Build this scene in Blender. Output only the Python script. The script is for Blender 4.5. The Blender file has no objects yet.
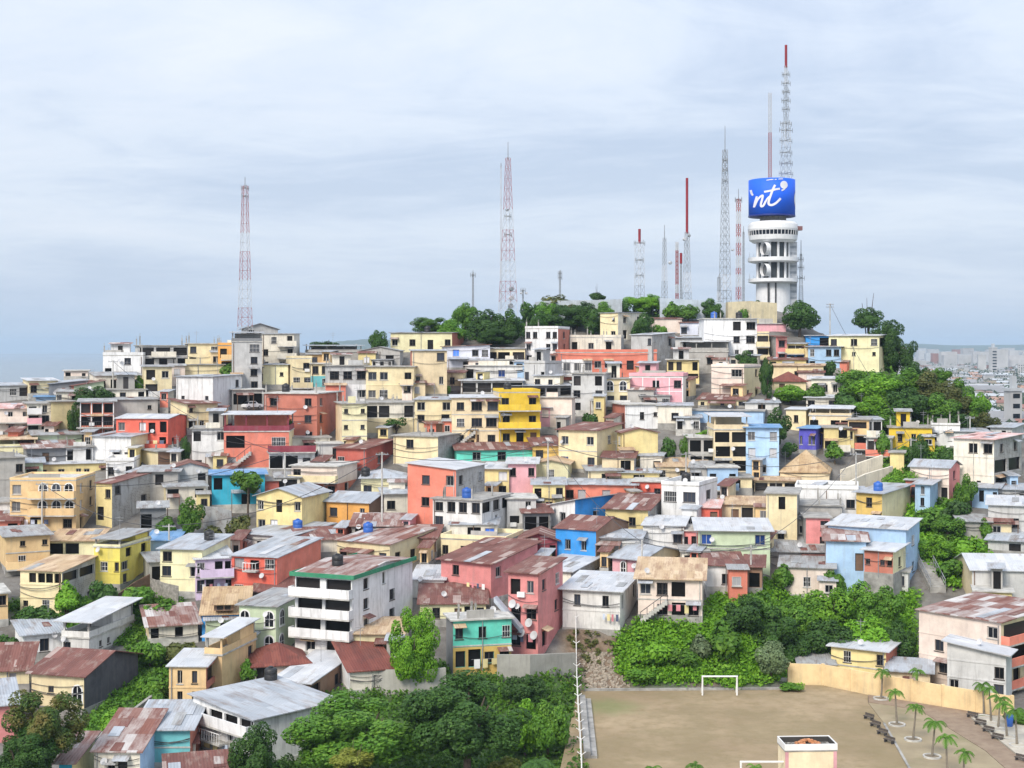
import bpy, bmesh, math, random
import numpy as np
from mathutils import Vector, Matrix
S = bpy.context.scene
COL = S.collection
PI = math.pi
R = math.radians
rnd = random.Random(11)
F = 1400.0          # focal length in picture widths of a 1024 frame
CX, HV = 512.0, 350.0
CZ = 34.0           # camera height above the sports field

# ------------------------------------------------------------------ hill profile
TR = [(296,298),(300,292),(345,262),(400,225),(450,205),(500,188),(560,165),(620,147.5),(692,CZ*F/342),(768,CZ*F/418),(1100,CZ*F/750),(3000,CZ*F/2650)]
TL = [(296,298),(300,292),(345,262),(400,225),(450,205),(500,188),(560,167),(600,155),(650,143),(700,131.5),(768,116.5),(1100,66),(3000,CZ*F/2650)]
SKY = [(-80,392),(0,390),(60,382),(110,372),(150,357),(240,348),(330,350),(390,346),(470,327),(540,317),(600,311),(700,306),(790,309),(830,334),(890,368),(940,398),(990,424),(1030,440),(1160,480)]
def lerp(tab, v):
    if v <= tab[0][0]: return tab[0][1] + (tab[0][1]-tab[1][1])/(tab[0][0]-tab[1][0])*(v-tab[0][0])
    for (a, A), (b, B) in zip(tab, tab[1:]):
        if v <= b: return A + (B-A)*(v-a)/(b-a)
    return tab[-1][1]
def sm(a, b, x):
    t = min(1, max(0, (x-a)/(b-a))); return t*t*(3-2*t)
TE = [(296,298),(300,292),(345,262),(400,225),(450,205),(500,188),(560,168),(600,158.5),(640,151.5),(674,CZ*F/324),(692,CZ*F/342),(768,CZ*F/418),(1100,CZ*F/750),(3000,CZ*F/2650)]
def D(v, px=512):
    k = sm(545, 580, px); e = sm(755, 795, px)
    return (lerp(TL, v)*(1-k) + lerp(TR, v)*k)*(1-e) + lerp(TE, v)*e
def W(px, v, Y=None):
    if Y is None: Y = D(v, px)
    return Vector(((px-CX)*Y/F, Y, CZ-(v-HV)*Y/F))
def tab_np(tab):
    a = np.array(tab, float); return a[:,0], a[:,1]
def ground(x, Y):
    """terrain height at arrays x, Y"""
    x = np.atleast_1d(np.asarray(x, float)); Y = np.atleast_1d(np.asarray(Y, float))
    px = np.clip(CX + F*x/np.maximum(Y, 20), -80, 1160)
    k = np.clip((px-545)/35, 0, 1); k = k*k*(3-2*k)
    vl, yl = tab_np(TL); vr, yr = tab_np(TR)
    v1 = np.interp(-Y, -yl, vl); v2 = np.interp(-Y, -yr, vr)
    ve, ye = tab_np(TE); v3 = np.interp(-Y, -ye, ve); e = np.clip((px-755)/40, 0, 1); e = e*e*(3-2*e)
    v = (v1*(1-k)+v2*k)*(1-e)+v3*e
    sx, sv = tab_np(SKY)
    vs = np.interp(px, sx, sv)
    Ys = np.interp(vs, vr, yr)
    z = CZ-(v-HV)*Y/F
    zs = CZ-(vs-HV)*Ys/F
    back = np.maximum(zs-0.42*(Y-Ys), -3)
    z = np.where(Y > Ys, np.minimum(back, zs), z)
    low = 0.5*(1-np.clip((px-545)/35,0,1)*np.clip((v-660)/30,0,1))
    z = z-low
    z = np.where(Y < 66, -0.3, z)
    return z
def gz(x, Y): return float(ground(x, Y)[0])

# ------------------------------------------------------------------ materials
def lin(h):
    h = h.lstrip('#'); o = []
    for i in (0,2,4):
        c = int(h[i:i+2],16)/255; o.append(c/12.92 if c <= .04045 else ((c+.055)/1.055)**2.4)
    return o
class N:
    def __init__(s, name):
        s.m = bpy.data.materials.new(name); s.m.use_nodes = True
        s.t = s.m.node_tree; s.b = s.t.nodes['Principled BSDF']
    def n(s, ty, **kw):
        x = s.t.nodes.new(ty)
        for k, v in kw.items():
            if k.startswith('i_'):
                q = k[2:]; q = int(q) if q.isdigit() else q.replace('_',' ')
                x.inputs[q].default_value = v
            else: setattr(x, k, v)
        return x
    def l(s, a, b): s.t.links.new(a, b)
    def mix(s, fac, a, b, bt='MIX'):
        x = s.n('ShaderNodeMix', data_type='RGBA', blend_type=bt)
        for sock, v in ((x.inputs[0],fac),(x.inputs[6],a),(x.inputs[7],b)):
            if hasattr(v, 'is_linked') or hasattr(v,'links'): s.l(v, sock)
            elif isinstance(v,(int,float)): sock.default_value = v
            else: sock.default_value = (*v[:3],1)
        return x.outputs[2]
    def ramp(s, src, p0, p1, c0=(0,0,0), c1=(1,1,1)):
        x = s.n('ShaderNodeValToRGB'); e = x.color_ramp.elements
        e[0].position, e[1].position = p0, p1
        e[0].color = (*c0,1); e[1].color = (*c1,1); s.l(src, x.inputs[0]); return x.outputs[0]
    def noise(s, scale, detail=4, vec=None, rough=.6):
        x = s.n('ShaderNodeTexNoise'); x.inputs['Scale'].default_value = scale; x.inputs['Detail'].default_value = detail; x.inputs['Roughness'].default_value = rough
        if vec is not None: s.l(vec, x.inputs['Vector'])
        return x.outputs['Fac']
    def pos(s, scale=(1,1,1), world=True):
        if world: src = s.n('ShaderNodeNewGeometry').outputs['Position']
        else: src = s.n('ShaderNodeTexCoord').outputs['Object']
        mp = s.n('ShaderNodeMapping'); mp.inputs['Scale'].default_value = scale
        s.l(src, mp.inputs[0]); return mp.outputs[0]
    def bump(s, h, strength=.4, dist=.05):
        b = s.n('ShaderNodeBump'); b.inputs['Strength'].default_value = strength; b.inputs['Distance'].default_value = dist
        s.l(h, b.inputs['Height']); s.l(b.outputs[0], s.b.inputs['Normal'])
MAT = {}
def wallmat(hexc, dirt=.5):
    key = ('wall', hexc, dirt)
    if key in MAT: return MAT[key]
    c = [min(.84, x*.92+.012) for x in lin(hexc)]
    g = N('painted_wall_'+hexc[1:])
    ob = g.n('ShaderNodeObjectInfo')
    p = g.pos()
    mott = g.noise(.55, 6, p, .65)
    dk = [x*.80 for x in c]
    lt = [min(.86, x*1.05+.02) for x in c]
    base = g.mix(g.ramp(mott, .32, .62), dk, lt)
    # vertical rain streaks and peeling patches
    st = g.noise(1.0, 5, g.pos((2.2,2.2,.22)), .7)
    grime = [(.16+x*.35) for x in (.20,.19,.17)]
    f1 = g.ramp(st, .50, .74); k1 = g.n('ShaderNodeMath', operation='MULTIPLY'); k1.inputs[1].default_value = .62*dirt; g.l(f1, k1.inputs[0])
    base = g.mix(k1.outputs[0], base, grime)
    pe = g.noise(1.5, 7, g.pos((1,1,1.4)), .75)
    f2 = g.ramp(pe, .62, .70); k2 = g.n('ShaderNodeMath', operation='MULTIPLY'); k2.inputs[1].default_value = .5*dirt; g.l(f2, k2.inputs[0])
    base = g.mix(k2.outputs[0], base, (.42,.40,.37))
    hsv = g.n('ShaderNodeHueSaturation')
    mr = g.n('ShaderNodeMapRange'); mr.inputs[3].default_value = .88; mr.inputs[4].default_value = 1.06
    g.l(ob.outputs['Random'], mr.inputs[0]); g.l(mr.outputs[0], hsv.inputs['Value'])
    g.l(base, hsv.inputs['Color']); g.l(hsv.outputs[0], g.b.inputs['Base Color'])
    g.b.inputs['Roughness'].default_value = .85; g.b.inputs['Specular IOR Level'].default_value = .25
    g.bump(g.noise(6, 5, p, .7), .25, .03)
    MAT[key] = g.m; return g.m
def roofmat(kind, axis):
    key = ('roof', kind, axis)
    if key in MAT: return MAT[key]
    g = N('corrugated_roof_%s_%s' % (kind, axis))
    P = {'z': ((.33,.36,.40),(.50,.53,.57),(.22,.17,.14),.34), 'w': ((.48,.50,.53),(.62,.63,.65),(.30,.26,.23),.24),
         'r': ((.145,.062,.052),(.225,.10,.083),(.34,.27,.23),.30), 'm': ((.24,.11,.085),(.50,.48,.46),(.17,.065,.05),.5),
         't': ((.17,.05,.04),(.26,.09,.065),(.10,.04,.035),.35), 'b': ((.13,.27,.48),(.22,.38,.60),(.5,.5,.5),.15),
         'o': ((.50,.36,.22),(.66,.52,.36),(.30,.18,.12),.45), 'g': ((.30,.31,.32),(.42,.43,.43),(.18,.14,.12),.40),
         'h': ((.42,.29,.16),(.58,.44,.28),(.25,.15,.09),.4), 'p': ((.55,.30,.27),(.66,.45,.42),(.60,.60,.60),.4)}[kind]
    p = g.pos(world=False)
    sep = g.n('ShaderNodeSeparateXYZ'); g.l(p, sep.inputs[0])
    u = sep.outputs[axis]
    m1 = g.n('ShaderNodeMath', operation='DIVIDE'); m1.inputs[1].default_value = .85; g.l(u, m1.inputs[0])
    fl = g.n('ShaderNodeMath', operation='FLOOR'); g.l(m1.outputs[0], fl.inputs[0])
    ob = g.n('ShaderNodeObjectInfo')
    ad = g.n('ShaderNodeMath', operation='MULTIPLY_ADD'); ad.inputs[1].default_value = 91.7; g.l(ob.outputs['Random'], ad.inputs[0]); g.l(fl.outputs[0], ad.inputs[2])
    # across the slope sheets are two metres long
    v = sep.outputs[1-axis]
    m2 = g.n('ShaderNodeMath', operation='DIVIDE'); m2.inputs[1].default_value = 2.6; g.l(v, m2.inputs[0])
    f2 = g.n('ShaderNodeMath', operation='FLOOR'); g.l(m2.outputs[0], f2.inputs[0])
    cb = g.n('ShaderNodeCombineXYZ'); g.l(ad.outputs[0], cb.inputs[0]); g.l(f2.outputs[0], cb.inputs[1])
    wn = g.n('ShaderNodeTexWhiteNoise', noise_dimensions='3D'); g.l(cb.outputs[0], wn.inputs[0])
    base = g.mix(wn.outputs['Value'], P[0], P[1])
    stv = (.9,.18,1) if axis == 0 else (.18,.9,1)
    st = g.noise(1.3, 6, g.pos(stv, False), .72)
    base = g.mix(g.ramp(st, .62-P[3]*.35, .80-P[3]*.3), base, P[2])
    dark = g.n('ShaderNodeMath', operation='GREATER_THAN'); dark.inputs[1].default_value = .90; g.l(wn.outputs['Value'], dark.inputs[0])
    dk = g.n('ShaderNodeMath', operation='MULTIPLY'); dk.inputs[1].default_value = .55 if kind in 'rmtpo' else .22; g.l(dark.outputs[0], dk.inputs[0])
    base = g.mix(dk.outputs[0], base, {'m':(.66,.65,.64),'r':(.52,.46,.42),'p':(.7,.66,.64)}.get(kind, P[2]))
    bl = g.noise(.5, 5, g.pos(), .6)
    base = g.mix(g.ramp(bl,.35,.7,(.0,.0,.0),(.35,.35,.35)), base, [x*.62 for x in P[0]])
    g.l(base, g.b.inputs['Base Color'])
    g.b.inputs['Roughness'].default_value = .55 if kind in 'zw' else .8
    g.b.inputs['Specular IOR Level'].default_value = .3
    wv = g.n('ShaderNodeMath', operation='MULTIPLY'); wv.inputs[1].default_value = 2*PI/.26; g.l(u, wv.inputs[0])
    sn = g.n('ShaderNodeMath', operation='SINE'); g.l(wv.outputs[0], sn.inputs[0])
    g.bump(sn.outputs[0], .45, .03)
    MAT[key] = g.m; return g.m
def plain(name, col, rough=.6, metal=0, var=.25, scale=1.2, world=True):
    if name in MAT: return MAT[name]
    g = N(name)
    n_ = g.noise(scale, 5, g.pos(world=world))
    g.l(g.mix(g.ramp(n_,.3,.7), [x*(1-var) for x in col], [min(1,x*(1+var*.6)) for x in col]), g.b.inputs['Base Color'])
    g.b.inputs['Roughness'].default_value = rough; g.b.inputs['Metallic'].default_value = metal
    MAT[name] = g.m; return g.m
def glassmat(name, col):
    if name in MAT: return MAT[name]
    g = N(name)
    ob = g.n('ShaderNodeObjectInfo')
    pw = g.n('ShaderNodeMath', operation='POWER'); pw.inputs[1].default_value = 3.0; g.l(ob.outputs['Random'], pw.inputs[0])
    g.l(g.mix(pw.outputs[0], [x*.5 for x in col], [x*5 for x in col]), g.b.inputs['Base Color'])
    g.b.inputs['Roughness'].default_value = .3; g.b.inputs['Specular IOR Level'].default_value = .14
    MAT[name] = g.m; return g.m
GLASS = glassmat('dark_window_glass', (.012,.014,.019)); BLUEG = glassmat('blue_window_glass', (.03,.08,.30))
ROOM_SHADE = glassmat('painted_interior_shade', (.011,.010,.010))  # near-black colour paints the shade of rooms behind open windows and doorways
CURT = glassmat('curtained_window', (.20,.20,.21))
FRAME = plain('window_frame_paint', (.48,.47,.45)); FRAMED = plain('window_frame_dark', (.09,.075,.065)); WHITE = plain('white_paint', (.78,.78,.77), var=.12)
CONC = plain('weathered_concrete', (.34,.33,.31), .9, var=.45, scale=.9); CONCL = plain('pale_concrete', (.50,.49,.46), .9, var=.4)
METAL = plain('grey_metal', (.35,.36,.38), .5, .3); DARKM = plain('dark_metal', (.05,.05,.055), .5)
WOOD = plain('brown_wood', (.17,.10,.065), .8, var=.4)
def leafmat(name, a, b, c):
    g = N(name)
    gi = g.n('ShaderNodeNewGeometry')
    base = g.mix(gi.outputs['Random Per Island'], a, b)
    big = g.noise(.55, 3, g.pos())
    base = g.mix(g.ramp(big, .42, .66), base, c)
    ob = g.n('ShaderNodeObjectInfo')
    hs = g.n('ShaderNodeHueSaturation')
    mr = g.n('ShaderNodeMapRange'); mr.inputs[3].default_value = .8; mr.inputs[4].default_value = 1.2; g.l(ob.outputs['Random'], mr.inputs[0])
    g.l(mr.outputs[0], hs.inputs['Value']); g.l(base, hs.inputs['Color'])
    g.l(hs.outputs[0], g.b.inputs['Base Color'])
    g.b.inputs['Roughness'].default_value = .55; g.b.inputs['Specular IOR Level'].default_value = .3
    tr = g.n('ShaderNodeBsdfTranslucent'); g.l(hs.outputs[0], tr.inputs[0])
    mx = g.n('ShaderNodeMixShader'); mx.inputs[0].default_value = .3
    out = g.t.nodes['Material Output']
    g.l(g.b.outputs[0], mx.inputs[1]); g.l(tr.outputs[0], mx.inputs[2]); g.l(mx.outputs[0], out.inputs[0])
    return g.m
LEAF = {'dark': leafmat('dark_leaves', (.02,.062,.012),(.085,.18,.03),(.05,.125,.02)),
        'mid': leafmat('green_leaves', (.035,.11,.010),(.17,.33,.035),(.09,.22,.02)),
        'bright': leafmat('bright_leaves', (.06,.19,.010),(.25,.48,.035),(.16,.36,.02)),
        'olive': leafmat('olive_leaves', (.06,.085,.02),(.17,.17,.05),(.10,.12,.03)),
        'pale': leafmat('pale_leaves', (.10,.15,.07),(.22,.29,.15),(.14,.2,.09)),
        'yellow': leafmat('yellow_leaves', (.13,.17,.02),(.32,.33,.06),(.2,.23,.03)),
        'mango': leafmat('reddish_leaves', (.025,.065,.012),(.10,.17,.03),(.19,.15,.04)),
        'blue': leafmat('far_leaves', (.03,.06,.03),(.06,.10,.05),(.05,.09,.045))}
BARK = plain('bark', (.10,.075,.055), .95, var=.5, scale=3)

# ------------------------------------------------------------------ object helpers
def link(name, me, parent=None, mats=()):
    o = bpy.data.objects.new(name, me); COL.objects.link(o)
    for m in mats: me.materials.append(m)
    if parent: o.parent = parent
    return o
def thing(name, label, cat, loc=(0,0,0), rz=0, group=None):
    o = bpy.data.objects.new(name, None); COL.objects.link(o); o.empty_display_size = .5
    o.location = loc; o.rotation_euler = (0,0,rz); o['label'] = label; o['category'] = cat
    if group: o['group'] = group
    return o
def tag(o, label=None, cat=None, group=None, kind=None):
    for k, v in (('label',label),('category',cat),('group',group),('kind',kind)):
        if v: o[k] = v
    return o
class MB:
    def __init__(s): s.v=[]; s.f=[]; s.m=[]
    def poly(s, pts, mat=0):
        i = len(s.v); s.v += [tuple(p) for p in pts]; s.f.append(tuple(range(i,i+len(pts)))); s.m.append(mat)
    def box(s, x0,x1,y0,y1,z0,z1, mat=0):
        i = len(s.v)
        s.v += [(x0,y0,z0),(x1,y0,z0),(x1,y1,z0),(x0,y1,z0),(x0,y0,z1),(x1,y0,z1),(x1,y1,z1),(x0,y1,z1)]
        for q in ((0,3,2,1),(4,5,6,7),(0,1,5,4),(1,2,6,5),(2,3,7,6),(3,0,4,7)):
            s.f.append(tuple(i+k for k in q)); s.m.append(mat)
    def prism(s, top, t, mat=0):
        """slab under a polygon of 3D points, t thick"""
        n = len(top); i = len(s.v)
        s.v += [tuple(p) for p in top]+[(p[0],p[1],p[2]-t) for p in top]
        s.f.append(tuple(range(i,i+n))); s.m.append(mat)
        s.f.append(tuple(range(i+2*n-1,i+n-1,-1))); s.m.append(mat)
        for k in range(n):
            a, b = k, (k+1)%n
            s.f.append((i+a,i+n+a,i+n+b,i+b)); s.m.append(mat)
    def tube(s, pts, rads, n=6, mat=0, cap=True):
        if not isinstance(rads,(list,tuple)): rads = [rads]*len(pts)
        pts = [Vector(p) for p in pts]; base = len(s.v)
        for k, p in enumerate(pts):
            d = (pts[min(k+1,len(pts)-1)]-pts[max(k-1,0)]).normalized()
            a = d.cross(Vector((0,0,1)) if abs(d.z) < .9 else Vector((1,0,0))).normalized(); b = d.cross(a)
            for j in range(n):
                t = 2*PI*j/n; s.v.append(tuple(p+(a*math.cos(t)+b*math.sin(t))*rads[k]))
        for k in range(len(pts)-1):
            for j in range(n):
                i0 = base+k*n+j; i1 = base+k*n+(j+1)%n
                s.f.append((i0,i0+n,i1+n,i1)); s.m.append(mat)
        if cap:
            s.f.append(tuple(base+j for j in range(n))); s.m.append(mat)
            s.f.append(tuple(base+(len(pts)-1)*n+j for j in reversed(range(n)))); s.m.append(mat)
    def lathe(s, prof, n=24, mat=0, ctr=(0,0)):
        base = len(s.v)
        for r_, z in prof:
            for j in range(n):
                t = 2*PI*j/n; s.v.append((ctr[0]+r_*math.cos(t), ctr[1]+r_*math.sin(t), z))
        for k in range(len(prof)-1):
            for j in range(n):
                a = base+k*n+j; b = base+k*n+(j+1)%n
                s.f.append((a,b,b+n,a+n)); s.m.append(mat)
        s.f.append(tuple(base+(len(prof)-1)*n+j for j in range(n))); s.m.append(mat)
        s.f.append(tuple(base+j for j in reversed(range(n)))); s.m.append(mat)
    def mesh(s, name, mats, smooth=False):
        me = bpy.data.meshes.new(name); me.from_pydata(s.v, [], s.f)
        for m in mats: me.materials.append(m)
        if len(mats) > 1: me.polygons.foreach_set('material_index', s.m)
        if smooth: me.polygons.foreach_set('use_smooth', [True]*len(s.f))
        me.update(); return me
    def build(s, name, mats, parent=None, smooth=False):
        if not isinstance(mats,(list,tuple)): mats = [mats]
        return link(name, s.mesh(name, mats, smooth), parent)
# ------------------------------------------------------------------ houses
PAL = dict(cream='#f5e0b5', paleyel='#f5e9bd', yellow='#f2dc9c', vivid='#f7cb38', mustard='#e0bd68', peach='#f9cd98', orange='#f2b05c',
  salmon='#ea8871', coral='#e66a56', brick='#c87a66', redbr='#b85a4c', maroon='#8d3444', pink='#f0b2bb', hotpink='#e4918f', ltpink='#f6dfd2',
  white='#f6f5f4', offwh='#f0e8d8', grey='#c9c9c8', ltgrey='#e3e2df', cement='#b5b2ad', dkgrey='#808286', lav='#e0e3f2', lilac='#e2cde8',
  skyb='#b0d0f4', blue='#2f97e6', cyan='#2ab4d4', turq='#68dcc6', purple='#5a56c4', sage='#c6d5b4', tan='#e0c496', beige='#ecd8b2',
  khaki='#d6c898', brown='#97755f', wood='#56555c', teal='#6cbcc2', lemon='#f1dd6a', green='#2f8f68')
def C(n): return wallmat(PAL[n], .95 if n in ('cement','grey','ltgrey','dkgrey','offwh','white') else .42)
def place(obj_mesh_name, me, parent, loc, rz, mats=None):
    o = bpy.data.objects.new(obj_mesh_name, me); COL.objects.link(o); o.parent = parent; o.location = loc; o.rotation_euler = (0,0,rz); return o
def blockmat():
    g = N('bare_block_wall'); p = g.pos(world=False)
    sw = g.n('ShaderNodeSeparateXYZ'); g.l(p, sw.inputs[0])
    ad = g.n('ShaderNodeMath', operation='ADD'); g.l(sw.outputs[0], ad.inputs[0]); g.l(sw.outputs[1], ad.inputs[1])
    cb = g.n('ShaderNodeCombineXYZ'); g.l(ad.outputs[0], cb.inputs[0]); g.l(sw.outputs[2], cb.inputs[1])
    bt = g.n('ShaderNodeTexBrick'); g.l(cb.outputs[0], bt.inputs[0]); bt.inputs['Scale'].default_value = 1.0; bt.inputs['Brick Width'].default_value = .42; bt.inputs['Row Height'].default_value = .21; bt.inputs['Mortar Size'].default_value = .018
    bt.inputs[1].default_value = (.39,.375,.35,1); bt.inputs[2].default_value = (.28,.265,.245,1); bt.inputs[3].default_value = (.46,.45,.44,1)
    st = g.noise(1.0,5,g.pos((1.6,1.6,.3)),.7); pl = g.noise(.5,5,g.pos(),.6)
    b = g.mix(g.ramp(pl,.50,.56), bt.outputs[0], (.44,.435,.425)); b = g.mix(g.ramp(st,.5,.72,(0,0,0),(.7,.7,.7)), b, (.13,.125,.115))
    g.l(b, g.b.inputs['Base Color']); g.b.inputs['Roughness'].default_value = .92; g.bump(bt.outputs['Fac'],-.3,.02); return g.m
BLOCKW = blockmat()
WCACHE = {}
def win_mesh(w, h, style, small):
    k = (round(w,1), round(h,1), style, small)
    if k in WCACHE: return WCACHE[k]
    w, h = max(.3,k[0]), max(.3,k[1])
    fr, gl = MB(), MB()
    y0 = .14
    fm = FRAMED if style in 'kod' else FRAME
    t = .07 if w > .7 else .05
    gm = {'w':GLASS,'k':GLASS,'B':BLUEG,'o':ROOM_SHADE,'c':CURT,'d':WOOD}[style]
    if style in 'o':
        gl.poly([(-w/2,.32,0),(w/2,.32,0),(w/2,.32,h),(-w/2,.32,h)])  # dark sheet in place of the shaded room behind the opening
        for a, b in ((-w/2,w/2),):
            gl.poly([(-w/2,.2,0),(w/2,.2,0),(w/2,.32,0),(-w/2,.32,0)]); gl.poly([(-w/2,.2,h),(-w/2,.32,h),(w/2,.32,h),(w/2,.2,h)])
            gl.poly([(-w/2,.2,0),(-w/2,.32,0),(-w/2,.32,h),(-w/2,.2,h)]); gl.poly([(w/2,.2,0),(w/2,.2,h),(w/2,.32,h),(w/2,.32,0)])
        me = (gl.mesh('window', [ROOM_SHADE]), None)
    else:
        yy = y0
        e = .003
        fr.box(-w/2-e,-w/2+t,yy,yy+.06,-e,h+e); fr.box(w/2-t,w/2+e,yy,yy+.06,-e,h+e)
        fr.box(-w/2+t,w/2-t,yy,yy+.06,-e,t); fr.box(-w/2+t,w/2-t,yy,yy+.06,h-t,h+e)
        if style in 'wkBc':
            nb = 1 if w < 1.5 else (2 if w < 2.4 else 3)
            for i in range(1,nb+1):
                x = -w/2+w*i/(nb+1); fr.box(x-.025,x+.025,yy+.005,yy+.055,t,h-t)
            fr.box(-w/2-.08,w/2+.08,-.07,.12,-.09,-.004)   # sill
        if small:
            fr.poly([(-w/2,yy+.04,0),(w/2,yy+.04,0),(w/2,yy+.04,h),(-w/2,yy+.04,h)], 1)
            me = (fr.mesh('window', [fm, gm]), None)
        else:
            gl.poly([(-w/2,yy+.04,0),(w/2,yy+.04,0),(w/2,yy+.04,h),(-w/2,yy+.04,h)])
            me = (fr.mesh('window', [fm]), gl.mesh('pane', [gm]))
    WCACHE[k] = me; return me
ACACHE = {}
def arch_mesh(w, h):
    k = (round(w,1), round(h,1))
    if k in ACACHE: return ACACHE[k]
    w, h = k
    def outline(g, n=8):
        r = w/2+g; c = h-w/2
        return [(-r,-g)]+[(r*-math.cos(PI*i/n), c+r*math.sin(PI*i/n)) for i in range(n+1)]+[(r,-g)]
    fr, gl = MB(), MB()
    A, B = outline(.14), outline(0)
    n = len(A)
    for i in range(n-1):
        fr.poly([(A[i][0],-.06,A[i][1]),(B[i][0],-.06,B[i][1]),(B[i+1][0],-.06,B[i+1][1]),(A[i+1][0],-.06,A[i+1][1])])
        fr.poly([(A[i][0],-.06,A[i][1]),(A[i+1][0],-.06,A[i+1][1]),(A[i+1][0],.02,A[i+1][1]),(A[i][0],.02,A[i][1])])
    fr.box(-w/2-.16,w/2+.16,-.10,.0,-.2,-.06)
    fr.box(-.03,.03,-.045,-.012,0,h-.05); fr.box(-w/2,-.03,-.045,-.012,h*.5-.03,h*.5+.03); fr.box(.03,w/2,-.045,-.012,h*.5-.03,h*.5+.03)
    gl.poly([(p[0],-.008,p[1]) for p in B])
    ACACHE[k] = (fr.mesh('arched_window', [WHITE]), gl.mesh('pane', [GLASS])); return ACACHE[k]
def layout(rows, w, z0, h):
    """openings from a layout string: list of (u0,u1,z0,z1,style)"""
    out = []
    rws = rows.split('/'); nf = len(rws); fh = h/nf
    for r_, row in enumerate(rws):
        zb = z0+h-(r_+1)*fh; n = max(1,len(row)); cell = w/n
        for i, ch in enumerate(row):
            if ch == '.': continue
            if ch in 'kw' and rnd.random() < .16: ch = rnd.choice('cwot')
            uc = (i+.5)*cell + rnd.uniform(-.05,.05)*cell
            ww, hh, st, off = {'w':(1.1,1.15,'w',.5),'k':(1.1,1.15,'k',.5),'W':(1.9,1.25,'w',.5),'K':(2.0,1.3,'k',.5),'t':(.7,1.25,'w',.5),'s':(.6,.65,'k',.58),
              'o':(1.4,1.6,'o',.45),'O':(9,1.75,'o',.5),'d':(.95,2.05,'d',0),'B':(1.2,1.2,'B',.5),'a':(1.0,1.5,'a',.47),'c':(1.2,1.2,'c',.5),'D':(1.1,2.1,'o',0)}[ch]
            k = min(1, cell*(.86 if ch=='O' else .66)/ww) if ch != 'O' else 1
            ww = cell*.86 if ch == 'O' else ww*max(k,.45)
            hh = min(hh, fh*.72)
            za = zb + (.04*fh if off == 0 else (fh-hh)*off)
            out.append((max(.12,uc-ww/2), min(w-.12,uc+ww/2), za, za+hh, st))
    return out
def wall_face(mb, P0, U, Nn, w, z0, z1, ops, mats, bands):
    us = sorted(set([0,w]+[q for o in ops for q in o[:2]])); zs = sorted(set([z0,z1]+[q for o in ops for q in o[2:4]]+[b for b in bands if z0 < b < z1]))
    P = lambda u,z,dp=0: (P0[0]+U[0]*u+Nn[0]*dp, P0[1]+U[1]*u+Nn[1]*dp, z)
    for a, b in zip(us, us[1:]):
        for c, e in zip(zs, zs[1:]):
            if b-a < 1e-5 or e-c < 1e-5: continue
            um, zm = (a+b)/2, (c+e)/2
            if any(o[0]<um<o[1] and o[2]<zm<o[3] for o in ops): continue
            m = mats[0]
            for bz in bands:
                if zm < bz: m = mats[1]
            mb.poly([P(a,c),P(b,c),P(b,e),P(a,e)], m)
    for a,b,c,e,_ in ops:
        t = .2
        mb.poly([P(a,c),P(a,c,t),P(b,c,t),P(b,c)],mats[0]); mb.poly([P(a,e),P(b,e),P(b,e,t),P(a,e,t)],mats[0])
        mb.poly([P(a,c),P(a,e),P(a,e,t),P(a,c,t)],mats[0]); mb.poly([P(b,c),P(b,c,t),P(b,e,t),P(b,e)],mats[0])
def roof_surf(shape, w, d, z, rise, o):
    """list of roof planes (ccw from above) and height function"""
    x0,x1,y0,y1 = -w/2-o, w/2+o, -o, d+o
    if shape == 'M':
        g = lambda x,y: z+rise*y/d
        return [[(x0,y0),(x1,y0),(x1,y1),(x0,y1)]], g
    if shape == '>':
        g = lambda x,y: z+rise*(x/w+.5); return [[(x0,y0),(x1,y0),(x1,y1),(x0,y1)]], g
    if shape == '<':
        g = lambda x,y: z+rise*(.5-x/w); return [[(x0,y0),(x1,y0),(x1,y1),(x0,y1)]], g
    if shape == 'G':
        g = lambda x,y: z+rise*(1-abs(2*y/d-1)); m = d/2
        return [[(x0,y0),(x1,y0),(x1,m),(x0,m)],[(x0,m),(x1,m),(x1,y1),(x0,y1)]], g
    if shape == 'F':
        g = lambda x,y: z+rise*(1-abs(2*x/w))
        return [[(x0,y0),(0,y0),(0,y1),(x0,y1)],[(0,y0),(x1,y0),(x1,y1),(0,y1)]], g
    if shape == 'H':
        q = min(w,d)/2
        def g(x,y):
            e = min(x-x0, x1-x, y-y0, y1-y); return z+rise*min(1, (e-o)/q)
        q2 = min(x1-x0, y1-y0)/2
        if x1-x0 >= y1-y0:
            a,b = (x0+q2,(y0+y1)/2),(x1-q2,(y0+y1)/2)
            return [[(x0,y0),(x1,y0),b,a],[(x1,y0),(x1,y1),b],[(x1,y1),(x0,y1),a,b],[(x0,y1),(x0,y0),a]], g
        a,b = (0,y0+q2),(0,y1-q2)
        return [[(x0,y0),(x1,y0),a],[(x1,y0),(x1,y1),b,a],[(x1,y1),(x0,y1),b],[(x0,y1),(x0,y0),a,b]], g
    g = lambda x,y: z
    return [[(x0,y0),(x1,y0),(x1,y1),(x0,y1)]], g
def roof_rise(code):
    k, sh = code[0], code[1]
    r_ = float(code[2:]) if len(code) > 2 and k != 'c' else {'G':1.2,'F':1.3,'H':1.3,'>':.9,'<':.9}.get(sh,.8)
    return r_*({'M':.35,'>':.6,'<':.6}.get(sh,.75) if k in 'zwb' else {'M':.6,'>':.7,'<':.7}.get(sh,.85))
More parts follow.
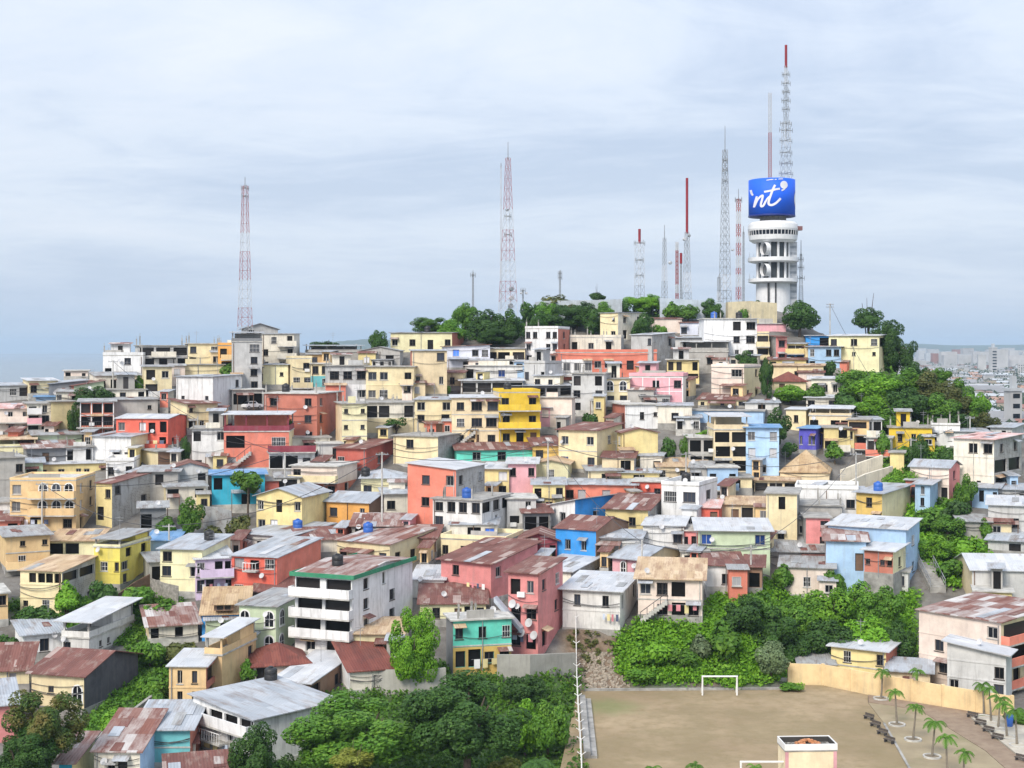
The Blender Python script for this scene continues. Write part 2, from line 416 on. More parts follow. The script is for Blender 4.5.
def add_roof(root, code, w, d, z, parapet_mat, ov=None):
    kind, shape = code[0], code[1]
    rise = roof_rise(code)
    if kind == 'c':                        # concrete slab: cP has a parapet, cf a bare overhanging edge
        mb = MB(); o = .02 if shape == 'P' else .3
        mb.box(-w/2-o,w/2+o,-o,d+o,z+.002,z+.16)
        mb.build('roof', CONC if rnd.random()<.6 else CONCL, root)
        if shape == 'P':
            pp = MB(); t=.14; e=.035; hh = rnd.uniform(.25,.5)
            pp.box(-w/2-e,w/2+e,-e,t,z+.163,z+.16+hh); pp.box(-w/2-e,w/2+e,d-t,d+e,z+.163,z+.16+hh)
            pp.box(-w/2-e,-w/2+t,t,d-t,z+.163,z+.16+hh); pp.box(w/2-t,w/2+e,t,d-t,z+.163,z+.16+hh)
            pp.build('parapet', parapet_mat, root)
        return lambda x,y: z+.16
    planes, g = roof_surf(shape, w, d, z+.03, rise, rnd.uniform(.25,.5) if ov is None else ov)
    mb = MB()
    axis = 1 if shape in 'F<>' else 0
    for pl in planes:
        mb.prism([(x,y,g(x,y)+.10) for x,y in pl], .09)
    mb.build('roof', roofmat(kind, axis), root)
    return g
RECS = {}
USED = {}
def h(label, x0, x1, yt, yb, col, roof, win='', s=None, side='R', sw='', d=7.0, yaw=0, scol=None, band=None, bal=(), top=None, cols=0,
      name='house', cat='house', dy=0, key=None, dish=None, ov=None, ext=3.5, sbal=(), trim=None, bare=False, room=True, grid=0):
    """one house: its facade fills x0..x1 (px columns), yt..yb (rows) as seen from the photo's viewpoint, at the depth the hill has there"""
    xr = s if s is not None else (x0+x1)/2
    Y = D(yb, (x0+x1)/2)+dy
    if s is None: d = min(d, 7.5)
    az = math.atan((xr-CX)/F)
    gr = lambda u: F/Y*(u[0]-math.tan(az)*u[1])
    if s is None: rz = -az + R(yaw+rnd.uniform(-9,9))
    else:
        ds = (x1-s) if side=='R' else (s-x0)
        th = math.asin(min(.92, max(.2, ds*Y/F/d)))
        rz = -az - th if side=='R' else -az + th
    uf = (math.cos(rz), math.sin(rz)); us = (-math.sin(rz), math.cos(rz))
    if s is None:
        w = (x1-x0)/gr(uf); P = W((x0+x1)/2, yb, Y); org = Vector((P.x, P.y, P.z))
    elif side == 'R':
        w = (s-x0)/gr(uf); d = max(2.5,min(d*1.3,(x1-s)/max(1e-6,gr(us)))); P = W(s, yb, Y); org = Vector((P.x-uf[0]*w/2, P.y-uf[1]*w/2, P.z))
    else:
        w = (x1-s)/gr(uf); d = max(2.5,min(d*1.3,(s-x0)/max(1e-6,-gr(us)))); P = W(s, yb, Y); org = Vector((P.x+uf[0]*w/2, P.y+uf[1]*w/2, P.z))
    H = (yb-yt)*Y/F
    root = thing(name, label, cat, org, rz)
    if col in ('dkgrey','cement','grey','ltgrey') and False: pass
    if not scol and rnd.random() < .38 and col not in ('cement','grey','dkgrey','ltgrey','coral','blue','cyan','purple'): scol = rnd.choice(('cement','offwh','beige','brick','cream','cement'))
    mats = [C(col), C(band[1]) if band else C(col), C(scol) if scol else C(col)]
    if scol in ('cement','grey') or col == 'cement': mats[2] = BLOCKW
    bz = [H*band[0]] if band else []
    px = F/Y
    kind, shape = roof[0], roof[1]
    rise = roof_rise(roof) if kind not in 'cX' else None
    hw = H + min(0, rise or 0)
    fo = layout(win, w, 0, H) if win else []
    so = layout(sw, d, 0, H) if sw else []
    fo = [o for o in fo if o[3] < hw-.05 and o[1]-o[0] > .2]; so = [o for o in so if o[3] < hw-.05 and o[1]-o[0] > .2]
    cut = lambda L: [o for o in L if o[4] != 'a']
    mb = MB()
    lo = -ext
    wall_face(mb, (-w/2,0), (1,0), (0,1), w, lo, hw, cut(fo), (0,1), bz)
    wall_face(mb, (w/2,0), (0,1), (-1,0), d, lo, hw, cut(so) if side=='R' else [], (2,2 if not band or scol else 1), bz)
    wall_face(mb, (-w/2,d), (0,-1), (1,0), d, lo, hw, cut(so) if side=='L' else [], (2,2 if not band or scol else 1), bz)
    mb.poly([(w/2,d,lo),(-w/2,d,lo),(-w/2,d,hw),(w/2,d,hw)])
    # gable or slope infill up to the roof
    if kind not in 'cX' and not top:
        rs = rise
        _, g = roof_surf(shape, w, d, H, rs, 0)
        if shape != 'H':
            for A, B, m in (((-w/2,0),(w/2,0),0),((w/2,0),(w/2,d),2),((w/2,d),(-w/2,d),0),((-w/2,d),(-w/2,0),2)):
                M_ = ((A[0]+B[0])/2,(A[1]+B[1])/2)
                t3 = [(*B,g(*B)),(*M_,g(*M_)),(*A,g(*A))]
                pts = [(*A,hw),(*B,hw)]+[p for p in t3 if p[2] > hw+.02]
                if len(pts) > 2: mb.poly(pts, m)
    mb.poly([(-w/2,0,hw-.002),(w/2,0,hw-.002),(w/2,d,hw-.002),(-w/2,d,hw-.002)])
    wm = mb.mesh('wall', mats)
    link('wall', wm, root)
    small = px < 6.6
    def put(o, face):
        a,b,c,e,st = o; uc = (a+b)/2
        if face == 'F': loc, r0 = (-w/2+uc, 0, c), 0
        elif side == 'R': loc, r0 = (w/2, uc, c), PI/2
        else: loc, r0 = (-w/2, d-uc, c), -PI/2
        if st == 'a': fm, gm = arch_mesh(b-a, e-c)
        else: fm, gm = win_mesh(b-a, e-c, st, small)
        q = place({'d':'door','o':'window_opening','a':'arched_window'}.get(st,'window'), fm, root, loc, r0)
        if gm: place('door_panel' if st=='d' else 'pane', gm, q, (0,0,0), 0)
    for o in fo: put(o,'F')
    for o in so: put(o,'S')
    nf = len(win.split('/')) if win else max(1, round(H/2.6)); fh = H/nf
    # thin floor bands on multi-storey fronts
    if nf > 1 and w > 3 and rnd.random() < .55 and px > 6:
        tb = MB()
        for k in range(1,nf): tb.box(-w/2-.03,w/2+.03,-.05,.0-.003,k*fh-.08,k*fh+.05)
        tb.build('floor_band', mats[0] if rnd.random()<.5 else CONCL, root)
    for (row,u0,u1,style,bc) in bal:
        zb = H-(row+1)*fh; a, b = -w/2+u0*w, -w/2+u1*w; dp = 1.0
        bb = MB(); bb.box(a,b,-dp,-.004,zb-.10,zb+.06)
        if style == 'p':
            bb.box(a,b,-dp,-dp+.1,zb+.06,zb+.95,1); bb.box(a,a+.1,-dp+.1,-.004,zb+.06,zb+.95,1); bb.box(b-.1,b,-dp+.1,-.004,zb+.06,zb+.95,1)
            bb.build('balcony', [CONCL, C(bc)], root)
        else:
            q = bb.build('balcony', [CONCL], root)
            rr = MB(); n = max(3,int((b-a)/.35))
            rr.box(a,b,-dp,-dp+.05,zb+.9,zb+.96)
            for i in range(n+1):
                x = a+(b-a-.04)*i/n; rr.box(x,x+.04,-dp+.005,-dp+.045,zb+.063,zb+.898)
            rr.box(a,a+.05,-dp+.05,-.004,zb+.9,zb+.96); rr.box(b-.05,b,-dp+.05,-.004,zb+.9,zb+.96)
            rr.build('railing', C(bc) if bc in PAL else DARKM, q)
    if top:                                     # roofed open storey on posts
        hp, rcode = top[0], top[1]
        tcol = top[2] if len(top) > 2 else col
        sl = MB(); sl.box(-w/2-.12,w/2+.12,-.12,d+.1,H+.002,H+.16); sl.build('terrace_floor', CONCL, root)
        zt_ = H+hp*Y/F
        pp = MB(); e = .05; ph = min(.9,(zt_-H)*.42)
        pp.box(-w/2-e,w/2+e,-e,.1,H+.163,H+ph); pp.box(w/2-.1,w/2+e,.1,d,H+.163,H+ph); pp.box(-w/2-e,-w/2+.1,.1,d,H+.163,H+ph)
        pp.build('parapet', C(tcol), root)
        np_ = max(2,int(w/2.6)+1)
        for i in range(np_):
            x = -w/2+.15+(w-.3)*i/(np_-1)
            q = MB(); q.box(x-.09,x+.09,.12,.30,H+.162,zt_); q.build('post', C(tcol) if rnd.random()<.6 else CONC, root)
        for x in (-w/2+.15, w/2-.15):
            q = MB(); q.box(x-.09,x+.09,d-.35,d-.17,H+.162,zt_+.4); q.build('post', CONC, root)
        iw = MB(); iw.box(-w/2+.1*w,w/2-.06*w,d*.55,d*.97,H+.163,zt_-.02); iw.build('inner_wall', C(col), root)
        add_roof(root, rcode, w, d, zt_, C(tcol), ov)
        rf = lambda x,y: zt_+.3
        zr = zt_
    elif roof == 'X':
        rf = lambda x,y: H; zr = H
    else:
        rf = add_roof(root, roof, w, d, H, C(col), ov); zr = H
    if cols:
        for i in range(cols):
            x = -w/2+.2+(w-.4)*(i%((cols+1)//2))/max(1,((cols+1)//2-1)); y = .2 if i < (cols+1)//2 else d-.3
            q = MB(); hh = rnd.uniform(.7,1.6); q.box(x-.1,x+.1,y-.1,y+.1,rf(x,y)-.2,rf(x,y)+hh)
            for dx in (-.06,.06): q.box(x+dx-.015,x+dx+.015,y-.015,y+.015,rf(x,y)+hh,rf(x,y)+hh+.5)
            q.build('unfinished_column', CONC, root)
    # weathered extras
    def slot(face):
        return (w, lambda u,o_,z: (-w/2+u, -o_, z)) if face == 'F' else ((d, lambda u,o_,z: (w/2+o_, u, z)) if side == 'R' else (d, lambda u,o_,z: (-w/2-o_, d-u, z)))
    faces = [('F',fo)] + ([('S',so)] if s is not None else [])
    if not bare:
        pb = MB(); ph_ = rnd.uniform(.15,.7)
        if rnd.random() < .7:
            pb.box(-w/2-.05,w/2+.05,-.05,.15,-ext,ph_); pb.box(w/2-.1,w/2+.05,.15,d,-ext,ph_); pb.box(-w/2-.05,-w/2+.1,.15,d,-ext,ph_)
            pb.build('plinth', rnd.choice((CONC,CONC,CONCL)), root)
        for fc, ops in faces:
            L_, f_ = slot(fc)
            for o in ops:
                if o[4] in 'wkdBo' and rnd.random() < .20 and o[3]+.5 < hw:
                    a, b, zt_ = max(0,o[0]-.25), min(L_,o[1]+.25), o[3]+.25
                    q = MB(); q.prism([f_(a,.75,zt_-.12),f_(b,.75,zt_-.12),f_(b,.01,zt_+.15),f_(a,.01,zt_+.15)] if fc == 'F' or side == 'R' else [f_(b,.01,zt_+.15),f_(a,.01,zt_+.15),f_(a,.75,zt_-.12),f_(b,.75,zt_-.12)], .05)
                    q.build('awning', roofmat(rnd.choice('zrgmo'),0), root)
                elif o[4] in 'wkB' and o[1]-o[0] > .7 and rnd.random() < .25:
                    q = MB(); n_ = max(3,int((o[1]-o[0])/.22))
                    for i_ in range(n_+1):
                        u = o[0]+(o[1]-o[0])*i_/n_; q.tube([f_(u,.03,o[2]-.05),f_(u,.03,o[3]+.05)], .018, 4, 0, False)
                    for z_ in (o[2],(o[2]+o[3])/2,o[3]): q.tube([f_(o[0],.03,z_),f_(o[1],.03,z_)], .018, 4, 0, False)
                    q.build('window_grille', rnd.choice((DARKM,WHITE)), root)
        if roof[0] == 'c' and not top and w > 3.5 and rnd.random() < .32 and room:
            q = MB(); ww, dd, hh = w*rnd.uniform(.25,.5), d*rnd.uniform(.3,.5), rnd.uniform(1.6,2.3)
            x = rnd.uniform(-w/2+ww/2+.2,w/2-ww/2-.2); y = rnd.uniform(.8,d-dd-.3); z = H+.163
            q.box(x-ww/2,x+ww/2,y,y+dd,z,z+hh); rr_ = q.build('roof_room', C(rnd.choice((col,'cement','grey','offwh'))), root)
            q = MB(); q.prism([(x-ww/2-.4,y-.6,z+hh+.06),(x+ww/2+.4,y-.6,z+hh+.06),(x+ww/2+.4,y+dd+.3,z+hh+.35),(x-ww/2-.4,y+dd+.3,z+hh+.35)],.05); q.build('roof_sheet', roofmat(rnd.choice('zzrgm'),0), rr_)
            q = MB(); q.box(x-.4,x+.4,y-.03,y-.003,z,z+hh*.85); q.build('doorway', ROOM_SHADE, rr_)  # dark panel paints the shade of an open doorway
        if roof[0] == 'c' and not top and w > 3.5 and not cols and rnd.random() < .35:
            for i_ in range(rnd.randint(2,5)):
                x = rnd.uniform(-w/2+.2,w/2-.2); y = rnd.choice((.18,d-.25,d*.5)); hh = rnd.uniform(.5,1.5)
                q = MB(); q.box(x-.09,x+.09,y-.09,y+.09,H+.16,H+.16+hh)
                for dx in (-.05,.05): q.box(x+dx-.012,x+dx+.012,y-.012,y+.012,H+.16+hh,H+.6+hh)
                q.build('unfinished_column', CONC, root)
        if roof[0] in 'zwrmogp' and roof[1] == 'M' and w > 3.5 and not top:
            for i_ in range(rnd.randint(1,4)):
                ww, dd = rnd.uniform(.7,1.0), rnd.uniform(1.2,d*.5)
                x = rnd.uniform(-w/2,w/2-ww); y = rnd.uniform(-.75,max(.1,d-dd)); lift = .13+.012*i_
                g2 = lambda a_,b_: H+.03+rise*b_/d+lift
                q = MB(); q.prism([(x,y,g2(x,y)),(x+ww,y,g2(x,y)),(x+ww+rnd.uniform(-.1,.1),y+dd,g2(x,y+dd)),(x+rnd.uniform(-.1,.1),y+dd,g2(x,y+dd))],.02)
                q.build('roof_patch', roofmat(rnd.choice({'z':'wgzr','w':'zzg','r':'mrrz','m':'zrr','o':'rog','g':'zrg','p':'rz'}[roof[0]]),0), root)
        big = (x1-x0) > 62
        if rnd.random() < .34 and w > 4 and not bal and not big and H > 2.2:
            q = MB(); ww, dd = w*rnd.uniform(.28,.5), rnd.uniform(1.0,2.0); x = rnd.choice((-w/2+ww/2-rnd.uniform(0,.5), w/2-ww/2+rnd.uniform(0,.5))); zz = min(H*.95, rnd.uniform(1.7,2.9))
            q.box(x-ww/2,x+ww/2,-dd,-.004,-2.5,zz); an = q.build('annex', C(rnd.choice((col,col,'offwh','cement','beige','ltpink','cream','yellow','peach','salmon'))), root)
            q = MB(); q.prism([(x-ww/2-.25,-dd-.35,zz+.08),(x+ww/2+.25,-dd-.35,zz+.06),(x+ww/2+.25,-.006,zz+.38),(x-ww/2-.25,-.006,zz+.4)],.05); q.build('roof_sheet', roofmat(rnd.choice('zzrgmo'),0), an)
            if ww > 1.2:
                fm, gm = win_mesh(min(1.0,ww*.5), min(1.0,zz*.45), rnd.choice('wkc'), True)
                o_ = place('window', fm, an, (x+rnd.uniform(-.1,.1)*ww, -dd-.19, zz*.35), 0)
        if rnd.random() < .3 and w > 3.5 and roof[0] == 'c' and not top:
            q = MB(); ww = w*rnd.uniform(.25,.5); x = rnd.uniform(-w/2+ww/2,w/2-ww/2); q.box(x-ww/2,x+ww/2,.0,.16,H+.164,H+rnd.uniform(.7,1.3)); q.build('raised_parapet', C(rnd.choice((col,col,'cement','offwh'))), root)
        if rnd.random() < .45 and w > 3:
            for i_ in range(rnd.randint(1,3)):
                z_ = rnd.uniform(.45,.95)*H; z2 = z_+rnd.uniform(-.5,.5); sg = rnd.uniform(.15,.5)
                q = MB(); q.tube([(-w/2+(w)*k_/8,-.12-.02*i_,z_+(z2-z_)*k_/8-sg*4*(k_/8)*(1-k_/8)) for k_ in range(9)],.03,4); q.build('cable', DARKM, root)
        if nf > 1 and w > 5 and rnd.random() < .2 and not bal:
            x = -w/2+.3; L_ = min(w-.6, fh*1.3); q = MB(); ns = 10
            for k_ in range(ns): q.box(x+L_*k_/ns,x+L_*(k_+1)/ns,-.95,-.006,max(-.3,fh*k_/ns-.25),fh*(k_+1)/ns)
            st_ = q.build('outside_stair', CONCL, root)
            q = MB(); q.tube([(x,-.92,.9),(x+L_,-.92,fh+.9)],.04,5); 
            for k_ in range(5): q.tube([(x+L_*k_/4,-.92,fh*k_/4),(x+L_*k_/4,-.92,fh*k_/4+.9)],.03,4)
            q.build('handrail', rnd.choice((DARKM,WHITE)), st_)
        if rnd.random() < .2 and w > 4 and not bal:
            q = MB(); ww = w*rnd.uniform(.3,.6); x = rnd.uniform(-w/2+ww/2,w/2-ww/2); z = min(2.3,H*.8)
            q.prism([(x-ww/2,-1.5,z-.15),(x+ww/2,-1.5,z-.15),(x+ww/2,-.003,z+.15),(x-ww/2,-.003,z+.15)],.05); po = q.build('porch_roof', roofmat(rnd.choice('zrgm'),0), root)
            for sx in (-1,1):
                q = MB(); q.box(x+sx*(ww/2-.1)-.05,x+sx*(ww/2-.1)+.05,-1.42,-1.32,-1.2,z-.22); q.build('post', WOOD, po)
    if grid:
        q = MB()
        for k_ in range(grid+1): x = -w/2+(w-.14)*k_/grid; q.box(x,x+.14,-.045,-.004,0,H-.02)
        for k_ in range(1,nf+1): q.box(-w/2,w/2,-.05,-.0046,k_*fh-.12,k_*fh-.0)
        q.build('wall_grid', WHITE, root)
    if trim:
        q = MB(); zz = H-.12; e = .42
        q.box(-w/2-e,w/2+e,-e,-e+.1,zz,zz+.42); q.box(w/2+e-.1,w/2+e,-e+.1,d+.2,zz,zz+.42); q.box(-w/2-e,-w/2-e+.1,-e+.1,d+.2,zz,zz+.42); q.box(-w/2-e+.1,w/2+e-.1,-e+.1,-.06,zz+.02,zz+.1)
        q.build('roof_trim', C(trim), root)
    for (row,u0,u1,style,bc) in sbal:
        nfs = len(sw.split('/')); fhs = H/nfs; zb = H-(row+1)*fhs; a, b = d*u0, d*u1
        q = MB()
        sx = 1 if side == 'R' else -1
        X = lambda p,q_: (min(sx*(w/2+p),sx*(w/2+q_)), max(sx*(w/2+p),sx*(w/2+q_)))
        q.box(*X(.004,.9),a,b,zb-.1,zb+.06); q.box(*X(.8,.9),a,b,zb+.06,zb+.9,1); q.box(*X(.004,.8),a,a+.1,zb+.06,zb+.9,1); q.box(*X(.004,.8),b-.1,b,zb+.06,zb+.9,1)
        q.build('balcony', [CONCL,C(bc)], root)
    if (dish or (dish is None and rnd.random() < .30)) and w > 2.5:
        q = MB(); u = rnd.uniform(.1,.9); x = -w/2+u*w
        onroof = rnd.random() < .45 or roof == 'X'
        yy, z = (rnd.uniform(.3,d*.5), rf(x,1)+.1) if onroof else (-.32, H*rnd.uniform(.45,.85))
        if onroof: z = rf(x,yy)+.1
        q.tube([(x,yy+.25,z-.1 if onroof else z-.02),(x,yy,z+.35)], .03, 5)
        c = Vector((x,yy-.06,z+.42)); nn = Vector((rnd.uniform(-.5,.5),-1,.55)).normalized(); a_ = nn.cross(Vector((0,0,1))).normalized(); b_ = nn.cross(a_)
        rim = [c+nn*.10+(a_*math.cos(t)+b_*math.sin(t))*.31 for t in [2*PI*i/12 for i in range(12)]]
        for i in range(12): q.poly([c, rim[i], rim[(i+1)%12]])
        q.build('satellite_dish', plain('dish_grey',(.52,.52,.53),.5), root)
    if rnd.random() < .4 and w > 3:
        q = MB(); x = rnd.choice((-w/2+.25,w/2-.25,-w/2+w*.5)); q.tube([(x,-.09,0),(x,-.09,H*.97)], .05, 5); q.build('drain_pipe', rnd.choice((METAL,CONCL,WOOD)), root)
    if rnd.random() < .2 and w > 3 and nf > 1:
        q = MB(); x = rnd.uniform(-w/2+.6,w/2-.6); z = rnd.randint(0,nf-1)*fh+fh*.12; q.box(x-.4,x+.4,-.34,-.004,z,z+.5); q.build('air_conditioner', WHITE, root)
    if rnd.random() < .22:
        q = MB(); x = rnd.uniform(-w/2+.4,w/2-.4); y = rnd.uniform(.4,d-.5); z = rf(x,y); q.tube([(x,y,z-.1),(x,y,z+2.2)], .025, 4)
        q.box(x-.5,x+.5,y-.015,y+.015,z+1.9,z+1.93); q.box(x-.35,x+.35,y-.015,y+.015,z+1.6,z+1.63); q.build('antenna', METAL, root)
    rec = dict(root=root, org=org, rz=rz, w=w, d=d, H=zr, rf=rf, Y=Y)
    if key: RECS[key] = rec
    return rec
def on_house(rec, u, v):
    x = (-.5+u)*rec['w']; y = v*rec['d']; z = rec['rf'](x,y)+.06
    c, s_ = math.cos(rec['rz']), math.sin(rec['rz'])
    return rec['org']+Vector((x*c-y*s_, x*s_+y*c, z))
def tank(rec, u, v, col, label, r_=.55, hh=1.1, group=None):
    p = on_house(rec, u, v)
    t = thing('water_tank', label, 'water tank', p, rnd.uniform(0,3), group)
    m = {'blue':plain('blue_plastic',(.03,.12,.45),.4),'black':plain('black_plastic',(.02,.02,.022),.5)}[col]
    q = MB(); q.lathe([(r_*.92,-.25),(r_,.08),(r_,hh*.45),(r_*.96,hh*.48),(r_,hh*.52),(r_,hh*.85),(r_*.75,hh)], 14); q.build('tank_body', m, t, True)
    q = MB(); q.lathe([(r_*.4,hh),(r_*.4,hh+.1),(r_*.2,hh+.16)], 10); q.build('lid', m, t)
# ------------------------------------------------------------------ the hillside, house by house
rnd.seed(5)
AP = dict(name='apartment_house', cat='apartment house')
SH = dict(name='shack', cat='shack')
# --- far ridge at the west end
h('long low grey house with a pale sheet roof at the far end of the ridge', -14,29,386,398,'grey','zM.9','O.wO', d=9)
h('cream house with brown shutters and a white sheet roof low on the ridge', 29,58,381,397,'cream','wM.8','k.w', d=9)
h('small white hut with a dark opening between two long shed roofs', 41,62,388,396,'white','zM.5','.o', d=5)
h('dark walled shed under a long sloping zinc roof on the ridge', 50,88,384,396,'dkgrey','z>.9','', d=9, yaw=10, **SH)
h('pale green shed with a brown slanting roof below the ridge shed', 74,104,386,397,'sage','r>1.1','', d=8, yaw=8, **SH)
h('small pinkish grey house with a flat top on the ridge skyline', 64,88,371,380,'ltpink','cf','o.s', d=6)
h('white block with unfinished columns on its roof and one dark window, on the ridge', 103,143,356,377,'white','cP','..k./o...', d=9, cols=6)
h('grey concrete block with a white parapet storey and dark galleries on the skyline', 139,188,346,368,'ltgrey','cf','OOO/OoO', d=9, bal=((0,.25,.75,'p','offwh'),), cols=4, **AP)
h('long cream house with dark doorways and a wide grey roof below the white block', 96,143,376,390,'offwh','gM.8','DDoD', d=8)
h('pale house with a plant filled balcony beside the small tree', 144,172,367,397,'cream','gM.3','ow/O.', bal=((1,.15,.95,'p','ltgrey'),), d=8)
h('wide cream block with a blank front behind the big white house', 172,224,365,379,'cream','cf','', d=9)
h('big white house with few tiny windows and a blue boxed balcony', 176,242,377,421,'white','zM.4','.../s.s/.s.', s=213, sw='...k/.../s..k', d=9, **AP)
h('yellow house with brown windows on the skyline beside the orange balcony house', 188,219,344,367,'cream','cf','k.k/o.o', d=9, cols=4)
h('orange house with an open balcony and a cluttered flat roof near the mast', 218,249,346,374,'orange','cP','o.k/O', bal=((0,.1,.95,'p','peach'),), d=8, cols=2)
h('tall blue grey house with an open roofed top floor under the mast', 232,262,342,391,'grey','cf','.K/.k/.k/.k', top=(9,'zM.5','dkgrey'), d=9, **AP)
h('tall cream house with stacked balconies and dark windows near the mast', 262,294,334,371,'offwh','zM.3','.k.o/k..K/k.ko', bal=((0,.5,1.1,'p','offwh'),(1,.5,1.1,'p','offwh')), d=9, **AP)
h('grey gabled top house with an arched dark door at the foot of the red mast', 242,278,329,336,'grey','zF1.4','o.', d=7, dy=5)
h('pale yellow house with a curved blank wall below the tall cream house', 263,296,365,386,'paleyel','zM.3','.s', s=288, sw='o/o', d=7)
h('cream house with two dark windows above a white balcony', 292,312,359,388,'cream','cP','.k/kk', bal=((1,0,1,'p','cream'),), d=7)
h('narrow house with a cream top and teal lower floor', 311,330,364,388,'cream','cf','KK/.k', band=(.5,'teal'), d=7)
h('grey unfinished house with an open roofed terrace full of washing, on the skyline', 309,362,352,366,'cement','cf','', top=(6,'zM.3','cement'), d=9)
h('grey house with three wide dark windows over a white lower floor', 328,368,366,403,'grey','cf','KKK/W.W', band=(.5,'white'), d=8, cols=4, **AP)
h('grey concrete gable house beside the round dark tree on the ridge', 360,400,351,368,'cement','gF.8','.o', d=8)
h('long pale yellow house with a flat dark roof on the skyline', 390,464,333,352,'paleyel','gM.3','w.k.D.k', s=452, sw='', d=9, key='sky_yel')
h('tan four square block with blue grey windows and a side bay', 366,414,367,403,'cream','cf','WW.k/kK.k', d=9, bal=((0,.72,1,'p','beige'),), **AP)
h('beige house with blank tall side wall and one dark balcony opening', 412,447,351,398,'beige','zM.4','..K/.../t.t/...', d=9, **AP)
h('pale lavender house with blue windows and a part rusty roof', 442,490,347,371,'lav','r>.5','.B.wk/..k..', d=8, key='lav')
h('cream house with a white columned veranda near the hilltop trees', 484,525,349,365,'cream','gM.3','OOO', d=8, bal=((0,0,1,'p','ltgrey'),))
h('long pale grey house with two bright blue windows', 465,528,366,381,'ltgrey','cf','o..B.B', d=7)
h('small yellow house tucked below the lavender house', 441,463,373,388,'cream','rM.5','.k.', d=6)
h('low white roofed terrace house with a dark open front', 461,523,381,394,'ltgrey','wM.5','OOOO', d=7)
h('grey frame terrace with potted plants above a cream retaining wall', 366,415,403,437,'offwh','cf','OO.O/....', d=6, band=(.55,'cream'))
h('cream two storey house with twin grey windows beside the beige apartment', 415,452,400,437,'cream','zM.5','W.W/k.k/...', d=8, **AP)
h('beige apartment house with three rows of wide dark windows', 452,500,398,447,'beige','wM.5','kKK/kKK/kdk', d=9, bal=(), **AP)
h('vivid yellow apartment house with three stacked balconies', 499,540,393,446,'vivid','cP','k.k/k.k/kDd', bal=((0,-.02,1.0,'p','vivid'),(1,-.02,1.0,'p','vivid')), d=9, key='vivid', room=False, **AP)
h('off white blank sided block attached to the vivid yellow apartment house', 540,573,398,432,'ltpink','cf','', s=572, d=9, name='apartment_house', cat='apartment house')
h('dark open attic under a grey sheet roof above the vivid yellow apartment house', 508,572,386,399,'dkgrey','zM.6','OOOOO', d=8, dy=4)
# --- hilltop
h('white three storey house with paired windows below the hilltop trees', 525,570,329,365,'white','cP','kk.kk/w..kk/K..w', s=558, sw='k/k/.', d=9, cols=2, room=False, **AP)
h('grey blank walled annex below the white three storey house', 524,562,364,388,'grey','cP','K..o', s=545, sw='', d=6)
h('cream yellow house with a zinc roof and balcony highest below the tank wall', 600,646,313,341,'cream','zM.5','.s/.w', s=618, sw='wk/o.', d=9, bal=(), **AP)
h('pale grey terraced house with bare columns below the cream hilltop house', 570,621,338,354,'offwh','cP','o.w.o.', d=7, cols=8)
h('grey house with a long white sloping roof beside the salmon block', 631,676,335,376,'grey','wM1.2','...k/.../...', s=652, sw='.k/.../..', scol='cement', d=9, **AP)
h('long salmon house with white window bays across the slope', 560,657,353,376,'salmon','cP','W.WWWkk.W', d=8, room=False, key='salwide', bal=((0,.0,.32,'r','white'),))
h('pink house with white grid lines and two dark windows', 629,683,377,405,'pink','cP','..k.k/.D...', d=8, grid=4)
h('small house with yellow arched windows left of the pink grid house', 604,630,379,406,'cream','cf','aa/kk', d=7, bal=((1,0,1,'p','ltgrey'),))
h('tall pale grey house hung with plants and pipes behind the white house', 572,604,374,414,'grey','cf','o.o/k.k/o..', d=7, **AP)
h('low white house with a red brown end wall below the pink grid house', 612,659,405,427,'white','cf','..k.s', s=625, side='L', sw='', scol='brick', d=7)
h('white house with a pale zinc roof beside the unfinished frame', 658,692,406,427,'offwh','zM.5','.k.', d=7)
h('yellow house with a brown arcaded balcony on the upper slope', 667,699,360,384,'yellow','cf','oo.o/OO', bal=((1,.2,1,'p','yellow'),), d=7)
h('grey open terrace house under a white roof above the tan block', 680,728,352,370,'cement','cf','k.kk', top=(10,'wM.3','cement'), d=8, **AP)
h('small lavender house with rusty roofs beside it on the hilltop', 680,706,323,338,'lav','rM.4','k.k', d=7)
h('brown shed with patched rusty roof next to the lavender hilltop house', 655,682,319,330,'ltpink','rM.6','', d=7, **SH)
h('large white house with three rows of paired windows below the water tank wall', 704,757,319,360,'white','cf','..kK/..kK/..tk', d=10, room=False, key='bigwhite', **AP)
h('blue muralled annex under the white roof of the large white house', 704,730,327,345,'skyb','wM.6','O.O', d=7, dy=-3)
h('narrow cream house with stacked open balconies beside the large white house', 756,769,334,360,'cream','cP','O/O', bal=((0,0,1,'p','cream'),(1,0,1,'p','cream')), d=7)
h('low pink and red block under the water tank wall', 756,786,324,335,'pink','cf','', d=6, dy=4)
h('narrow brick red house with a pale side wall on the upper slope', 768,787,337,364,'hotpink','rM.4','k/k', s=776, side='L', scol='cement', d=7)
h('narrow house with a yellow balcony above a blue lower floor', 786,805,344,364,'yellow','zM.4','O/kk', band=(.45,'blue'), d=6, bal=((0,0,1,'p','yellow'),))
h('slim cream house with two small windows beside the pale blue house', 804,818,347,366,'cream','rM.3','s/s', d=6)
h('pale blue house with small windows and a saturated blue upper room', 808,841,347,370,'skyb','zM.3','k.kk/k...', d=7)
h('bright blue roof room above the pale blue house', 806,831,336,348,'blue','zM.4','.O', d=6, dy=3)
h('large pale yellow house with rows of small windows at the end of the ridge', 828,888,336,373,'paleyel','wM1.0','k.k.k/s.s.s/OO...', s=879, sw='O/s/s', d=9, bal=(), **AP)
h('tan pink block with a lighter end bay and four small windows', 711,761,368,399,'ltpink','cP','.W/./.', s=744, sw='.k/./kk', scol='cream', d=8, **AP)
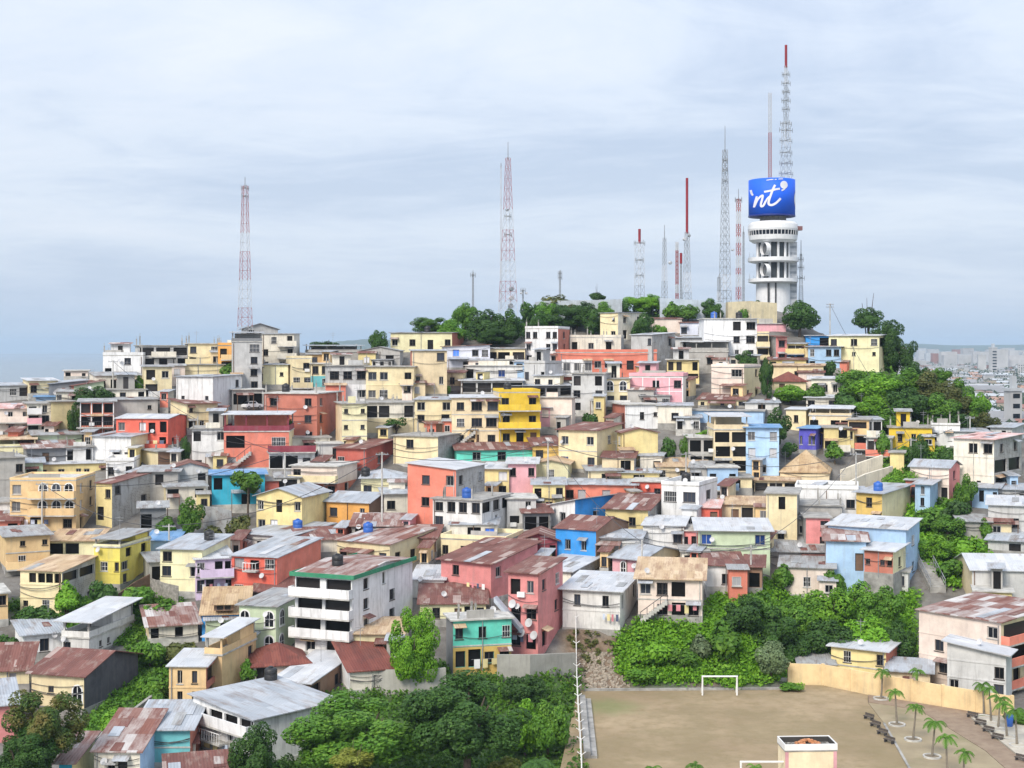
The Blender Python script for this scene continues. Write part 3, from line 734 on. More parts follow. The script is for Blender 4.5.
h('low house under a wide rusty roof below the tan pink block', 698,746,400,409,'cream','rM1.3','s.s.k', d=8)
h('cream house under a brown tile hip roof behind the bright tree', 774,806,381,392,'cream','tH1.6','d.', d=8)
h('cream house with a long brown flat roof above the tile roofed house', 772,823,366,383,'cream','oM.4','..k.k', d=7)
h('pale grey house with a white roof and tall windows beside the green slope', 811,845,379,398,'offwh','wM.7','ttt', s=840, d=8)
# --- middle right
h('wide pale blue rooftop block on the upper middle slope', 680,763,411,426,'skyb','cf','', d=7, dy=2)
h('concrete frame house with wide dark openings and a white roofed terrace', 714,748,430,473,'beige','cf','OO/OO/OO', top=(13,'wM.5','beige'), d=8, **AP)
h('unfinished concrete frame overgrown with vines on its deck', 689,716,438,470,'cement','cf','OO/OO', d=7)
h('tall pale blue house with pairs of grey windows', 746,779,428,477,'skyb','bM.2','c.c/c.c/.k.', d=9, **AP)
h('low pale blue house at the foot of the concrete frame house', 708,738,468,490,'skyb','cf','o.D', d=6, bal=((0,0,1,'p','skyb'),))
h('cream low annex beside the pale blue low house', 731,752,478,492,'cream','cf','O.', d=5)
h('cream house with one small window under a white roof beside the dark terrace', 786,812,410,428,'cream','wM.5','.k.', s=806, d=7)
h('dark open terrace house under a broad white roof', 809,851,416,436,'beige','cf','O.OO', top=(7,'wM.6','beige'), d=7)
h('pale house with a peach roof above the stacked salmon rooms', 846,872,408,420,'peach','oM.5','oO', d=6)
h('deep purple blue house on the middle slope', 799,826,429,452,'purple','bM.3','t.tt', s=816, sw='o', d=6, bal=())
h('yellow and white house with a balcony beside the purple blue house', 824,850,428,451,'yellow','cf','.o/O.', d=6, bal=((1,.3,1,'p','offwh'),))
h('stacked salmon and grey rooms with cluttered balconies', 848,869,420,449,'peach','cf','O/O', d=6, bal=((0,0,1,'p','peach'),(1,0,1,'p','salmon')))
h('pale house with a light green sheet roof beside the mustard house', 864,882,420,445,'ltgrey','zM.5','oO/kk', d=6)
h('small shed roof below the green slope beside the salmon rooms', 838,864,407,414,'brick','wM.6','.O', d=5, **SH)
h('mustard yellow house with a dark flat roof below the green slope', 889,932,428,448,'vivid','cf','.k.k.d', d=8, cols=6, key='must')
h('white house topped by bare rebar columns below the green slope', 931,960,426,448,'white','cP','k.k.', d=8, cols=8)
h('black and white terrace house with a curved white wall', 946,988,432,450,'white','zM.4','.OO', d=7)
h('grey house with a zinc roof alone at the far slope edge', 990,1024,428,444,'grey','zM.8','..kk', s=1012, d=8)
h('large bare concrete house with cluttered balconies at the right edge', 953,1023,440,494,'offwh','pM.5','.KK/..../..s.', s=994, sw='kk/OO/Ok', scol='grey', d=11, bal=(), **AP)
h('pink house with a zinc gable roof and a coral end wall', 910,960,468,502,'ltpink','zG1.0','..../...k', s=949, sw='k/k', scol='hotpink', d=6, **AP)
h('small blue house with a balcony below the pink gable house', 915,938,485,508,'skyb','zM.6','.k./.k.', s=930, d=5, dy=-2)
h('small blue white house with two windows under the concrete house', 972,998,488,504,'skyb','zM.6','.k.k', d=6)
h('pink beige house cut by the right edge of the view', 1009,1045,492,506,'ltpink','gM.4','', d=7)
h('grey house with a white roof and a bold blue fascia at the right edge', 988,1042,506,540,'grey','wM1.2','k.k.k', d=9, band=None)
h('grey ruined shack among the bushes of the right slope', 960,990,522,540,'cement','gM.5','', d=5, **SH)
h('low hut with a pale zinc roof above the right gully', 988,1024,541,556,'grey','zM1.2','.o', d=7, **SH)
h('mustard house with a cream end bay and white roof on the right slope', 856,912,494,530,'mustard','zM.9','.k./s.O', s=882, sw='.../...', scol='cream', d=11, key='mustw', **AP)
h('long white blank house above the pale blue row', 795,858,490,517,'white','cP','...k', d=7, ov=.1)
h('long pale blue house with a white sheet roof and tall end wall', 826,920,530,584,'skyb','wM1.5','..../....', s=906, sw='k/k', d=7, scol='skyb', **AP)
h('pale blue low wing with a patched rusty roof', 826,866,541,572,'skyb','mM1.3','..d', d=6, dy=-4)
h('brick red box house with a cream green end beside the blue wing', 864,907,552,578,'brick','wM.7','s.ss', s=893, sw='k', scol='paleyel', d=6, dy=-6)
h('white house with two wide black windows under a solid white parapet', 661,718,487,530,'white','cP','KK/.c', s=699, sw='K/.', d=8, key='blackwin', **AP)
h('small red walled room with a red awning roof beside the white house', 697,719,508,523,'coral','pM.9','.d', d=4, dy=-3)
h('tall cream house with two small windows beside a tan roofed terrace', 766,797,494,547,'cream','cf','.k./.../.k.', d=8, key='tallcream', room=False, **AP)
h('tan roofed open terrace on top of the tall cream house', 754,798,481,495,'beige','oM.6','OOO', d=6, dy=2)
h('low wing with dark openings under a tan sheet roof', 716,767,505,523,'beige','oM.7','.dOO', d=6)
h('grey green house with two deep blue windows and a white sheet roof', 698,770,531,566,'sage','wM1.4','B..B/....', d=8, key='ggreen')
h('pale canvas coloured house under a pyramid roof on the slope', 780,829,472,482,'beige','hH3.2','..', d=9, ov=.2)
h('cluttered grey shack with a wire fenced roof beside the long white house', 797,842,506,540,'cement','cf','o..D', d=7, cols=6, **SH)
h('pink rooms with dark doors below the grey shack', 806,830,518,548,'hotpink','cf','.k/.D', d=5, dy=-3)
h('cream house with a patchy rusty roof below the vines', 657,709,467,482,'beige','oM1.2','k.k.s', d=6)
# --- middle
h('cream yellow house with a red tin roof and a lean to beside the ochre gable', 558,623,431,472,'cream','rM1.0','w.w/B.k', s=597, sw='k/k', d=9, bal=(), **AP)
h('ochre cream gable house with a plain end wall on the middle slope', 617,658,433,468,'yellow','rF.7','', s=622, side='L', sw='k/k', d=8, **AP)
h('mustard house under a brown rusty roof beside the vivid yellow block', 533,561,446,462,'mustard','rM1.5','k.', d=7)
h('long turquoise trimmed house under a wide brown rusty roof', 457,534,450,462,'turq','rM1.6','.W.K..', d=8)
h('cream house with one wide blue grey window beside the grey graffiti wall', 393,461,437,468,'cream','cf','.K../....', s=438, sw='', scol='grey', d=8)
h('pale pink house with two small windows beside the salmon tall house', 508,536,464,496,'pink','wM.8','k.k/...', d=7, **AP)
h('cream house with a peaked front beside the pale pink house', 534,568,464,484,'paleyel','oF.6','.t.', d=7)
h('cream yellow house with a dark balcony door under a zinc roof', 533,565,485,513,'yellow','zM.8','D.k/ok.', d=7, **AP)
h('long salmon house with grey windows under a zinc roof', 564,636,485,504,'salmon','zM.6','kc.c.c', d=6)
h('salmon blank walled house with patched roof left of the white house with black windows', 632,662,482,503,'coral','cf','..k', d=6)
h('low cream house with a dark window and scrap roof above the salmon row', 588,622,471,486,'cream','gM.5','.K.', d=5)
h('low yellow house with a long zinc canopy above the salmon wall', 620,659,473,487,'yellow','zM.7','.O.', d=6)
h('white and bright blue house with a white roof sloping to its blue gable', 550,618,507,530,'white','w>1.4','.W.', s=575, sw='.k.', scol='blue', d=9)
h('cream house with a dark rusty gable roof and an orange door bay', 605,662,510,535,'yellow','rM1.8','d.k.', s=648, sw='k', scol='cement', d=7)
h('bright blue house with a rusty roof and white window frames', 555,630,531,562,'blue','rG1.3','.w.w.', s=596, sw='c.', scol='brown', d=9)
h('dark red house with white trimmed door and window beside the bright blue house', 520,557,540,561,'maroon','rF.9','kw.D', d=6)
h('grey plain house with a zinc roof above the pink house', 643,684,526,551,'ltgrey','wM1.0','..k', d=7)
h('magenta wall with white balcony beside the grey green house', 680,699,531,552,'hotpink','cf','kD', d=5, bal=((0,.3,1,'p','white'),))
h('tall salmon house with a long white roof and grey end wall', 407,486,470,536,'salmon','w<1.0','.k.W/.k.k/....', s=456, sw='k.k/.../...', scol='grey', d=9, key='tallsalmon', **AP)
h('narrow yellow house wedged beside the tall salmon house', 483,509,469,497,'yellow','wM.9','.w/kk', d=6)
h('grey house with a continuous row of dark windows and a pale slab roof', 432,512,501,546,'ltgrey','cf','kKKK/K.../k...', s=482, sw='OKO/.k./...', d=9, key='curved', ov=.2, **AP)
h('white roofed terrace room with a blue curtain in front of the grey house', 450,497,525,541,'offwh','zM.9','.OB', d=5, dy=-2)
h('cream rounded house with four small windows below the grey house', 440,524,542,563,'cream','cP','k.k.k.k', s=506, sw='.', d=7)
h('pale yellow house with a grey hip roof and two small windows', 361,404,478,501,'paleyel','zH1.1','k.k', d=7, key='pyel')
h('brick red house with a rusty roof and a lit red end wall', 336,394,449,474,'redbr','rM1.2','k..', s=366, sw='.w.', scol='redbr', d=9, **AP)
h('orange house with a clean zinc roof and brown side', 326,396,503,524,'orange','zG1.2','k.k', s=369, sw='', scol='brown', d=8)
h('low cream house with a rusty and zinc patchwork roof', 336,436,545,572,'cream','mM1.6','D..k', s=390, sw='kkk', d=9, key='patch')
h('pinkish cream house with a long walled terrace and a shallow roof', 291,358,467,498,'ltpink','cf','K.../dd.k', s=337, sw='./k', band=(.45,'brick'), d=8, bal=((0,-.02,1.02,'p','cream'),), top=None, **AP)
h('zinc roofed room on the terrace of the pinkish cream house', 296,346,459,469,'brown','zG.9','K.', d=6, dy=3)
# --- west middle
h('pale grey concrete house with blue stains beside the salmon terrace house', 192,226,429,471,'ltgrey','cf','o.W/.../k..', d=7, cols=2, **AP)
h('large salmon brown brick house with small windows', 264,343,394,444,'brick','cf','k.k/K.k/d.k', s=317, sw='k.k/k.k/k.k', d=11, cols=4, key='bigbrick', **AP)
h('tall narrow yellow house with three rows of slit windows', 342,367,404,452,'paleyel','cf','s.s/s.s/s.t', d=8, cols=4, **AP)
h('salmon house with a dark roofed terrace and maroon balustrade', 224,289,432,471,'salmon','cf','O.W/c..c', top=(17,'wM.4','maroon'), d=8, band=None, **AP)
h('white house with a maroon balcony wall below the salmon terrace house', 269,315,452,472,'white','cf','OOk', d=7, bal=((-1,-.02,1.02,'p','maroon'),))
h('cyan blue house half hidden by a bright tree', 212,265,475,508,'cyan','bM.2','o.../..o.', d=7, dy=0)
h('small maroon hut between the cyan house and white washing', 262,279,481,503,'redbr','cf','', d=5)
h('narrow white grey house with an arched dark opening', 276,300,478,500,'offwh','gM.4','O/.', d=6)
h('cream yellow gable house with white arched windows and a shallow zinc roof', 256,330,497,535,'yellow','zF1.3','w.o.w/wc.W', s=302, sw='', scol='yellow', d=8, **AP)
h('grey block house with a tall blank wall behind the rusty hut', 140,178,472,502,'cement','gM.4','.o./...', d=7)
h('hut with a small red brown roof beside the grey block house', 172,208,468,490,'grey','rF.8','..o', d=6, **SH)
h('white and cream house with a zinc roof below the red orange house', 92,158,437,463,'white','zM1.0','.../..kk', s=131, sw='K.k', scol='cream', d=8, **AP)
h('brown brick ruin with a cream bay beside a dark tree', 140,182,452,470,'brown','cf','', s=158, side='L', scol='cream', d=6)
h('bright red orange house with a white roof and open balcony', 116,190,419,450,'coral','wG.6','c.cDo/..O.o', s=168, sw='./k.', d=9, bal=((1,.55,1.0,'p','coral'),), key='coral', **AP)
h('yellow cream house with three dark windows beside the big white house', 170,218,404,432,'cream','rM.8','s.../kkk', s=187, side='L', sw='s', d=8, **AP)
h('grey concrete wall house with a plain front above the red orange house', 112,158,400,417,'cement','gM.3','..s', d=7)
h('red brick house with white grid columns and laundry on its balcony', 80,114,402,440,'brick','gM.3','OOO/OOO/d.k', d=8, grid=3, bal=((1,-.1,1.0,'r','x'),), **AP)
h('tall khaki block with a blank side wall', 49,75,402,434,'khaki','cf','', s=52, side='L', sw='', d=8, **AP)
h('white house with three tiers of small balconies beside the khaki block', 27,51,404,434,'offwh','cf','Dk/Ok/Ok', bal=((0,0,.6,'p','white'),(1,0,.6,'p','pink')), d=8, **AP)
h('blue sheet roofed rooftop room above the white tiered house', 36,60,397,405,'skyb','bM.8','', d=5, dy=2)
h('pinkish cream house with a row of slit windows and a pink canopy', -8,29,409,436,'ltpink','pM.8','t.t.t/t.t.t', d=8, bal=((0,0,1,'p','ltpink'),), **AP)
h('cream yellow house with a roofed terrace at the left edge', -8,36,447,462,'paleyel','cf','..', top=(7,'oM.4','paleyel'), d=7)
h('crooked grey shack with loose zinc sheets on its roof', 27,77,448,466,'dkgrey','mM1.3','.d.o', d=7, **SH)
h('long low sage house with a flat roof above the zinc shack', 34,82,435,448,'sage','gM.6','', d=6)
h('grey cluttered yard house with broken walls', 66,93,447,462,'ltgrey','cf','o.o', d=6, cols=4)
h('grey block house with rough walls at the left edge', -8,25,458,500,'cement','cf','..k/...', d=8, **AP)
h('white low house at the left edge above the red rooftop', -10,14,503,524,'white','cf','..', d=6)
h('peach apartment house with arched windows and a curved balcony front', 10,96,481,532,'peach','cP','c.aaa/c.aaa/.o.k', s=76, sw='ck/ck/D.', d=9, bal=((0,.30,1.0,'p','peach'),(1,.30,1.0,'p','peach')), key='peach', **AP)
h('orange cream upper storey with a white sheet roof behind the peach apartment house', 40,108,464,482,'yellow','wM.7','k.W.kk.k', d=7, dy=4)
h('grey concrete house with small windows and a rusty roof', 96,164,484,524,'yellow','rM1.5','.k/O.', s=112, sw='k..k/..k./....', scol='grey', d=11, key='greyc', **AP)
h('white house with a dark window between the peach house and the zinc huts', 106,134,462,480,'white','cP','k.K', d=6)
h('grey hut under two flat zinc sheets', 128,178,473,494,'ltgrey','zM.9','.o', s=160, sw='', d=7, **SH)
h('long grey terrace wall house with arches above the trees', 166,206,487,512,'offwh','gM.2','O.o/...', d=6)
h('bright yellow house with a white upper gallery', 94,152,548,586,'lemon','cf','.../.W.k/....', s=120, sw='oo/W.k/k..', d=8, scol='lemon', bal=(), top=(8,'gM.3','paleyel'), **AP)
h('pale yellow roof terrace room above the cream balcony house', 48,108,541,556,'paleyel','oM1.0','OO.', s=96, d=6, dy=1)
h('grey and peach house with a balcony at the left edge', 6,50,536,568,'peach','gM.5','.s.s/.k..', d=7, bal=((1,0,.9,'p','peach'),), **AP)
h('big cream house with stepped roof terraces and dark openings', 20,97,572,612,'cream','oM.9','.OOOO/..../s.k.', s=62, sw='OO/.../.kk', d=8, bal=(), **AP)
h('yellow house with a blue zinc roof and brown windows', 160,232,550,594,'paleyel','zM1.4','k../k.k/...', s=202, sw='', scol='paleyel', d=9, key='yelblue', **AP)
h('low shed with a blue tarpaulin roof beside the yellow house', 146,176,541,556,'skyb','bM1.0','', d=7, **SH)
h('lilac pink house with an open balcony', 196,233,559,594,'lilac','wM1.2','W.Oo/KO.k', d=8, bal=((0,.1,1,'p','lilac'),), key='lilac', **AP)
h('salmon red house with white trimmed windows and a long brick orange side', 231,324,558,598,'coral','zM1.8','wDw/.../k..', s=277, sw='.../..k', scol='salmon', d=12, bal=((0,.33,.62,'r','white'),), key='salmonr', **AP)
h('low white grey house with pale zinc roofs in front of the yellow gable house', 240,336,537,556,'ltgrey','zM1.3','.s..', s=290, sw='..', scol='cement', d=10, key='lowgrey')
# --- lower left
h('grey house carrying a big tilted zinc canopy on posts', 62,137,639,660,'ltgrey','cf','K..', s=89, sw='.ss..k', top=(17,'wM1.6','ltgrey'), ov=.7, d=10, key='canopy')
h('white low wing with a dark window beside the canopy house', 24,64,634,656,'white','zM.6','.K.', d=7)
h('cream house with a rusty red roof at the left edge', -14,33,668,690,'cream','rM2.6','s.k.', s=29, d=8)
h('barn like house with a rusty roof and a dark plank side wall', 31,142,676,712,'cream','rG1.5','.s.a', s=84, sw='', scol='wood', d=10, key='barn')
h('little shack with a rusty striped roof on the green bank', 149,198,625,640,'offwh','mM1.6','o.o.', d=6, **SH)
h('thatch coloured roof house with a dormer and bright blue wall', 202,248,614,634,'blue','hM2.9','.oo.', d=5.5, key='thatch', bare=True, band=None)
h('peach low house with small windows and a white roof', 169,222,667,708,'peach','wM.9','.t.k./.k.k.', s=206, sw='O/O', d=6, bal=(), **AP)
h('tall peach house with a zinc canopied roof terrace', 205,258,656,694,'peach','cf','.../...', s=222, sw='..k/...', top=(18,'wM.8','peach'), d=8, scol='peach', **AP)
h('sage green house with white arched windows', 239,312,607,656,'sage','gM.3','a.a/c.a', s=276, sw='a.k/a..', d=9, key='sage', **AP)
h('white house with stacked balconies and a green trimmed roof', 294,418,578,660,'white','mG.7','OO/OO/OO/wO', s=352, sw='.k.k.../.k..k../.k..k../.....', d=14, bal=((0,-.03,1.03,'p','white'),(1,-.03,1.03,'p','white'),(2,-.03,1.03,'p','white')), key='green', scol='white', trim='green', **AP)
h('house with a dark rusty roof between the salmon red and white houses', 252,314,592,606,'brown','rM1.9','..', d=8)
h('small house with a red tile hip roof behind the brown shed', 254,309,664,680,'ltpink','tH1.6','o.o', d=6)
h('brick shed with a wide white zinc roof', 272,356,684,704,'brown','wM2.2','k.', s=310, sw='O.k.', scol='brown', d=10)
h('white house with a dark red tile roof in front of the bright tree', 334,394,672,694,'offwh','tM2.0','..k.', s=350, side='L', scol='white', sw='', d=8)
h('pale yellow house partly hidden by the bright tree', 353,402,634,660,'paleyel','oM.7','s..', d=6)
h('big house with a long zinc roof and a white balustraded gallery', 190,342,720,768,'white','z<.9','OOOO/tttk/....', s=254, sw='.../.../...', scol='ltgrey', d=9, bal=((0,-.06,1.03,'p','white'),(1,.1,.6,'r','white')), key='bigzinc', **AP)
h('pale blue house under a zinc roof behind the striped shacks', 137,204,729,765,'teal','zM2.2','..../....', s=190, sw='', d=9)
h('shack with red and white striped tin roofs at the bottom', 94,166,752,790,'offwh','mM2.6','.kO.', s=140, sw='.', scol='skyb', d=7, **SH)
h('low house with a dark red tin roof behind the striped shack', 135,196,745,762,'offwh','rM1.6','...', d=7)
h('cyan and orange walled yard house at the bottom edge', 59,96,763,800,'cyan','mM1.2','k.', s=72, scol='yellow', d=6)
h('red hut with a pale zinc roof at the left edge', -16,18,706,736,'hotpink','zM2.0','..', d=7, **SH)
# --- lower middle
h('salmon house with a rusty roof and white hung washing', 440,540,564,602,'hotpink','rM2.0','.k.../.....', s=491, sw='w.k/..k', scol='hotpink', d=10, key='salw', **AP)
h('tall pink house with satellite dishes stepping down the bank', 508,564,574,655,'hotpink','rM.7','wk/Dk/ko', s=538, sw='kw/.k/k.', d=8, dish=True, scol='hotpink', key='tallpink', **AP)
h('low yellow house with a rusty roof above the turquoise house', 420,486,604,622,'paleyel','rM1.6','.k.dOk', d=7)
h('turquoise house over a mustard ground floor with an outside stair', 446,512,621,672,'turq','cf','k.k.k/oOkk', s=453, side='L', sw='./.', band=(.47,'mustard'), scol='dkgrey', d=8, key='turq', room=False, **AP)
h('low house under a clean white sheet roof beside the green trimmed house', 412,444,580,594,'ltgrey','wM1.2','', d=8)
h('grey square house with a bright white roof', 535,602,572,590,'offwh','wM1.5','', s=571, sw='.k.', scol='grey', d=9)
h('grey cement house with a white roof at the top of the bank', 562,638,592,632,'ltgrey','wM1.3','.k..k./......', s=620, sw='d.k/...', d=9, key='roundg', **AP)
h('pink house with arched windows under a grey zinc roof', 612,682,560,580,'pink','zG1.3','.a.a', s=642, sw='....k', d=9)
h('pinkish cream house with a torn tan roof over the bank', 638,702,579,620,'ltpink','oM1.7','wKO./.kOk', d=7, key='tornroof', **AP)
h('small white hut with a brick red roof above the thicket', 707,745,566,592,'white','rM1.0','.k.', d=6, **SH)
h('pinkish cream cottage smothered in vines', 780,834,568,596,'ltpink','gM.6','k.w.k', d=6, key='vine')
h('long hut under overlapping grey zinc sheets above the vine cottage', 768,842,552,566,'cement','gM1.4','', d=6, **SH)
# --- lower right
h('grey concrete gable house with a broad white roof on the right', 956,1034,570,604,'grey','wG1.6','', s=972, side='L', scol='beige', d=9, **AP)
h('yellow scaffolded annex under the grey gable house', 975,1012,592,608,'yellow','cf','', d=4, dy=-3)
h('large pale peach apartment house with rusty roofs and orange balconies', 915,1060,623,712,'ltpink','mM.7','....w/.k..w./.k..k/...w.', s=1001, sw='OO/OO/kO/DW', d=12, dy=5, scol='cream', key='tanbig', bal=(), sbal=((0,0,1,'p','salmon'),(1,0,1,'p','salmon'),(2,0,1,'p','salmon')), **AP)
h('bare grey house with a sloping zinc roof beside the orange balconies', 946,1012,648,700,'grey','w>-1.2','K..../...k/k..k', s=1006, d=3, dy=-3.2, bare=True, **AP)
h('pale yellow house with a white roof behind the peach wall', 830,902,652,688,'yellow','wM.8','.k..k/....', s=886, sw='', d=6, dy=1.5, key='yhouse', **AP)
h('lean to with grey zinc sheets against the peach wall', 889,930,672,700,'beige','zM.8','.k.', d=4.5, dy=3, **SH)

# --- small houses, sheds and walls squeezed between the others
rnd.seed(21)
h('low brown hut with a rusty roof left of the peach apartment house',-10,20,521,538,'brick','rM1.2','.o', d=6, **SH)
h('narrow sage hut left of the orange cream upper storey',22,43,463,486,'sage','zM.8','o', d=6, **SH)
h('low pinkish yard house with a red roof under the peach apartment house',-10,34,536,546,'pink','pM1.0','o.', d=6)
h('dark shed on stilts under the grey concrete house',140,166,508,534,'dkgrey','gM.5','O.', d=4, **SH)
h('white grey yard house below the salmon brown brick house',292,330,438,452,'offwh','cf','.o.k', d=5)
h('slim grey tower room right of the off white blank block',572,586,383,410,'grey','cf','k/.', d=5)
h('grey low house below the pale pink house',507,536,499,528,'grey','cf','.k/o.', d=6)
h('dark junk filled shed right of the grey low house',524,551,513,534,'dkgrey','rM.8','OO', d=5, **SH)
h('low shed with a zinc roof right of the tan pink block',745,779,403,413,'ltgrey','zM.8','.o.', d=5, **SH)
h('pale cluttered rooms under the light green sheet roof',866,891,438,456,'ltgrey','cf','OoO', d=5, bal=((0,0,1,'p','salmon'),))
h('pale yellow stair block on the slope below the mustard yellow house',890,904,453,471,'yellow','cf','', d=4)
h('grey cluttered shed between the plank fence and the yellow house',150,164,562,584,'cement','gM.6','o', d=5, **SH)
h('low sage shed below the thatch coloured roof',206,243,620,638,'sage','zM1.0','.o.', d=4, **SH)
h('low rusty roofed house at the bottom right of the striped shacks',168,232,772,800,'white','rM.5','', d=4)
h('brown plank shack right of the small white hut',746,762,567,592,'brown','rM.8','o', d=5, **SH)
h('pale walled room below the brick red box house',892,908,572,590,'ltgrey','cf','k', d=4)
h('upper room with a patched zinc roof on the pale peach apartment house',918,985,596,612,'ltpink','zM1.6','....', d=5, dy=7)
h('low terrace shed with scrap on its roof left of the pale yellow wall house',800,833,664,688,'beige','gM.8','..', d=3, dy=3.4)
h('white low house beside the bright tree on the upper east slope',806,838,398,410,'offwh','wM.8','k.k', d=5)
h('grey shed with scrap roof between the pink grid house and white houses',640,670,396,408,'cement','gM.8','o.k', d=5)
h('pale house with a dark doorway above the vine covered frame',676,700,418,432,'ltgrey','zM.7','D.k', d=5)
h('white washed low house below the ochre cream gable house',640,662,456,474,'offwh','zM.7','.k', d=5)
h('grey block hut below the unfinished concrete frame',690,712,468,486,'cement','gM.8','k.', d=5)
h('cream hut with a rusty roof right of the cream yellow lean to house',602,634,458,474,'beige','rM.9','.o', d=4, dy=-2)
h('grey low house between the salmon brown brick house and the red house',318,342,444,462,'ltgrey','cf','.o', d=5)
h('tin roofed low house left of the patchwork roof house',300,344,540,556,'offwh','rM1.2','k..', d=6)
h('cream low house between the pale yellow hip roof and the salmon tall house',384,412,494,516,'offwh','zM.8','k.', d=5)
h('grey workshop with a scrap roof below the orange house',352,400,526,544,'cement','mM1.4','o.O', d=5, **SH)
h('brown shed with a rusty roof between the tall salmon and patchwork houses',400,436,538,556,'brown','rM1.4','o.', d=5, **SH)
h('dark red roofed low house left of the dark red house',486,524,552,566,'ltpink','rM1.2','.k', d=6)
h('grey walled yard house under the blue gable house',596,640,538,560,'ltgrey','zM.8','k..', d=5)
h('white room with a balcony between the pink roofed house and the white hut',682,708,552,572,'offwh','cf','o.', d=5)
h('pale grey house below the long white blank house',790,832,520,540,'ltgrey','gM.8','o.k', d=5)
h('tin shed beside the concrete wall below the canvas coloured house',838,862,492,508,'cement','zM.8','o', d=4, **SH)
h('low grey house below the large bare concrete house',990,1030,490,506,'grey','zM.8','k.k', d=6)
h('cream house with a brown roof left of the peach apartment house on the ridge edge',-12,22,470,486,'beige','oM.7','k.k', d=6)
h('long grey roofed house between the ridge sheds and the red brick house',56,92,392,404,'offwh','gM.9','k.o.k', d=6)
h('white house with dark doorways above the tall khaki block',100,146,390,402,'offwh','cf','D.k.o', d=6)
h('grey terrace house between the orange house and the yellow curved wall house',232,264,390,408,'cement','cf','OO', d=6)
h('cream rooftop house left of the pale yellow house with a curved wall',244,266,368,386,'cream','cf','k.k', d=6)
h('long low white house above the tan four square block',372,392,360,370,'ltgrey','zM.6','k.o.k', d=6)
h('grey house with open bays right of the lavender house',492,514,360,370,'cement','cf','O.OO', d=6)
h('white terrace house above the vivid yellow block attic',534,560,376,390,'offwh','zM.5','K.k.', d=6)
h('grey house with a zinc roof left of the large white house',664,706,338,354,'grey','zM.7','k.o.k', d=6)
h('pale yellow rooms above the brown roofed cream house',768,806,360,370,'yellow','rM.7','k.k.', d=5)
h('cream garden house below the upper green slope',838,868,424,440,'beige','rM.8','o.k', d=5)
h('white grey houselet left of the narrow brick red house',728,758,356,370,'offwh','zM.5','k.o', d=5)

h('peach house corner with a white edge at the far left of the green bank',-16,8,594,622,'peach','cf','.k/..', d=6)

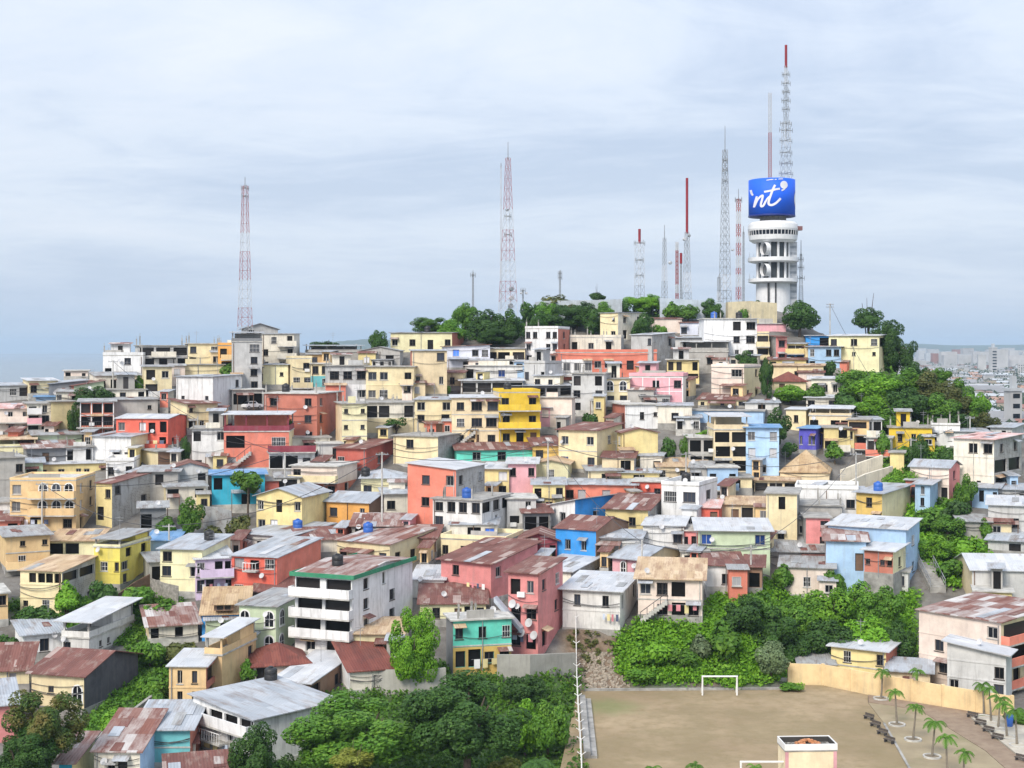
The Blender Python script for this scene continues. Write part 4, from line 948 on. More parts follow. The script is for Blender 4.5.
# --- narrow rooms and huts wedged into the rows
rnd.seed(33)
INF = [
 (322,336,352,372,'peach','zM.6','k/k',330,'R','slim peach tower room beside the grey unfinished terrace house'),
 (352,366,372,398,'salmon','rM.6','k/w/.',360,'R','slim salmon tower between the three window grey house and tan block'),
 (402,418,384,404,'ltpink','zM.6','k/.',412,'R','pinkish narrow house at the corner of the tan four square block'),
 (476,490,372,392,'yellow','cf','k/k',484,'R','narrow yellow house squeezed beside the white roofed terrace house'),
 (514,530,362,382,'skyb','zM.5','k/.',524,'R','narrow pale blue house below the white columned veranda'),
 (556,572,356,374,'peach','rM.6','k/k',562,'L','narrow peach house at the west end of the long salmon house'),
 (590,604,352,368,'offwh','cf','k',598,'R','small cream white room above the long salmon house'),
 (636,650,368,382,'yellow','zM.6','.k',642,'L','small yellow room between the salmon block and pink grid house'),
 (682,696,380,398,'peach','rM.6','k/o',690,'R','narrow peach house right of the pink grid house'),
 (664,678,384,402,'offwh','cf','k/k',670,'L','narrow off white house before the pink grid house end'),
 (540,556,408,430,'pink','zM.7','k/.',550,'R','narrow pink house under the off white blank block'),
 (556,574,418,436,'cement','gM.6','o.',566,'R','grey block room under the off white blank block'),
 (606,622,418,436,'offwh','rM.7','k',614,'R','small rusty roofed room above the ochre cream gable house'),
 (468,484,430,448,'peach','zM.6','k/k',476,'R','narrow peach house in front of the beige apartment house'),
 (420,436,424,442,'salmon','rM.7','k',428,'L','small salmon room below the cream house with twin windows'),
 (378,394,428,446,'yellow','zM.6','k/.',388,'R','narrow yellow house below the potted plant terrace'),
 (346,362,440,458,'peach','rM.8','k',354,'R','small peach room at the foot of the slit window yellow house'),
 (300,314,424,442,'ltpink','cf','k/.',308,'R','pinkish narrow room in front of the salmon brown brick house'),
 (214,228,410,432,'peach','rM.6','k/k',222,'R','narrow peach house at the corner of the big white house'),
 (160,174,392,410,'salmon','zM.6','k/.',168,'R','narrow salmon house below the plant filled balcony'),
 (118,132,380,398,'yellow','rM.6','k/.',126,'R','narrow yellow house before the dark doorway house'),
 (84,98,432,450,'peach','zM.7','k',92,'R','small peach room below the red brick laundry house'),
 (44,60,426,442,'ltpink','rM.7','k.',54,'R','pinkish room below the tall khaki block'),
 (8,24,432,450,'salmon','rM.7','k',18,'R','small salmon room below the slit window pinkish house'),
 (128,142,448,470,'yellow','cf','k/k',136,'R','narrow yellow house left of the brown brick ruin'),
 (170,184,452,474,'offwh','zM.6','k/.',178,'R','narrow off white house right of the brown brick ruin'),
 (222,238,470,488,'ltpink','rM.7','k',230,'R','small pinkish room at the foot of the salmon terrace house'),
 (314,330,462,482,'mustard','rM.8','k/.',322,'R','narrow ochre house before the red house with lit wall'),
 (402,416,520,542,'pink','zM.6','k/.',410,'R','narrow pink house at the foot of the tall salmon house'),
 (486,500,486,506,'peach','zM.7','k/.',494,'R','narrow peach house below the narrow yellow house'),
 (540,556,492,512,'offwh','rM.7','k/.',548,'R','narrow off white house left of the white and blue house'),
 (624,640,492,514,'peach','cf','k/k',632,'L','narrow peach house below the long salmon row'),
 (644,660,500,520,'yellow','zM.7','k/.',652,'L','narrow yellow house left of the black windowed white house'),
 (720,736,486,508,'ltpink','rM.7','k/.',728,'R','narrow pinkish house below the pale blue low house'),
 (752,766,460,482,'peach','zM.7','k/k',760,'R','narrow peach house at the foot of the tall pale blue house'),
 (846,862,430,452,'yellow','rM.7','k/.',854,'R','narrow yellow house wedged beside the stacked salmon rooms'),
 (812,828,486,506,'offwh','zM.7','k',820,'R','small off white room right of the pyramid roof house'),
 (966,982,452,474,'peach','rM.7','k/.',974,'L','narrow peach house left of the large bare concrete house'),
 (1000,1018,476,494,'skyb','zM.7','k',1010,'L','small pale blue room below the large bare concrete house'),
 (232,248,540,560,'ltpink','rM.8','k',240,'R','small pinkish room right of the yellow blue roofed house'),
 (336,352,528,548,'salmon','zM.7','k/.',344,'R','narrow salmon house left of the scrap roofed workshop'),
 (420,436,548,568,'peach','rM.9','k',428,'R','small peach room behind the clean white sheet roof'),
 (538,552,556,578,'yellow','zM.7','k/.',546,'R','narrow yellow house left of the grey square house'),
 (600,616,552,572,'peach','rM.8','k',608,'R','small peach room left of the arched pink house'),
 (690,704,552,574,'salmon','zM.7','k/.',698,'R','narrow salmon house behind the torn tan roof'),
 (760,774,540,560,'yellow','rM.8','k',768,'R','small yellow room beside the grey green house'),
]
for (a_,b_,c_t,d_b,cl_,rf_,wn_,s_,sd_,lb_) in INF:
    h(lb_, a_, b_, c_t, d_b, cl_, rf_, wn_, s=s_, side=sd_, sw='k' if '/' not in wn_ else '.', d=4.5, name='narrow_house')
r_ = RECS['thatch']
q = MB(); q.box(-1.1,.9,-.5,1.6,r_['H']+.45,r_['H']+1.15); dm = q.build('dormer', C('brown'), r_['root'])
q = MB(); q.prism([(-1.5,-1.0,r_['H']+1.18),(1.3,-1.0,r_['H']+1.18),(1.3,2.2,r_['H']+1.75),(-1.5,2.2,r_['H']+1.75)],.07); q.build('dormer_roof', roofmat('h',0), dm)
q = MB(); q.box(-.8,-.15,-.53,-.51,r_['H']+.55,r_['H']+1.05); q.box(.0,.6,-.53,-.51,r_['H']+.55,r_['H']+1.05); q.build('window_opening', ROOM_SHADE, dm)  # dark panels paint the shade inside the dormer openings
# stair and dishes on the tall pink house
r_ = RECS['tallpink']; w_,H_ = r_['w'],r_['H']
q = MB(); ns=12
for k in range(ns): q.prism([(-w_/2-1.2+ (w_*.9)*k/ns,-1.0,H_*.70-H_*.36*k/ns),(-w_/2-1.2+(w_*.9)*(k+1)/ns,-1.0,H_*.70-H_*.36*(k+1)/ns),(-w_/2-1.2+(w_*.9)*(k+1)/ns,-.06,H_*.70-H_*.36*(k+1)/ns),(-w_/2-1.2+(w_*.9)*k/ns,-.06,H_*.70-H_*.36*k/ns)],.5)
q.build('outside_stair', plain('grey_blue_sheet',(.42,.46,.52),.6), r_['root'])
for x,z in ((-.3*w_,H_*.62),(.25*w_,H_*.40),(.0*w_,H_*.27),(.42*w_,H_*.25)):
    q = MB(); c=Vector((x,-.45,z)); nn=Vector((-.3,-1,.4)).normalized(); a_=nn.cross(Vector((0,0,1))).normalized(); b_=nn.cross(a_)
    rim=[c+nn*.1+(a_*math.cos(2*PI*i/14)+b_*math.sin(2*PI*i/14))*.45 for i in range(14)]
    for i in range(14): q.poly([c,rim[i],rim[(i+1)%14]])
    q.tube([c,(x,-.01,z-.2)],.035,5); q.build('satellite_dish', plain('dish_grey',(.52,.52,.53),.5), r_['root'])

r_ = RECS['salwide']; w_ = r_['w']; H_ = r_['H']
q = MB(); q.box(-w_/2+.2,-w_/2+w_*.33,-.06,-.005,.1,H_*.72); pn = q.build('white_bay', C('white'), r_['root'])
for k in range(3):
    x = -w_/2+w_*(.07+.11*k); fm, gm = win_mesh(1.2,1.5,'c',True); o_ = place('window', fm, pn, (x,-.28,H_*.2), 0)
# ------------------------------------------------------------------ ground
def inpoly(px, v, poly):
    c = False; j = len(poly)-1
    for i in range(len(poly)):
        (xi,yi),(xj,yj) = poly[i],poly[j]
        if (yi>v)!=(yj>v) and px < (xj-xi)*(v-yi)/(yj-yi)+xi: c = not c
        j = i
    return c
GREEN = [   # stretches of the hill that carry plants (picture columns/rows of the bare ground)
 [(840,372),(905,368),(945,400),(995,425),(990,436),(890,428),(850,418),(838,400)],
 [(908,498),(960,512),(992,548),(990,562),(950,585),(925,560),(905,530)],
 [(616,640),(640,618),(705,608),(720,590),(790,575),(830,572),(865,580),(915,590),(915,655),(880,660),(800,664),(786,682),(735,684),(690,682),(634,682),(618,665)],
 [(0,600),(60,590),(100,600),(150,575),(185,600),(150,640),(190,650),(172,700),(150,735),(95,750),(80,720),(140,660),(120,640),(60,630),(20,620)],
 [(210,690),(340,690),(420,660),(580,665),(580,800),(260,800)],
 [(390,338),(470,318),(600,308),(700,306),(720,312),(600,322),(520,336),(430,338)],
 [(600,668),(610,640),(580,640),(577,690),(600,690)],
 [(880,440),(960,450),(975,470),(960,510),(905,500),(885,470)]]
SOIL = [[(562,628),(618,630),(636,692),(578,692),(562,668)],[(700,655),(720,655),(726,690),(694,690)]]
def make_terrain():
    xs = np.concatenate([np.arange(-420,-170,6),np.arange(-170,171,1.6),np.arange(171,421,6)])
    ys = np.concatenate([np.arange(-60,96,6),np.arange(96,330,1.6),np.arange(330,640,8)])
    X, Yg = np.meshgrid(xs, ys); Z = ground(X.ravel(), Yg.ravel())
    px = CX+F*X.ravel()/np.maximum(Yg.ravel(),20)
    rs = np.random.RandomState(3)
    k = np.clip((px-545)/35,0,1)
    rough = rs.uniform(-.22,.12,Z.shape); rough[(Yg.ravel()<141)&(k>0)] = 0
    Z = Z+rough
    v = HV+(CZ-Z)*F/np.maximum(Yg.ravel(),20)
    n = len(xs); m = len(ys)
    idx = np.arange(n*m).reshape(m,n)
    f = np.stack([idx[:-1,:-1],idx[:-1,1:],idx[1:,1:],idx[1:,:-1]],-1).reshape(-1,4)
    me = bpy.data.meshes.new('hillside')
    me.from_pydata(np.stack([X.ravel(),Yg.ravel(),Z],-1).tolist(), [], f.tolist())
    me.polygons.foreach_set('use_smooth',[True]*len(f))
    ca = me.color_attributes.new('cover','FLOAT_COLOR','POINT')
    col = np.zeros((n*m,4),np.float32); col[:,3] = 1
    for i in range(n*m):
        if Yg.ravel()[i] < 60: continue
        a,b = px[i],v[i]
        if any(inpoly(a,b,p) for p in GREEN): col[i,0] = 1
        if any(inpoly(a,b,p) for p in SOIL): col[i,1] = 1; col[i,0] = .1
        if Yg.ravel()[i] > 300 or a > 1036 or a < -22: col[i,0] = 1
    ca.data.foreach_set('color', col.ravel())
    g = N('hillside_ground')
    at = g.n('ShaderNodeAttribute', attribute_name='cover'); sp = g.n('ShaderNodeSeparateColor'); g.l(at.outputs['Color'], sp.inputs[0])
    p = g.pos()
    n1 = g.noise(.35, 6, p); n2 = g.noise(1.6, 6, p, .7)
    hard = g.mix(g.ramp(n1,.35,.65), (.10,.092,.083), (.20,.19,.175))
    hard = g.mix(g.ramp(n2,.55,.72), hard, (.10,.075,.055))
    grass = g.mix(g.ramp(n2,.35,.65), (.035,.075,.018), (.08,.14,.03))
    grass = g.mix(g.ramp(n1,.6,.75), grass, (.12,.09,.05))
    soil = g.mix(g.ramp(n2,.35,.65), (.10,.065,.04), (.23,.17,.12))
    b = g.mix(sp.outputs[0], hard, grass); b = g.mix(sp.outputs[1], b, soil)
    g.l(b, g.b.inputs['Base Color']); g.b.inputs['Roughness'].default_value = .95; g.bump(n2,.6,.15)
    o = link('hillside', me, None, [g.m]); o['kind'] = 'structure'
make_terrain()
# distant plain, river and far hills
g = N('distant_plain_ground'); p = g.pos()
g.l(g.mix(g.ramp(g.noise(.004,8,p,.7),.4,.6),(.10,.12,.09),(.26,.24,.22)), g.b.inputs['Base Color']); g.b.inputs['Roughness'].default_value = .95
q = MB(); q.poly([(-9000,-3000,-3.2),(9000,-3000,-3.2),(9000,14000,-3.2),(-9000,14000,-3.2)]); o = q.build('distant_plain', g.m); o['kind'] = 'structure'
g = N('river_water'); g.b.inputs['Base Color'].default_value = (.10,.13,.14,1); g.b.inputs['Roughness'].default_value = .18
g.bump(g.noise(.15,4,g.pos((1,.4,1))),.3,.4)
q = MB(); q.poly([(-8800,420,-2.9),(-165,420,-2.9),(-165,13000,-2.9),(-8800,13000,-2.9)]); o = q.build('river', g.m); o['kind'] = 'structure'
def far_hills(px0, px1, Y, peaks, seed):
    rr = random.Random(seed); n = 60; v = []; f = []
    for i in range(n+1):
        px = px0+(px1-px0)*i/n
        hgt = 0
        for c, wd, hh in peaks: hgt += hh*math.exp(-((px-c)/wd)**2)
        hgt += rr.uniform(0,.6)
        x = (px-CX)*Y/F; zt = CZ-(HV-hgt-HV)*Y/F
        edge = min(1, i/5, (n-i)/5); zt = -3+(zt+3)*edge
        v += [(x,Y-900,-3.3),(x,Y-300,-3+(zt+3)*.6+rr.uniform(-4,4)),(x,Y,zt),(x*1.1,Y+900,-3.3)]
    for i in range(n):
        for k in range(3): f.append((i*4+k,(i+1)*4+k,(i+1)*4+k+1,i*4+k+1))
    me = bpy.data.meshes.new('far_hills'); me.from_pydata(v,[],f); me.polygons.foreach_set('use_smooth',[True]*len(f))
    o = link('far_hills', me, None, [plain('far_hill_ground',(.08,.11,.07),.95,scale=.01)]); o['kind'] = 'structure'
far_hills(300,560,5200,[(370,38,10),(440,50,6),(330,20,4)],1)
far_hills(850,1250,7000,[(900,50,6),(985,60,3),(1100,80,8)],2)

# ------------------------------------------------------------------ sports field and plaza
def sheet(name, pts, z, m, t=.25):
    q = MB(); q.prism([(x,y,z) for x,y in pts], t); o = q.build(name, m); o['kind'] = 'structure'; return o
def gp(px, v, z=0):
    Y = (CZ-z)*F/(v-HV); return ((px-CX)*Y/F, Y)
g = N('field_dirt'); p = g.pos()
n1 = g.noise(.09,6,p,.6); n2 = g.noise(.8,6,p,.65); n3 = g.noise(.25,5,g.pos((.35,1.2,1)),.6)
b = g.mix(g.ramp(n1,.38,.62),(.265,.195,.115),(.36,.275,.17)); b = g.mix(g.ramp(n2,.45,.75),b,(.235,.175,.09)); b = g.mix(g.ramp(n3,.55,.75,(0,0,0),(.5,.5,.5)),b,(.165,.15,.06))
n4 = g.noise(.07,6,p,.7); n5 = g.noise(3.5,6,p,.75)
b = g.mix(g.ramp(n4,.44,.56,(0,0,0),(.6,.6,.6)),b,(.21,.165,.085)); b = g.mix(g.ramp(n5,.58,.72,(0,0,0),(.6,.6,.6)),b,(.30,.245,.15)); b = g.mix(g.ramp(n5,.30,.40,(.55,.55,.55),(0,0,0)),b,(.12,.10,.055))
gx, gy = gp(610,708); ds = g.n('ShaderNodeVectorMath', operation='DISTANCE'); g.l(p, ds.inputs[0]); ds.inputs[1].default_value = (gx,gy,.1)
ng = g.n('ShaderNodeMath', operation='MULTIPLY_ADD'); ng.inputs[1].default_value = 4.0; g.l(n2, ng.inputs[0]); g.l(ds.outputs['Value'], ng.inputs[2])
nd = g.n('ShaderNodeMath', operation='DIVIDE'); nd.inputs[1].default_value = 8.0; g.l(ng.outputs[0], nd.inputs[0])
b = g.mix(g.ramp(nd.outputs[0],.38,.72,(.6,.6,.6),(0,0,0)),b,(.13,.17,.05))
g.l(b, g.b.inputs['Base Color']); g.b.inputs['Roughness'].default_value = .95; g.bump(n2,.3,.05)
FIELD = g.m
sheet('sports_field', [gp(578,691),gp(770,691),gp(788,685.5),gp(823,686.5),gp(868,696),gp(868,704),gp(884,725),gp(960,860),gp(540,860)], .12, FIELD)
g = N('plaza_paving'); p = g.pos()
b = g.mix(g.ramp(g.noise(.3,6,p),.35,.65),(.25,.20,.125),(.34,.28,.18)); b = g.mix(g.ramp(g.noise(.12,4,p),.55,.7),b,(.20,.18,.09))
g.l(b, g.b.inputs['Base Color']); g.b.inputs['Roughness'].default_value = .9
sheet('plaza', [gp(868.3,704),gp(890,707),gp(920,712),gp(985,752.4),gp(1084,840),gp(960.4,860),gp(884.4,725)], .14, g.m)
g = N('red_path'); p = g.pos()
b = g.mix(g.ramp(g.noise(.9,6,p,.7),.35,.65),(.215,.15,.105),(.29,.22,.155)); g.l(b, g.b.inputs['Base Color']); g.b.inputs['Roughness'].default_value = .92
sheet('red_path', [gp(868.4,696),gp(943,708.5),gp(1008,719),gp(970,719.5),gp(998,742),gp(1030,768),gp(1130,840),gp(1085,840),gp(985,752),gp(920,711.8),gp(890,706.8),gp(868.4,703.6)], .16, g.m)
g = N('garden_paving'); p = g.pos()
b = g.mix(g.ramp(g.noise(1.2,6,p),.35,.65),(.40,.36,.30),(.52,.48,.40)); g.l(b, g.b.inputs['Base Color']); g.b.inputs['Roughness'].default_value = .9
sheet('garden_terrace', [gp(970.6,719),gp(1012,717.4),gp(1100,735),gp(1130,839),gp(1031,768),gp(998.8,742)], .24, g.m)
# kerb between dirt and paving, low ledge along the far touchline
def wallrun(name, pts, w, h_, m, label, cat, zb=0, cap=None):
    q = MB()
    for a, b in zip(pts, pts[1:]):
        a, b = Vector((*a,0)), Vector((*b,0)); d = (b-a).normalized(); n_ = Vector((-d.y,d.x,0))*w/2
        q.prism([(*(a-n_).xy,zb+h_),(*(b-n_).xy,zb+h_),(*(b+n_).xy,zb+h_),(*(a+n_).xy,zb+h_)], h_+.6)
    o = q.build(name, m); tag(o,label,cat); return o
wallrun('kerb',[gp(884,725),gp(960,860)],.2,.22,CONC,'pale kerb dividing the dirt field from the palm plaza','kerb')
wallrun('low_wall',[gp(584,692),gp(790,690.5)],.35,.32,CONC,'low concrete ledge along the far side of the dirt field','low wall')
wallrun('low_wall',[gp(622,682),gp(700,681)],.2,.75,plain('pinkish_plaster',(.55,.42,.36)),'short pinkish wall strip below the bank beside the white goal','low wall')
wallrun('low_wall',[gp(738,681),gp(788,684)],.18,.6,plain('white_rail',(.6,.58,.54)),'short whitish wall strip behind the goal next to the peach wall','low wall')
# peach boundary wall with pilasters
PEACHW = wallmat('#f6d3a0', .45)
t = thing('boundary_wall','long peach plastered wall with pale posts behind the palms','wall',(*gp(789,684.5),0))
pts = [gp(789,684.5),gp(823,685.7),gp(943,708),gp(1012,719.5)]
HT = 2.15
q = MB(); base = Vector((*pts[0],0))
for i,(a,b) in enumerate(zip(pts,pts[1:])):
    a,b = Vector((*a,0))-base, Vector((*b,0))-base; d=(b-a).normalized(); n_=Vector((-d.y,d.x,0))*.1
    q.prism([(*(a-n_).xy,HT),(*(b-n_).xy,HT),(*(b+n_).xy,HT),(*(a+n_).xy,HT)],HT+.6)
q.build('wall', PEACHW, t)
for i,(a,b) in enumerate(zip(pts,pts[1:])):
    a,b = Vector((*a,0))-base, Vector((*b,0))-base; L=(b-a).length; n=max(1,int(L/3.0))
    for k in range(n+(1 if i==2 else 0)):
        c=a.lerp(b,k/n); z=q=MB(); q.box(c.x-.15,c.x+.15,c.y-.16,c.y+.16,-.5,HT+.08); q.build('pilaster', PEACHW, t)
# goals
def goal(px0, px1, v, hh, label):
    a, b = Vector((*gp(px0,v),.12)), Vector((*gp(px1,v),.12)); w = (b-a).length
    t = thing('football_goal', label, 'goal', (a+b)/2, math.atan2(b.y-a.y,b.x-a.x))
    for sx in (-1,1):
        q = MB(); q.tube([(sx*w/2,0,0),(sx*w/2,0,hh)],.085,8); q.build('post', WHITE, t)
        q = MB(); q.tube([(sx*w/2,0,hh-.05),(sx*w/2,.9,.05)],.04,6); q.build('back_stay', WHITE, t)
    q = MB(); q.tube([(-w/2-.08,0,hh),(w/2+.08,0,hh)],.085,8); q.build('crossbar', WHITE, t)
goal(702.5,737,696.5,1.85,'white football goal at the far end of the dirt field')
goal(741,800,790,2.05,'white football goal cut off by the bottom edge beside the small booth')
# booth
t = thing('booth','small cream booth with a sunken flat roof and pink corner strips','booth',(*gp(811,792),.12),R(3))
bw, bd, bh = 4.0, 2.3, 3.35
q = MB(); q.box(-bw/2,bw/2,0,bd,0,bh-.35); q.build('wall', wallmat('#f8e0bd',.3), t)
q = MB(); q.box(-bw/2-.05,bw/2+.05,-.05,bd+.05,bh-.348,bh-.25); q.build('roof', CONC, t)
q = MB()
for a in ((-bw/2-.06,bw/2+.06,-.06,.02),(-bw/2-.06,bw/2+.06,bd-.02,bd+.06),(-bw/2-.06,-bw/2+.02,.02,bd-.02),(bw/2-.02,bw/2+.06,.02,bd-.02)): q.box(*a,bh-.248,bh+.22)
q.build('parapet', WHITE, t)
for sx in (-1,1):
    q = MB(); q.box(min(sx*(bw/2-.02),sx*(bw/2-.06)),max(sx*(bw/2-.02),sx*(bw/2-.06)),.03,bd-.03,bh-.247,bh+.16); q.build('inner_dark_panel', plain('dark_panel',(.05,.048,.045),.9), t)  # dark panels added over the parapet's inner side faces
    q = MB(); q.box(sx*(bw/2-.12)-.13,sx*(bw/2-.12)+.13,-.03,-.002,0,bh-.36); q.build('corner_strip', wallmat('#e0a6ae',.3), t)
q = MB(); q.box(-bw/2+.07,bw/2-.07,bd-.06,bd-.021,bh-.247,bh+.16); q.build('inner_dark_panel', plain('dark_panel',(.05,.048,.045),.9), t)  # same dark panel added on the back parapet's inner face
t2 = thing('rubble_heap','orange brown heap of rubble on the booth roof','rubble',(*gp(811,792),.12),R(3))
q = MB(); rr = random.Random(4)
for i in range(70):
    a = rr.uniform(0,6.28); r_ = rr.random()**.6*.75; x = .1+r_*math.cos(a)*1.3; y = 1.55+r_*math.sin(a)*.7; z = bh-.2+max(0,(.42-.5*r_))
    s_ = rr.uniform(.07,.16); q.prism([(x-s_,y-s_*.6,z),(x+s_,y-s_*.8,z+.04),(x+s_*.8,y+s_,z+.05),(x-s_*.7,y+s_,z)], s_)
q.build('rubble_pile', plain('orange_rubble',(.50,.22,.10),.9,var=.5,scale=5), t2)
t3 = thing('debris','grey scattered leaves and debris lying on the booth roof','debris',(*gp(811,792),.12),R(3))
q = MB()
for i in range(260):
    x = rr.uniform(-bw/2+.2,bw/2-.2); y = rr.uniform(.2,bd-.2); s_ = rr.uniform(.04,.12); z = bh-.235
    q.prism([(x-s_,y-s_,z),(x+s_,y-s_*.5,z+.02),(x+s_*.6,y+s_,z+.03),(x-s_,y+s_*.7,z)], .02)
q.build('litter_layer', plain('debris_grey',(.16,.15,.13),.9,var=.7,scale=8), t3); t3['kind'] = 'stuff'
# benches
def bench(px, v, rz, label, group):
    t = thing('bench', label, 'bench', (*gp(px,v),.15), rz, group)
    t.scale = (.72,.72,.62); q = MB(); q.box(-.75,.75,-.22,.22,.40,.48); q.build('seat', plain('bench_wood',(.09,.075,.065),.8,var=.4,scale=6), t)
    q = MB(); q.box(-.75,.75,.2,.27,.52,.86); q.build('backrest', plain('bench_wood',(.09,.075,.065)), t)
    for sx in (-.55,.55):
        q = MB(); q.box(sx-.06,sx+.06,-.2,.27,0,.399); q.build('leg', DARKM, t)
NB = ['nearest the peach wall','second from the peach wall','third from the peach wall','farthest from the peach wall']
for i,(x,v) in enumerate(((868.5,721),(875,728.5),(882,736.5),(889,744.5))):
    bench(x,v,R(-58),'dark bench on the kerb of the dirt field, '+NB[i],'benches along the field kerb')
for i,(x,v) in enumerate(((972,719.5),(980,727),(988,734),(997,741.5),(1021,763))):
    bench(x,v,R(-50),'dark bench at the edge of the garden terrace, '+(NB+['by itself at the picture corner'])[i] if i!=3 else 'dark bench at the edge of the garden terrace, last of the row of four','benches along the garden terrace')
# bleacher along the field's west side
t = thing('bleacher','long weathered concrete bench step along the west side of the field','bleacher',(*gp(590,730),.0))
a,b = Vector((*gp(588,702),0)), Vector((*gp(594,760),0)); o_=Vector((*gp(590,730),0)); d=(b-a).normalized(); n_=Vector((-d.y,d.x,0))
for k,(off,hh) in enumerate(((0,.35),(.55,.7))):
    q = MB(); c0,c1 = a-o_-n_*off, b-o_-n_*off
    q.prism([(*(c0-n_*.27).xy,hh),(*(c1-n_*.27).xy,hh),(*(c1+n_*.27).xy,hh),(*(c0+n_*.27).xy,hh)],hh+.1); q.build('step', CONC, t)
# white posted fence
A,B = gp(575.5,669),gp(583,800)
A,B = Vector((*A,0)),Vector((*B,0))
t = thing('mesh_fence','white wire mesh fence with posts running up from the field corner','fence',A)
n = 14
prev=None
for i in range(n+1):
    c = A.lerp(B,i/n)-A
    zg = gz(A.x+c.x,A.y+c.y)
    q = MB(); q.tube([(c.x,c.y,zg-.3),(c.x,c.y,zg+2.1)],.06,6); q.tube([(c.x-.35,c.y,zg+2.3),(c.x,c.y,zg+2.05),(c.x+.35,c.y,zg+2.3)],.035,5); q.build('post', WHITE, t)
    if prev:
        q = MB(); (p0,z0) = prev
        for k in range(7): q.tube([(p0.x,p0.y,z0+.05+k*.33),(c.x,c.y,zg+.05+k*.33)],.018,4,cap=False)
        for k in range(8):
            e = p0.lerp(c,(k+.5)/8); ze = z0+(zg-z0)*(k+.5)/8; q.tube([(e.x,e.y,ze+.05),(e.x,e.y,ze+2.05)],.014,4,cap=False)
        q.build('mesh_panel', WHITE, t)
    prev=(c,zg)
# retaining wall under the pink house, stair walls on the right
def rwall(name,label,pts,m,t_=.35,cat='retaining wall'):
    """pts: (px, v_top, v_foot)"""
    q = MB(); P=[]
    for px,vt,vf in pts:
        Y=D(vf,px); P.append((W(px,vf,Y),CZ-(vt-HV)*Y/F))
    for (a,za),(b,zb) in zip(P,P[1:]):
        d=Vector((b.x-a.x,b.y-a.y,0)).normalized(); n_=Vector((-d.y,d.x,0))*t_
        lo=min(a.z,b.z)-2.5; i=len(q.v)
        q.v+=[(a.x,a.y,lo),(b.x,b.y,lo),(b.x,b.y,zb),(a.x,a.y,za),(a.x+n_.x,a.y+n_.y,lo),(b.x+n_.x,b.y+n_.y,lo),(b.x+n_.x,b.y+n_.y,zb),(a.x+n_.x,a.y+n_.y,za)]
        for f_ in ((0,1,2,3),(5,4,7,6),(3,2,6,7),(1,5,6,2),(4,0,3,7)): q.f.append(tuple(i+k for k in f_)); q.m.append(0)
    o=q.build(name,m); tag(o,label,cat); return o
STAIN = wallmat('#a9a79f',1.0)
rwall('retaining_wall','stained grey concrete wall below the pink house and garden',[(497,655,676),(530,655,676),(576,653,674)],STAIN)
rwall('retaining_wall','curving cream concrete wall climbing beside the stacked rooms',[(842,470,482),(862,462,476),(883,455,470)],wallmat('#e6ddc9',.8))
rwall('retaining_wall','lower cream concrete wall below the first curving wall',[(845,484,496),(866,474,487),(893,466,478)],wallmat('#e2dac8',.8))
rwall('retaining_wall','corrugated grey fence wall below the cyan blue house',[(203,506,524),(216,507,528),(231,511,536)],roofmat('g',0),.1,'fence')
rwall('retaining_wall','wooden plank fence climbing the green bank beside the bright yellow house',[(118,594,606),(135,582,594),(150,574,588)],WOOD,.1,'fence')
rwall('retaining_wall','grey plank fence beside the pale yellow house yard',[(150,578,590),(164,583,597),(178,586,600)],plain('grey_planks',(.30,.28,.25),.9,var=.5,scale=3),.1,'fence')
rwall('retaining_wall','thin grey stone wall running down the green bank by the barn',[(92,742,750),(118,722,730),(160,690,698)],CONC,.3)
rwall('tank_wall','stained cream water tank wall on the hilltop below the round tower',[(728,302,325),(750,301,325),(777,303,325)],wallmat('#cfc3a2',1.0),3,'wall')
rwall('hilltop_wall','long blank grey hall wall on the hilltop behind the trees',[(541,301,322),(596,300,320),(622,299,318)],wallmat('#c9d2da',.8),9,'wall')
rwall('hilltop_wall','pale blue grey wall on the hilltop beside the masts',[(660,298,318),(700,300,318),(728,303,318)],wallmat('#bcc8d6',.7),6,'wall')
# stair beside the pale blue house
t = thing('outdoor_stair','steep concrete stair with railings beside the pale blue house','stair',W(938,588))
o_=W(938,588); top=W(924,560); d=(top-o_); n=16
q=MB()
for k in range(n):
    c=d*(k/n); q.box(c.x-.9,c.x+.9,c.y-.05,c.y+abs(d.y)/n+.05,c.z-1.2,c.z+d.z/n)
q.build('steps',CONC,t)
for sx in (-.85,.85):
    q=MB(); q.tube([(sx,0,1.0),(d.x+sx,d.y,d.z+1.0)],.05,5); q.tube([(sx,0,.5),(d.x+sx,d.y,d.z+.5)],.035,5)
    for k in range(7): c=d*(k/6); q.tube([(c.x+sx,c.y,c.z-.1),(c.x+sx,c.y,c.z+1.0)],.035,5)
    q.build('railing',METAL,t)
# parked car on the street by the big white house
t = thing('parked_car','small white car parked on the street by the big white house','car',W(252,409)+Vector((0,0,.05)),R(48)); t.scale = (.82,.82,.82)
CARW=plain('car_paint',(.75,.75,.76),.25,var=.03)
b=MB(); prof=[(-2.0,.35),(-2.05,.75),(-1.75,.92),(-1.2,.98),(1.0,.98),(1.8,.86),(2.05,.7),(2.05,.35)]
for s_ in (-1,1):
    b.poly([(x,s_*.8,z) for x,z in (prof if s_>0 else prof[::-1])])
for (x0,z0),(x1,z1) in zip(prof,prof[1:]+prof[:1]): b.poly([(x0,-.8,z0),(x1,-.8,z1),(x1,.8,z1),(x0,.8,z0)])
b.build('body',CARW,t)
b=MB(); cab=[(-1.55,.96),(-1.2,1.45),(.35,1.47),(1.0,.97)]
for s_ in (-1,1): b.poly([(x,s_*.72,z) for x,z in cab])
for (x0,z0),(x1,z1) in zip(cab,cab[1:]): b.poly([(x0,-.72,z0),(x1,-.72,z1),(x1,.72,z1),(x0,.72,z0)],1 if (z0<1.2 or z1<1.2) else 0)
